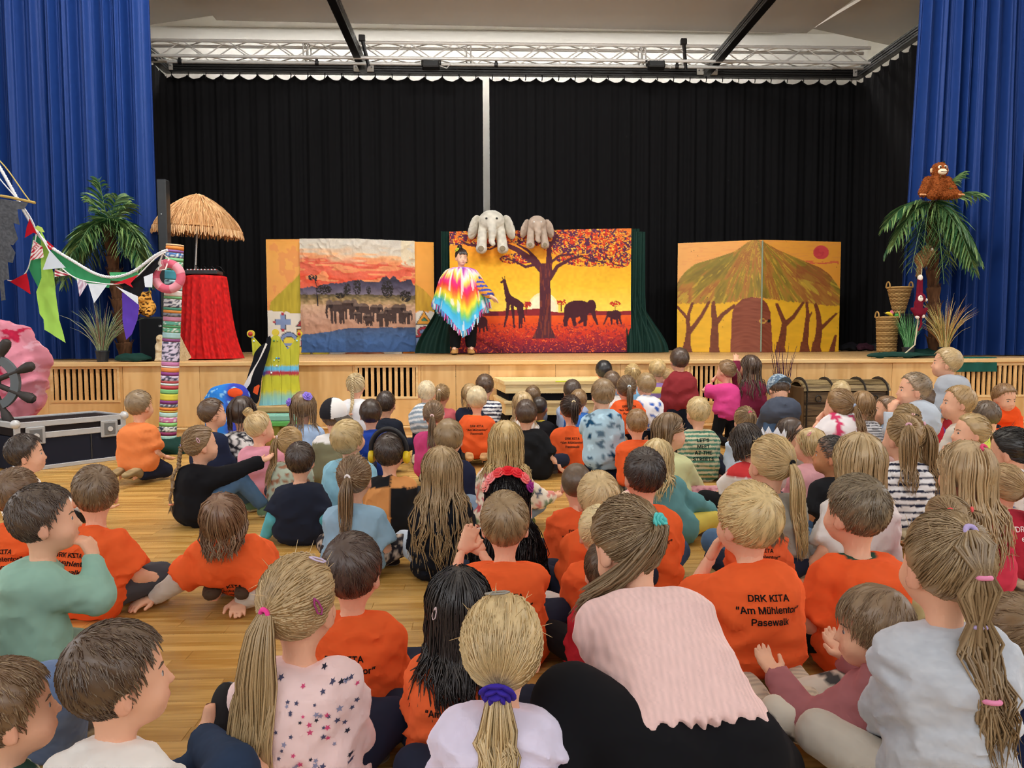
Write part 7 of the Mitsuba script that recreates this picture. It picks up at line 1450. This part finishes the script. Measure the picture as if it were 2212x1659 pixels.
K(649, 990, 58, 'cross', 0, -3, ('short', '#3a2a20'), ('#222736', 'short'), 'boy in a navy T-shirt over turquoise sleeves, leaning on both hands on the floor', armR='floor', armL='floor', under='#5fb4c2', trousers=('denim', '#263448', '#3a4c66'))
K(767, 1027, 70, 'cross', 5, 6, ('pony', '#7a5e40', {'tie': (-.05, -.95, .12), 'L': .26, 'w': .036, 'tiecol': '#e9e4e2'}), ('#8fb0c6', 'short'), 'girl with a brown ponytail in a dusty blue T-shirt and flowered leggings', trousers=('dots', '#2a262b', '#c9b7a6', .03, .3), shoes='#3c3438', sole='#d9d0bd', armR='thigh', ankleR=None)
K(842, 973, 61, 'cross', 0, 8, ('short', '#3a2b21', {'len': .022}), (('blocks', '#1b1c1f', '#d9975a'), 'long'), 'boy with yellow and black headphones in a black and orange top', trousers=JEANS, shoes='#40454a', sole='#ddd3bd', extra=[headphones])
K(922, 845, 38, 'kneel', 0, 0, ('short', '#dccba6', {'len': .014, 'e': .006}), (('stripes', '#8fa0ae', '#e4e6e8', .045, .1), 'long'), 'boy with cropped white-blond hair in a grey and white striped top', k=.66, hs_=.0095)
K(955, 850, 33, 'cross', 0, 8, ('pony', '#9a7d55', {'tie': (-.1, -.9, .4), 'L': .2, 'tiecol': '#e9dcd0'}), ('#c4626a', 'long'), 'small girl with a ponytail in a coral top beside the white-blond boy', k=.62)
K(937, 892, 44, 'heels', 3, 3, ('pony', '#7d6144', {'tie': (0, -.95, -.1), 'L': .27, 'w': .03, 'tiecol': '#e7c9c9'}), ('#c44378', 'long'), 'girl with a ponytail in a magenta top and dark dotted leggings', trousers=('dots', '#1f2028', '#d8d8de', .03, .2), hem=.0)
K(970, 942, 58, 'cross', 5, 10, ('short', '#8c7350', {'len': .045, 'e': .012}), ('#20253f', 'long'), 'dark blond boy in a navy long-sleeved top behind the girl with very long hair', trousers='#23262b', shoes='#7d8a5c', sole='#7d8a5c')
K(955, 1012, 74, 'cross', 0, 2, ('long', '#a58a61', {'L': .36, 'n': 520, 'front': 80, 'wave': .005}), ('#171a22', 'long'), 'girl with very long loose blond hair hanging over her black top', trousers='#c5d2df', shoes='#6b6358')
# --- centre rows by the wooden platform
K(1030, 860, 40, 'heels', 0, 0, ('curly', '#d6c39a'), tee(), 'curly white-blond child in an orange T-shirt with black lettering, sitting on tan soles', shoes='#b98f62', sole='#c39b6c', trousers=CHAR, collar='#e8d24a', **KITA)
K(1048, 831, 37, 'heels', 5, 10, ('short', BR), (('stripes', '#eef0f2', '#20263f', .034, .25), 'long'), 'boy in a white top with navy stripes beside the wooden platform', k=.60, hs_=.0095, d=7.1)
K(1016, 850, 33, 'cross', 0, 5, ('long', '#a98c60', {'L': .12}), ('#23283c', 'long'), 'fair girl in a dark top, half hidden behind the curly child in orange', k=.55, d=7.0)
K(1093, 950, 64, 'cross', 5, 5, ('long', '#c6aa72', {'L': .20, 'n': 480, 'front': 78, 'wave': .006}), (('print', '#eee3d0', '#b0555c', .055, .36, ('#b8565f', '#7d8f72', '#3c4a66', '#d98b80')), 'long'), 'girl with loose golden hair in a cream flowered blouse', trousers=('denim', '#6c7f96', '#8fa3b8'), shoes='#74804f', sole='#74804f', armR=(.27, .2, .16), leanr=.02)
K(1137, 891, 45, 'cross', 12, 8, ('short', '#4a382b', {'len': .022}), ('#18191c', 'short'), 'boy in a plain black T-shirt propped on his right hand on the floor', armR=(.27, -.02, .03), leanr=-.06)
K(1129, 870, 38, 'cross', 0, 0, ('long', '#c0a678', {'L': .20, 'front': 88}), ('#e6e2de', 'long'), 'girl with long ash blond hair and a white top in front of the wooden platform', k=.52)
K(1151, 853, 32, 'cross', 0, 10, ('short', MB), ('#6f7482', 'long'), 'brown-haired child peeping out right of the long ash blond hair, by the steps', k=.50, d=7.1)
K(1166, 877, 34, 'cross', 0, 20, ('buzz', '#2b211c'), ('#1b1b1f', 'short'), 'child with a very short dark haircut in a black shirt with a yellow collar', skin='brown', collar='#d9c34a', k=.48, d=6.95)
K(1232, 880, 44, 'cross', 0, 0, ('pony', '#3b2920', {'tie': (.15, -.85, .5), 'L': .17, 'w': .034, 'tiecol': '#e2d0a8'}), tee(), 'dark ponytail girl in lettered orange, directly in front of the wooden platform', **KITA)
K(1236, 842, 36, 'heels', 0, 0, ('short', '#4a3a2e', {'len': .02}), ('#a8b9d6', 'short'), 'dark-haired child in a pale blue shirt in front of the middle of the wooden platform', k=.57, d=7.2)
K(1250, 862, 34, 'heels', 0, 5, ('short', '#8a6c47', {'len': .02}), ('#3a6fc0', 'short'), 'brown-haired boy in a bright blue shirt just behind the girl with the dark ponytail', k=.52, d=6.95)
K(1304, 799, 32, 'kneel', 0, 0, ('short', '#17161a', {'e': .014, 'len': .02}), ('#8fb6da', 'short'), 'black-haired boy in a light blue shirt leaning on the right end of the wooden platform', k=.74, d=7.85)
K(1321, 823, 35, 'heels', 0, 0, ('short', '#6a5440', {'len': .04}), ('#d9d4cf', 'long'), 'brown-haired child in a pale top between the black-haired boy and the orange ponytail girl', k=.64, d=7.35)
K(1302, 848, 48, 'kneel', 2, -5, ('short', '#8d7352', {'len': .04}), (('print', '#a9cbe6', '#33465e', .075, .30, ('#34465c', '#5b738c', '#e9f2f8')), 'short'), 'boy in a light blue shirt printed with bicycles and vans, kneeling up on camouflage soles', shoes='#23201c', sole='#6a5f45', armL='mouth', hem=.10, k=.72, trousers=NAVY)
K(1353, 836, 41, 'kneel', 0, 4, ('pony', '#6b533b', {'tie': (.1, -.92, .1), 'L': .2, 'tiecol': '#cfe0ea'}), tee(), 'brown ponytail girl in lettered orange beside the boy in the bicycle shirt', k=.66, **KITA)
K(1366, 806, 33, 'kneel', 0, 5, ('pony', '#c9ad74', {'tie': (0, -.9, .45), 'L': .14, 'tiecol': '#f0e2c8'}), ('#7fb2d6', 'short'), 'blonde girl with a short ponytail near the stage, above the brown ponytail in orange', k=.74, d=7.6)
K(1395, 829, 38, 'kneel', -5, -12, ('short', '#9c8259', {'len': .022}), (('tiedye', '#e9ebef', '#3d62b8', 22, .60), 'short'), 'fair boy in a white T-shirt with a blue print, left of the dark red jumper', k=.68)
K(1419, 797, 33, 'kneel', 0, -5, ('curly', '#c9ac74'), (('stripes', '#d9cf6a', '#8a6fa6', .12, .2), 'short'), 'blond curly child in a yellow and violet top at the stage front', k=.76, hs_=.0095, d=7.7)
K(1434, 814, 30, 'kneel', -40, -75, ('short', '#b99a66', {'len': .022}), ('#23283c', 'long'), 'small blond boy in a dark jacket looking left, beside the dark red jumper', face=1, k=.70, d=7.7)
K(1375, 911, 46, 'heels', 0, -3, ('short', '#8f6c45', {'len': .016, 'e': .006}), tee(), 'boy with short ginger-brown hair in an orange T-shirt right of the bicycle shirt', trousers=CHAR, **KITA)
K(1467, 775, 38, 'stand', 0, -4, ('short', '#4b382b', {'len': .02}), ('#8a2f34', 'long'), 'boy standing in a dark red jumper at the stage front', trousers='#1d2130', k=.86, armR='side', armL='side', hem=.03)
K(1567, 799, 34, 'kneel', -15, -38, ('pony', '#8a6b49', {'tie': (.55, -.8, .0), 'L': .24, 'w': .03}), ('#d9488c', 'short'), 'girl kneeling in a bright pink T-shirt and gold shoes at the stage front', trousers=BLACKC, shoes='#c9b184', sole='#d9c79a', armL='cheek', face=1, d=7.72)
K(1619, 790, 36, 'kneel', -5, -25, ('long', '#4d392b', {'L': .26, 'front': 85}), ('#6d1f38', 'long'), 'girl with long dark hair in a maroon top reaching up onto the stage edge', trousers='#e4ddd4', armL=(-.02, .32, .80), poleL=(-.6, .2, -.5), d=7.72)
# --- right-centre
K(1507, 886, 48, 'cross', 0, -6, ('short', '#c9b07c', {'len': .018, 'e': .007}), (('stripes', '#c9c4a4', '#4f7f6c', .030, .0), 'long', '#26282b'), 'blond boy in a green striped shirt with four lines of lettering on the back', text="LET'S\nMEET\nAT THE\nSTREETS", text_w=.145, text_col='#0f211c', text_z=.55, trousers=CHAR, hs_=.0095)
K(1449, 928, 56, 'side2', 35, 82, ('long', '#7d6345', {'L': .16, 'front': 95}), ('#d3d8a4', 'long'), 'girl in a pale yellow dress and pink dotted leggings looking to the right', face=1, trousers=('dots', '#d6a0a6', '#a5606e', .026, .25), shoes='#e3cdb8', sole='#d8c8b4', socks='#b5555c', hp=0, armR='fwd')
K(1420, 985, 58, 'cross', 25, 18, ('long', '#d3bd8a', {'L': .20, 'front': 80, 'n': 460, 'wave': .008}), ('#5f8f92', 'long'), 'girl with pale wavy hair in a teal cardigan, right of the large boy in orange', armR=(.2, .22, .16), leanr=-.10, trousers='#d8c35c')
K(1390, 1018, 83, 'cross', 0, -8, ('short', '#352a24', {'len': .02, 'e': .009}), tee(), 'large dark-haired boy in a lettered orange T-shirt and jeans, in front of the teal cardigan', trousers=('denim', '#2d3d55', '#4d6484'), **KITA)
K(1682, 838, 42, 'crawl', 0, 0, ('short', BR), ('#4a5160', 'long'), 'child in a blue patterned cap and grey jacket crawling away in jeans', trousers=('denim', '#38557e', '#5f7fa8'), hp=-40, k=.56, armR='fwd', armL='fwd', extra=[cap_hat('#5f7387', '#5f7387', 3.14, pat='#a9b7bf')])
K(1608, 905, 44, 'cross', 0, 0, ('pony', '#8e7350', {'tie': (.1, -.8, .6), 'L': .14, 'tiecol': '#d9607a'}), ('#b9cbe0', 'long'), 'girl with a small pink-tied ponytail in a pale blue top, left of the crawling child')
K(1610, 952, 55, 'cross', -20, -30, ('bob', '#33271f', {'L': .10, 'front': 60}), (('blocks', '#c83a3c', '#e6e2e0'), 'short'), 'girl with a straight dark bob in a red and white T-shirt looking down', hp=-25, face=1, trousers=BLACKC, armL='fwd', armR='fwd')
K(1663, 992, 84, 'cross', 0, -12, ('pony', '#c3a874', {'tie': (.30, -.92, .0), 'L': .34, 'w': .036, 'tiecol': '#1c1c1e'}), (('melange', '#8f8b80', '#a9a59a'), 'long'), 'girl with a low blond ponytail and black hair tie in a heather grey top', trousers=JEANS)
K(1711, 932, 45, 'cross', 70, 112, ('long', '#4b3a2e', {'L': .05, 'front': 70, 'thick': .8}), ('#b3a89c', 'long'), 'brown-haired girl looking over her shoulder to the right, beside a white paper crown', face=1, hp=0)
K(1668, 966, 42, 'cross', 0, 0, ('short', BR), ('#c9c4bd', 'long'), 'child in a white paper crown hidden behind the girl in heather grey', extra=[paper_crown])
K(1747, 958, 52, 'cross', -15, -45, ('bob', '#c0a470', {'L': .05, 'front': 72}), ('#e3aab0', 'long'), 'fair girl in a light pink jumper beside the boy with the undercut', extra=[clip((-.75, -.1, .6), '#e48aa4')])
K(1793, 978, 60, 'cross', -25, -62, ('short', '#2e2621', {'len': .02, 'fade': 1, 'e': .008}), ('#1c1d21', 'short'), 'boy with a dark undercut in a black sports shirt looking left', skin='tan', face=1, trousers=('denim', '#33496b', '#51709a'), armL='thigh')
K(1853, 992, 88, 'cross', 0, -5, ('long', '#b59c72', {'L': .14, 'n': 560, 'front': 80, 'wave': .002}), ('#e9e6e4', 'short'), 'girl with straight ash blond hair in a white T-shirt, right of the black sports shirt', armL=(-.24, .02, .04), trousers='#e2dfdc')
K(1810, 872, 52, 'kneel', -10, -22, ('pony', '#8d6d45', {'tie': (.25, -.92, -.05), 'L': .22, 'w': .03, 'tiecol': '#aebfdc'}), (('tiedye', '#eee9ea', '#cf3f68', 16, .56), 'short'), 'girl with a low ponytail in a white T-shirt with red blotches, before the old chest', armL='cheek', k=.56)
K(1862, 872, 43, 'heels', 0, 5, ('long', '#94744c', {'L': .10, 'wave': .012, 'front': 75}), (('stripes', '#d9d9dc', '#55585f', .022, .2), 'long'), 'wavy-haired girl in a grey striped top in front of the old chest', k=.56, hs_=.0095)
K(1815, 845, 36, 'kneel', 0, 0, ('short', '#c0a878', {'len': .04}), ('#c9ced6', 'long'), 'fair child right against the old chest, hidden behind the girl with red blotches', k=.66)
K(1913, 882, 42, 'heels', -55, -75, ('short', '#7d5f42', {'len': .03}), ('#8296aa', 'long'), 'boy in profile in a blue-grey top at the right end of the old chest', face=1, k=.50)
K(1972, 838, 54, 'kneel', -55, -72, ('short', '#7a6850', {'len': .016, 'e': .007, 'fade': 1}), ('#b6c0cc', 'long'), 'crew-cut boy in a pale grey top, hand at mouth, right of the chest', face=1, armL='mouth', k=.66, d=5.75)
K(2000, 866, 40, 'heels', -30, -40, ('short', BR), (('blocks', '#2b4fae', '#c02c3a'), 'long'), 'child in a red and blue top behind the crew-cut boy by the chest', k=.56)
K(2043, 780, 46, 'stand', -35, -58, ('short', '#b79d6f', {'len': .03}), ('#a7adb6', 'short'), 'blond boy in a grey T-shirt standing at the stage below the right palm', face=1, k=.92, trousers='#b0353f', armR='side', armL='side', d=6.5)
K(2068, 866, 54, 'heels', -55, -72, ('short', '#a98a5c', {'len': .022, 'e': .008}), ('#d3cdc2', 'long'), 'fair boy in a cream long-sleeved top in profile, in front of the grey T-shirt', face=1, armL='knee', k=.60, d=4.95)
K(2170, 856, 42, 'kneel', 185, 172, ('short', '#8a6844', {'len': .028}), ('#ee5520', 'long'), 'brown-haired boy in an orange sweatshirt facing the audience at the right edge', face=1, hp=-14, k=.56)
K(2128, 897, 48, 'cross', -30, -20, ('short', '#5c4a38', {'len': .022}), ('#d3dd62', 'short'), 'brown-haired boy in a neon yellow T-shirt leaning forward near the right edge', hp=-15, lean=.22)
K(2094, 930, 58, 'cross', -55, -78, ('pony', '#b39768', {'tie': (.15, -.96, -.1), 'L': .10, 'tiecol': '#d9c7a6'}), ('#23242a', 'long'), 'fair girl in black with a fringe, hand at chin, near the right edge', face=1, armL='mouth')
K(2180, 968, 70, 'cross', -40, -35, ('pony', '#17130f', {'tie': (.5, -.8, -.1), 'L': .26, 'w': .04, 'tiecol': '#141414'}), (('print', '#ece6e6', '#c84a6a', .06, .36, ('#c84a6a', '#3b63b0', '#e0a23c', '#d86f8f')), 'long'), 'girl with a black ponytail in a white top with colourful print at the right edge', hp=-5)
K(1957, 905, 52, 'heels', 0, 10, ('pony', '#94794f', {'tie': (.3, -.9, .3), 'L': .40, 'w': .036, 'tiecol': '#17171a'}), ('#d8b6b4', 'long'), 'girl with a long ponytail in a black tie, just behind the striped pigtail girl', k=.56)
K(1948, 938, 70, 'heels', 0, -18, ('pigs', '#9c7f56', {'L': .30, 'w': .045, 'tiecol': '#d8a9b4'}), (('stripes', '#eeeef0', '#262a40', .033, .45), 'long'), 'girl with long wavy pigtails in a white top with thin navy stripes', trousers='#7a2a36', extra=[clip((.1, -.3, .95), '#e7b8b4')], k=.56, hs_=.0095)
K(2083, 1012, 92, 'heels', -5, -6, ('half', '#b79c74', {'L': .27, 'n': 560, 'tie': (.1, -.55, .82), 'tiecol': '#e2567a', 'front': 82, 'wave': .005}), ('#c93850', 'long'), 'girl with long fair half-tied hair in a crimson velvet top at the right', trousers='#23242a', k=.56)
K(2165, 1045, 66, 'heels', -10, -15, ('pony', '#b19468', {'tie': (.2, -.93, -.1), 'L': .44, 'w': .034, 'tiecol': '#d9607a'}), ('#b02a3c', 'short'), 'girl with a very long ponytail and clips in a red T-shirt with white lettering', text='DRK-Kr\ner-R\nder', text_col='#f0dada', text_w=.13, extra=[clip((.3, -.6, .7), '#e9e4e6'), clip((.5, -.8, .1), '#e9c3cc')])
K(2040, 1122, 84, 'cross', -5, -10, ('pigs', '#8f7552', {'L': .10, 'tiecol': '#e2605f'}), ('#e9e2a8', 'long'), 'girl with short red-tied pigtails in pale yellow, hidden behind the bubble braid')
# --- front and middle rows, orange shirts
K(1846, 1094, 112, 'cross', -8, -22, ('short', '#6f5f48', {'len': .02, 'e': .009}), tee('#e65c2c'), 'boy in an orange T-shirt over a dark green collar, second row right', collar='#24483a', trousers=BLACKC, armL='thigh')
K(1614, 1114, 118, 'heels', -4, -22, ('short', '#c9ae78', {'len': .040, 'e': .011, 'thick': 1.2}), tee(), 'blond boy in lettered orange, hand at mouth, right of the woman in pink', armL='mouth', shoes='#cfc5b0', sole='#d8ceb8', trousers=CHAR, k=.53, **KITA)
K(1640, 1088, 62, 'cross', 15, 10, ('long', '#7a5f42', {'L': .16}), tee('#f0683c'), 'brown-haired child in orange hidden behind the blond boy with a hand at his mouth', **KITA)
K(1291, 1070, 84, 'cross', 5, -6, ('short', '#c3a878', {'len': .034, 'e': .011}), tee(), 'blond boy in an orange T-shirt behind the bending woman in the pink jumper', **KITA)
K(1245, 1040, 66, 'cross', 0, 6, ('buzz', '#5d4a37'), tee('#e65e30'), 'boy with a shaven brown head in a lettered orange T-shirt left of the blond boy', **KITA)
K(1292, 1142, 78, 'cross', 0, -5, ('short', '#d6c18f', {'len': .05, 'e': .012}), tee(), 'pale blond child in an orange T-shirt close behind the woman in the pink jumper', trousers='#e1dfda', **KITA)
K(1310, 1225, 78, 'cross', -5, 0, ('short', BR), ('#b02531', 'long'), 'child in red right in front of the woman in the pink jumper', trousers=BLACKC)
K(1091, 1122, 98, 'cross', 0, 4, ('short', '#8d7350', {'len': .034, 'e': .011}), tee(), 'brown-haired boy in lettered orange clapping his hands before the flower crown', armL=(-.15, .18, .36), armR=(-.09, .20, .35), curl=.15, **KITA)
K(1097, 1065, 80, 'cross', 0, 2, ('long', '#1c1716', {'L': .30, 'n': 420, 'front': 85}), ('#201d22', 'long'), 'girl in black with a crown of red and pink flowers and a black lace veil', extra=[flower_crown, veil])
K(990, 1300, 118, 'cross', 0, -6, ('long', '#201b1b', {'L': .20, 'n': 600, 'front': 80, 'wave': .006}), tee('#ec6a3a'), 'girl with long black hair in lettered orange, left of the violet scrunchie', extra=[clip((-.75, -.65, .0), '#e3cfd2', .04)], **KITA)
K(1085, 1385, 158, 'cross', 2, 4, ('pony', '#c3aa7a', {'tie': (-.05, -.80, -.55), 'L': .22, 'w': .036, 'tiecol': '#3a2a98', 'e': .013}), ('#dcd6ec', 'short'), 'blonde girl in a lavender T-shirt with a violet scrunchie in the front row', extra=[flower((-.05, -.82, -.55), '#3d2d9c', .038, 'scrunchie'), clip((-.1, .0, 1), '#8f8a80', .05, along=(1, 0, 0))])
K(764, 1222, 114, 'cross', 2, 12, ('short', '#45332a', {'len': .038, 'e': .012}), tee(), 'dark brown-haired boy in a lettered orange T-shirt right of the star-print girl', **KITA)
K(650, 1290, 148, 'cross', 0, 14, ('pony', '#b0956a', {'tie': (-.30, -.93, .0), 'L': .46, 'w': .05, 'tiecol': '#f04a9c', 'nt': 150}), ('#efd3d2', 'long'), 'girl with a long fair ponytail in a pale pink top with tiny stars, front row', trousers=NAVY, prints=[('star', 170, .0062, ('#2c2c3c', '#4a4a66', '#d0507c', '#8a8aa8'), (-.08, .30))], extra=[clip((.72, -.45, .05), '#a03a78', .042), clip((.55, .1, .85), '#cbbdd8', .04)])
K(484, 1108, 110, 'heels', 0, 0, ('bob', '#7a5a42', {'L': .10, 'front': 70, 'wave': .01}), tee(), 'child with shaggy brown hair in lettered orange, leaning back on both hands, head tilted up', hp=32, under='#c9c2b8', shoes='#4a3a2e', sole='#4a3a2e', trousers='#8d8f96', armL=(atz(330, 1292, .04), (-.65, -.75, -.1), (0, 0, 1)), armR=(atz(515, 1300, .04), (.25, -.95, -.1), (0, 0, 1)), lean=-.20, d=3.0, s=1.04, hs=.94, pz=.14, **KITA)
K(205, 1058, 86, 'cross', 15, -32, ('short', '#6d563e', {'len': .022, 'e': .009}), tee(), 'brown-haired boy in a lettered orange T-shirt behind the boy in sea-green fleece', trousers='#4a4a50', armR=(.22, .2, .1), **KITA)
K(100, 1112, 106, 'heels', 50, 60, ('short', '#4a3a2e', {'len': .022, 'e': .010}), ('#8fb5a4', 'long'), 'boy in a sea-green fleece jacket with a fist at his mouth, at the left', face=1, armR='mouth', k=.60, trousers='#7d9384', collar='#8fb5a4', armL='side', curl=2.0, shoes='#8a3a48', fold=.012)
K(38, 1060, 80, 'cross', 0, 8, ('short', '#6b5138', {'len': .022}), tee(), 'brown-haired boy in an orange T-shirt at the left edge behind the sea-green fleece', **KITA)
K(262, 1448, 168, 'out', 35, 56, ('short', '#54402f', {'len': .026, 'e': .011}), ('#e6e2dc', 'short'), 'brown-haired boy in a white T-shirt, front row left, with one dark shoe raised', face=1, trousers=('denim', '#1f2b40', '#32425c'), shoes='#2e2e30', sole='#8a8a86', socks='#e9e6e0', kneeR=atd(505, 1668, 1.55), ankleR=atd(440, 1598, 1.80), toeR=(.12, .35, .93), soleR=(.5, .7, -.4), armR=(atd(500, 1640, 1.60), (.8, .3, -.3), (0, 0, 1)), armL='lap')
K(-150, 1330, 150, 'knees', 40, 30, ('short', '#5d4a38'), ('#33363d', 'long'), 'person in acid-washed jeans at the left edge, only a raised knee in view', kneeR=atd(112, 1500, 1.98), ankleR=atd(130, 1690, 2.1), trousers=('denim', '#3a4f78', '#8296b8'), kneeL=atd(-160, 1620, 1.9), ankleL=atd(-120, 1780, 2.0), armR='back', armL='back', d=2.0, s=1.35, legfat=1.15)
K(22, 1520, 150, 'cross', 40, 52, ('short', '#6e5338', {'len': .03, 'e': .011}), (('stripes', '#274a40', '#c9cdb8', .034, .72), 'long'), 'boy in a dark green striped top at the bottom left corner', face=1, hs_=.0095)
K(2035, 1205, 158, 'cross', 2, -4, ('bubble', '#8d7554', {'tie': (-.02, -.62, .78), 'L': .46, 'w': .036, 'bub': 4, 'nt': 190, 'thick': 1.2, 'tiecol': '#b9a9d8', 'ties': ('#e58fb4', '#b9a9d8', '#e58fb4'), 'at': (.27, .5, .76), 'swing': (.02, 0, 0)}), (('melange', '#aeb4bd', '#c6cbd2'), 'long'), 'girl with a bubble braid in a light grey top, front row right', k=.60, trousers='#c4beb2')
K(2196, 1372, 140, 'cross', -5, -18, ('short', '#7d6446', {'len': .05, 'e': .013}), ('#1d2440', 'long'), 'brown-haired child in a navy top at the right edge of the front row', k=.40)
K(1882, 1345, 124, 'cross', -25, -66, ('short', '#7f664a', {'len': .06, 'e': .012}), ('#a86a6e', 'long'), 'small child in a dusty rose top and cream spotted leggings in the front row', face=1, hp=-4, trousers=('dots', '#d9d3c4', '#4a4a4a', .10, .22), armL='knee', armR='knee', shoes='#4a4a58', k=.40)
# ---------------------------------------------------------------- the woman bending over in the front row
def hem_frill(out, ctx):
    for i, prt in enumerate(out):
        if prt[0] == 'jumper':
            v = prt[1].vertices; c = prt[2]; ax = ctx['usp']; z = (v - ctx['Pv']) @ ax
            rib = .93 + .07 * np.sin((v @ unit(np.cross(ax, ctx['nb']))) * 480); out[i] = prt[:2] + (c * rib[:, None],) + prt[3:]
pv = atd(1500, 1640, 1.60)
K(1352, 1178, 168, 'knees', -10, -22, ('pony', '#7d6547', {'tie': (.34, -.90, .05), 'L': .30, 'w': .050, 'tiecol': '#5fc4c0', 'swing': (-.20, .02, .08), 'nt': 150}), ('#ecc9c4', 'long'),
  'woman in a pale pink ribbed jumper and black leggings bending forward in the front row', d=1.98, s=1.24, hs=1.10, pelvis=pv, kneeL=atd(1240, 1530, 1.66), ankleL=[pv[0] - .30, pv[1] - .10, .08], kneeR=atd(1650, 1660, 1.86), ankleR=[pv[0] + .12, pv[1] + .12, .08],
  armL=(atd(1275, 1470, 1.92), (-.2, .8, -.5), (0, 0, 1)), armR=(atd(1330, 1420, 2.2), (-.2, .9, -.3), (0, 0, 1)), poleL=(.1, -.2, -1), dy=0, hp=-25, trousers='#121216', trousers_name='leggings', shirt_name='jumper', legfat=1.45, fat=1.05, sw=.95, hem=-.02, cut=.0, slouch=.03, fold=.008,
  hb=.011, hs_=.0075, ht=.011, shoes='#3a3a3e', extra=[hem_frill, flower((.34, -.90, .05), '#5fc4c0', .024, 'scrunchie')])
# ---------------------------------------------------------------- the performer on the stage
def poncho(out, ctx):
    s, N, Pv, Rb = ctx['s'], ctx['N'], ctx['Pv'], ctx['Rb']; rng = np.random.default_rng(5)
    def fn(u, v):
        th = u * 2 * np.pi; c, q = np.cos(th), np.sin(th)      # q > 0: front
        w = sst(0, .35, v); rx = .075 + (.285 - .075) * np.sqrt(w) + .12 * v ** 1.1; ry = .07 + (.205 - .07) * np.sqrt(w) + .10 * v ** 1.2
        side = np.abs(c) ** 2; L = .50 + .24 * np.maximum(q, 0) ** 3 * (1 - .5 * np.abs(c)) + .12 * np.maximum(-q, 0) - .10 * side + .10 * np.maximum(np.cos(th - 1.75), 0) ** 8
        f = 1 + .05 * v * np.sin(th * 15 + 2 * np.sin(th * 3)); z = .02 - .10 * w - L * np.maximum(v - .15, 0) / .85
        P = np.stack([c * rx * f, q * ry * f, z], -1); return N + P @ Rb.T
    m = sheet(fn, 161, 40); u, v = np.meshgrid(np.linspace(0, 1, 161), np.linspace(0, 1, 40), indexing='ij'); th = u * 2 * np.pi
    st = ns(np.cos(th) * 9, np.sin(th) * 9, v * 1.5, 3); t = v + (st - .5) * .26 + .05 * np.sin(th * 2)
    C = ramp(t, [(0, '#6a4fb0'), (.10, '#c94fb0'), (.17, '#f2eef0'), (.24, '#e9d94a'), (.31, '#e0308a'), (.42, '#e8404a'), (.52, '#f08a3a'), (.62, '#f2dc3e'), (.74, '#7cc66a'), (.86, '#3fb0dc'), (1.0, '#58b8e8')]); wm = (ns(np.cos(th) * 14, np.sin(th) * 14, v * 3, 8) > .70); C = np.where(wm[..., None], C * .4 + lin('#f6f3f0') * .6, C)
    out.append(('poncho', m, C.reshape(-1, 3), 'cloth', True, None, 'rainbow tie-dye poncho with a fringe', None))
    P = m.vertices.reshape(161, 40, 3)[:-1:1, -1]; col = C[:-1, -1]; Q = P[:, None] + np.linspace(0, 1, 4)[None, :, None] * (np.array([0, 0, -.085]) + rng.normal(0, .012, (160, 3)))[:, None]
    pal = np.array([lin(c) for c in ('#58b8e8', '#f0eef2', '#e86ab0', '#7a6ac8', '#8fd0e8')]); mm, c, nn = strands(Q, np.tile([[.007, .007, .007, .006]], (160, 1)), pal[rng.integers(0, 5, 160)], 4); out.append(('fringe', mm, c, 'cloth', False, nn, None, None))
    hl, hs = ctx['hl'], ctx['hs']; out.append(('headset', tube([hl(-.078, 0, -.01), hl(-.075, .05, -.05), hl(-.05, .085, -.066)], .004, 6), lin('#141416'), 'plastic', True, None, None, None)); out.append(('headset_microphone', ellipsoid(hl(-.042, .09, -.066), (.010,) * 3, 1), lin('#141416'), 'plastic', True, None, None, None))
    k = np.random.default_rng(2); n = 46; R = nrm(np.stack([k.uniform(-.7, .7, n), np.full(n, .75), k.uniform(.62, .95, n)], 1)); D = [R]
    for j in range(4): D.append(nrm(D[-1] + np.array([0, .05, -.13])))
    P = scp(np.stack(D, 1), .014 + .004 * k.random((n, 1))); mm, c, nn = strands(ctx['Hc'] + (P * hs) @ ctx['Rh'].T, np.tile([[.004, .006, .006, .005, .002]], (n, 1)), shade(lin('#2c1c16'), k, n, .2)); out.append(('fringe_hair', mm, c, 'hair_fibre', False, nn, None, None))
K(997, 556, 22, 'stand', 178, 163, ('bun', '#2c1c16', {'tie': (.25, .05, .97)}), (('stripes', '#e8a03a', '#3a4fae', .045, .0), 'long'), 'performer on the stage in a rainbow tie-dye poncho, black leggings and leopard boots', d=11.15, floor=HS, dy=0, s=1.46, hs=1.12, face=1, skin='pale', lips='#2f3f78', hair_col='#241812', fat=1.25, legfat=1.25,
  hp=-6, trousers='#141418', trousers_name='leggings', shoes='#b98a52', sole='#3a2c20', armL=(atd(1060, 640, 10.95), (.8, -.25, -.5), (.3, .3, .9)), armR=(atd(961, 655, 11.1), (-.05, -.1, -1), (-.4, -.9, 0)), curl=.3, poleL=(-.3, -.2, -1), lean=.0, loose=.008, hn=.007, hh=.0075, extra=[poncho, flower((.75, .25, .75), '#d9d24a', .035, 'hair_flower', '#6a9a3a')])
run_people()
TABLE['c'] = mi.Float(np.array(PAIRS, np.float32).ravel())
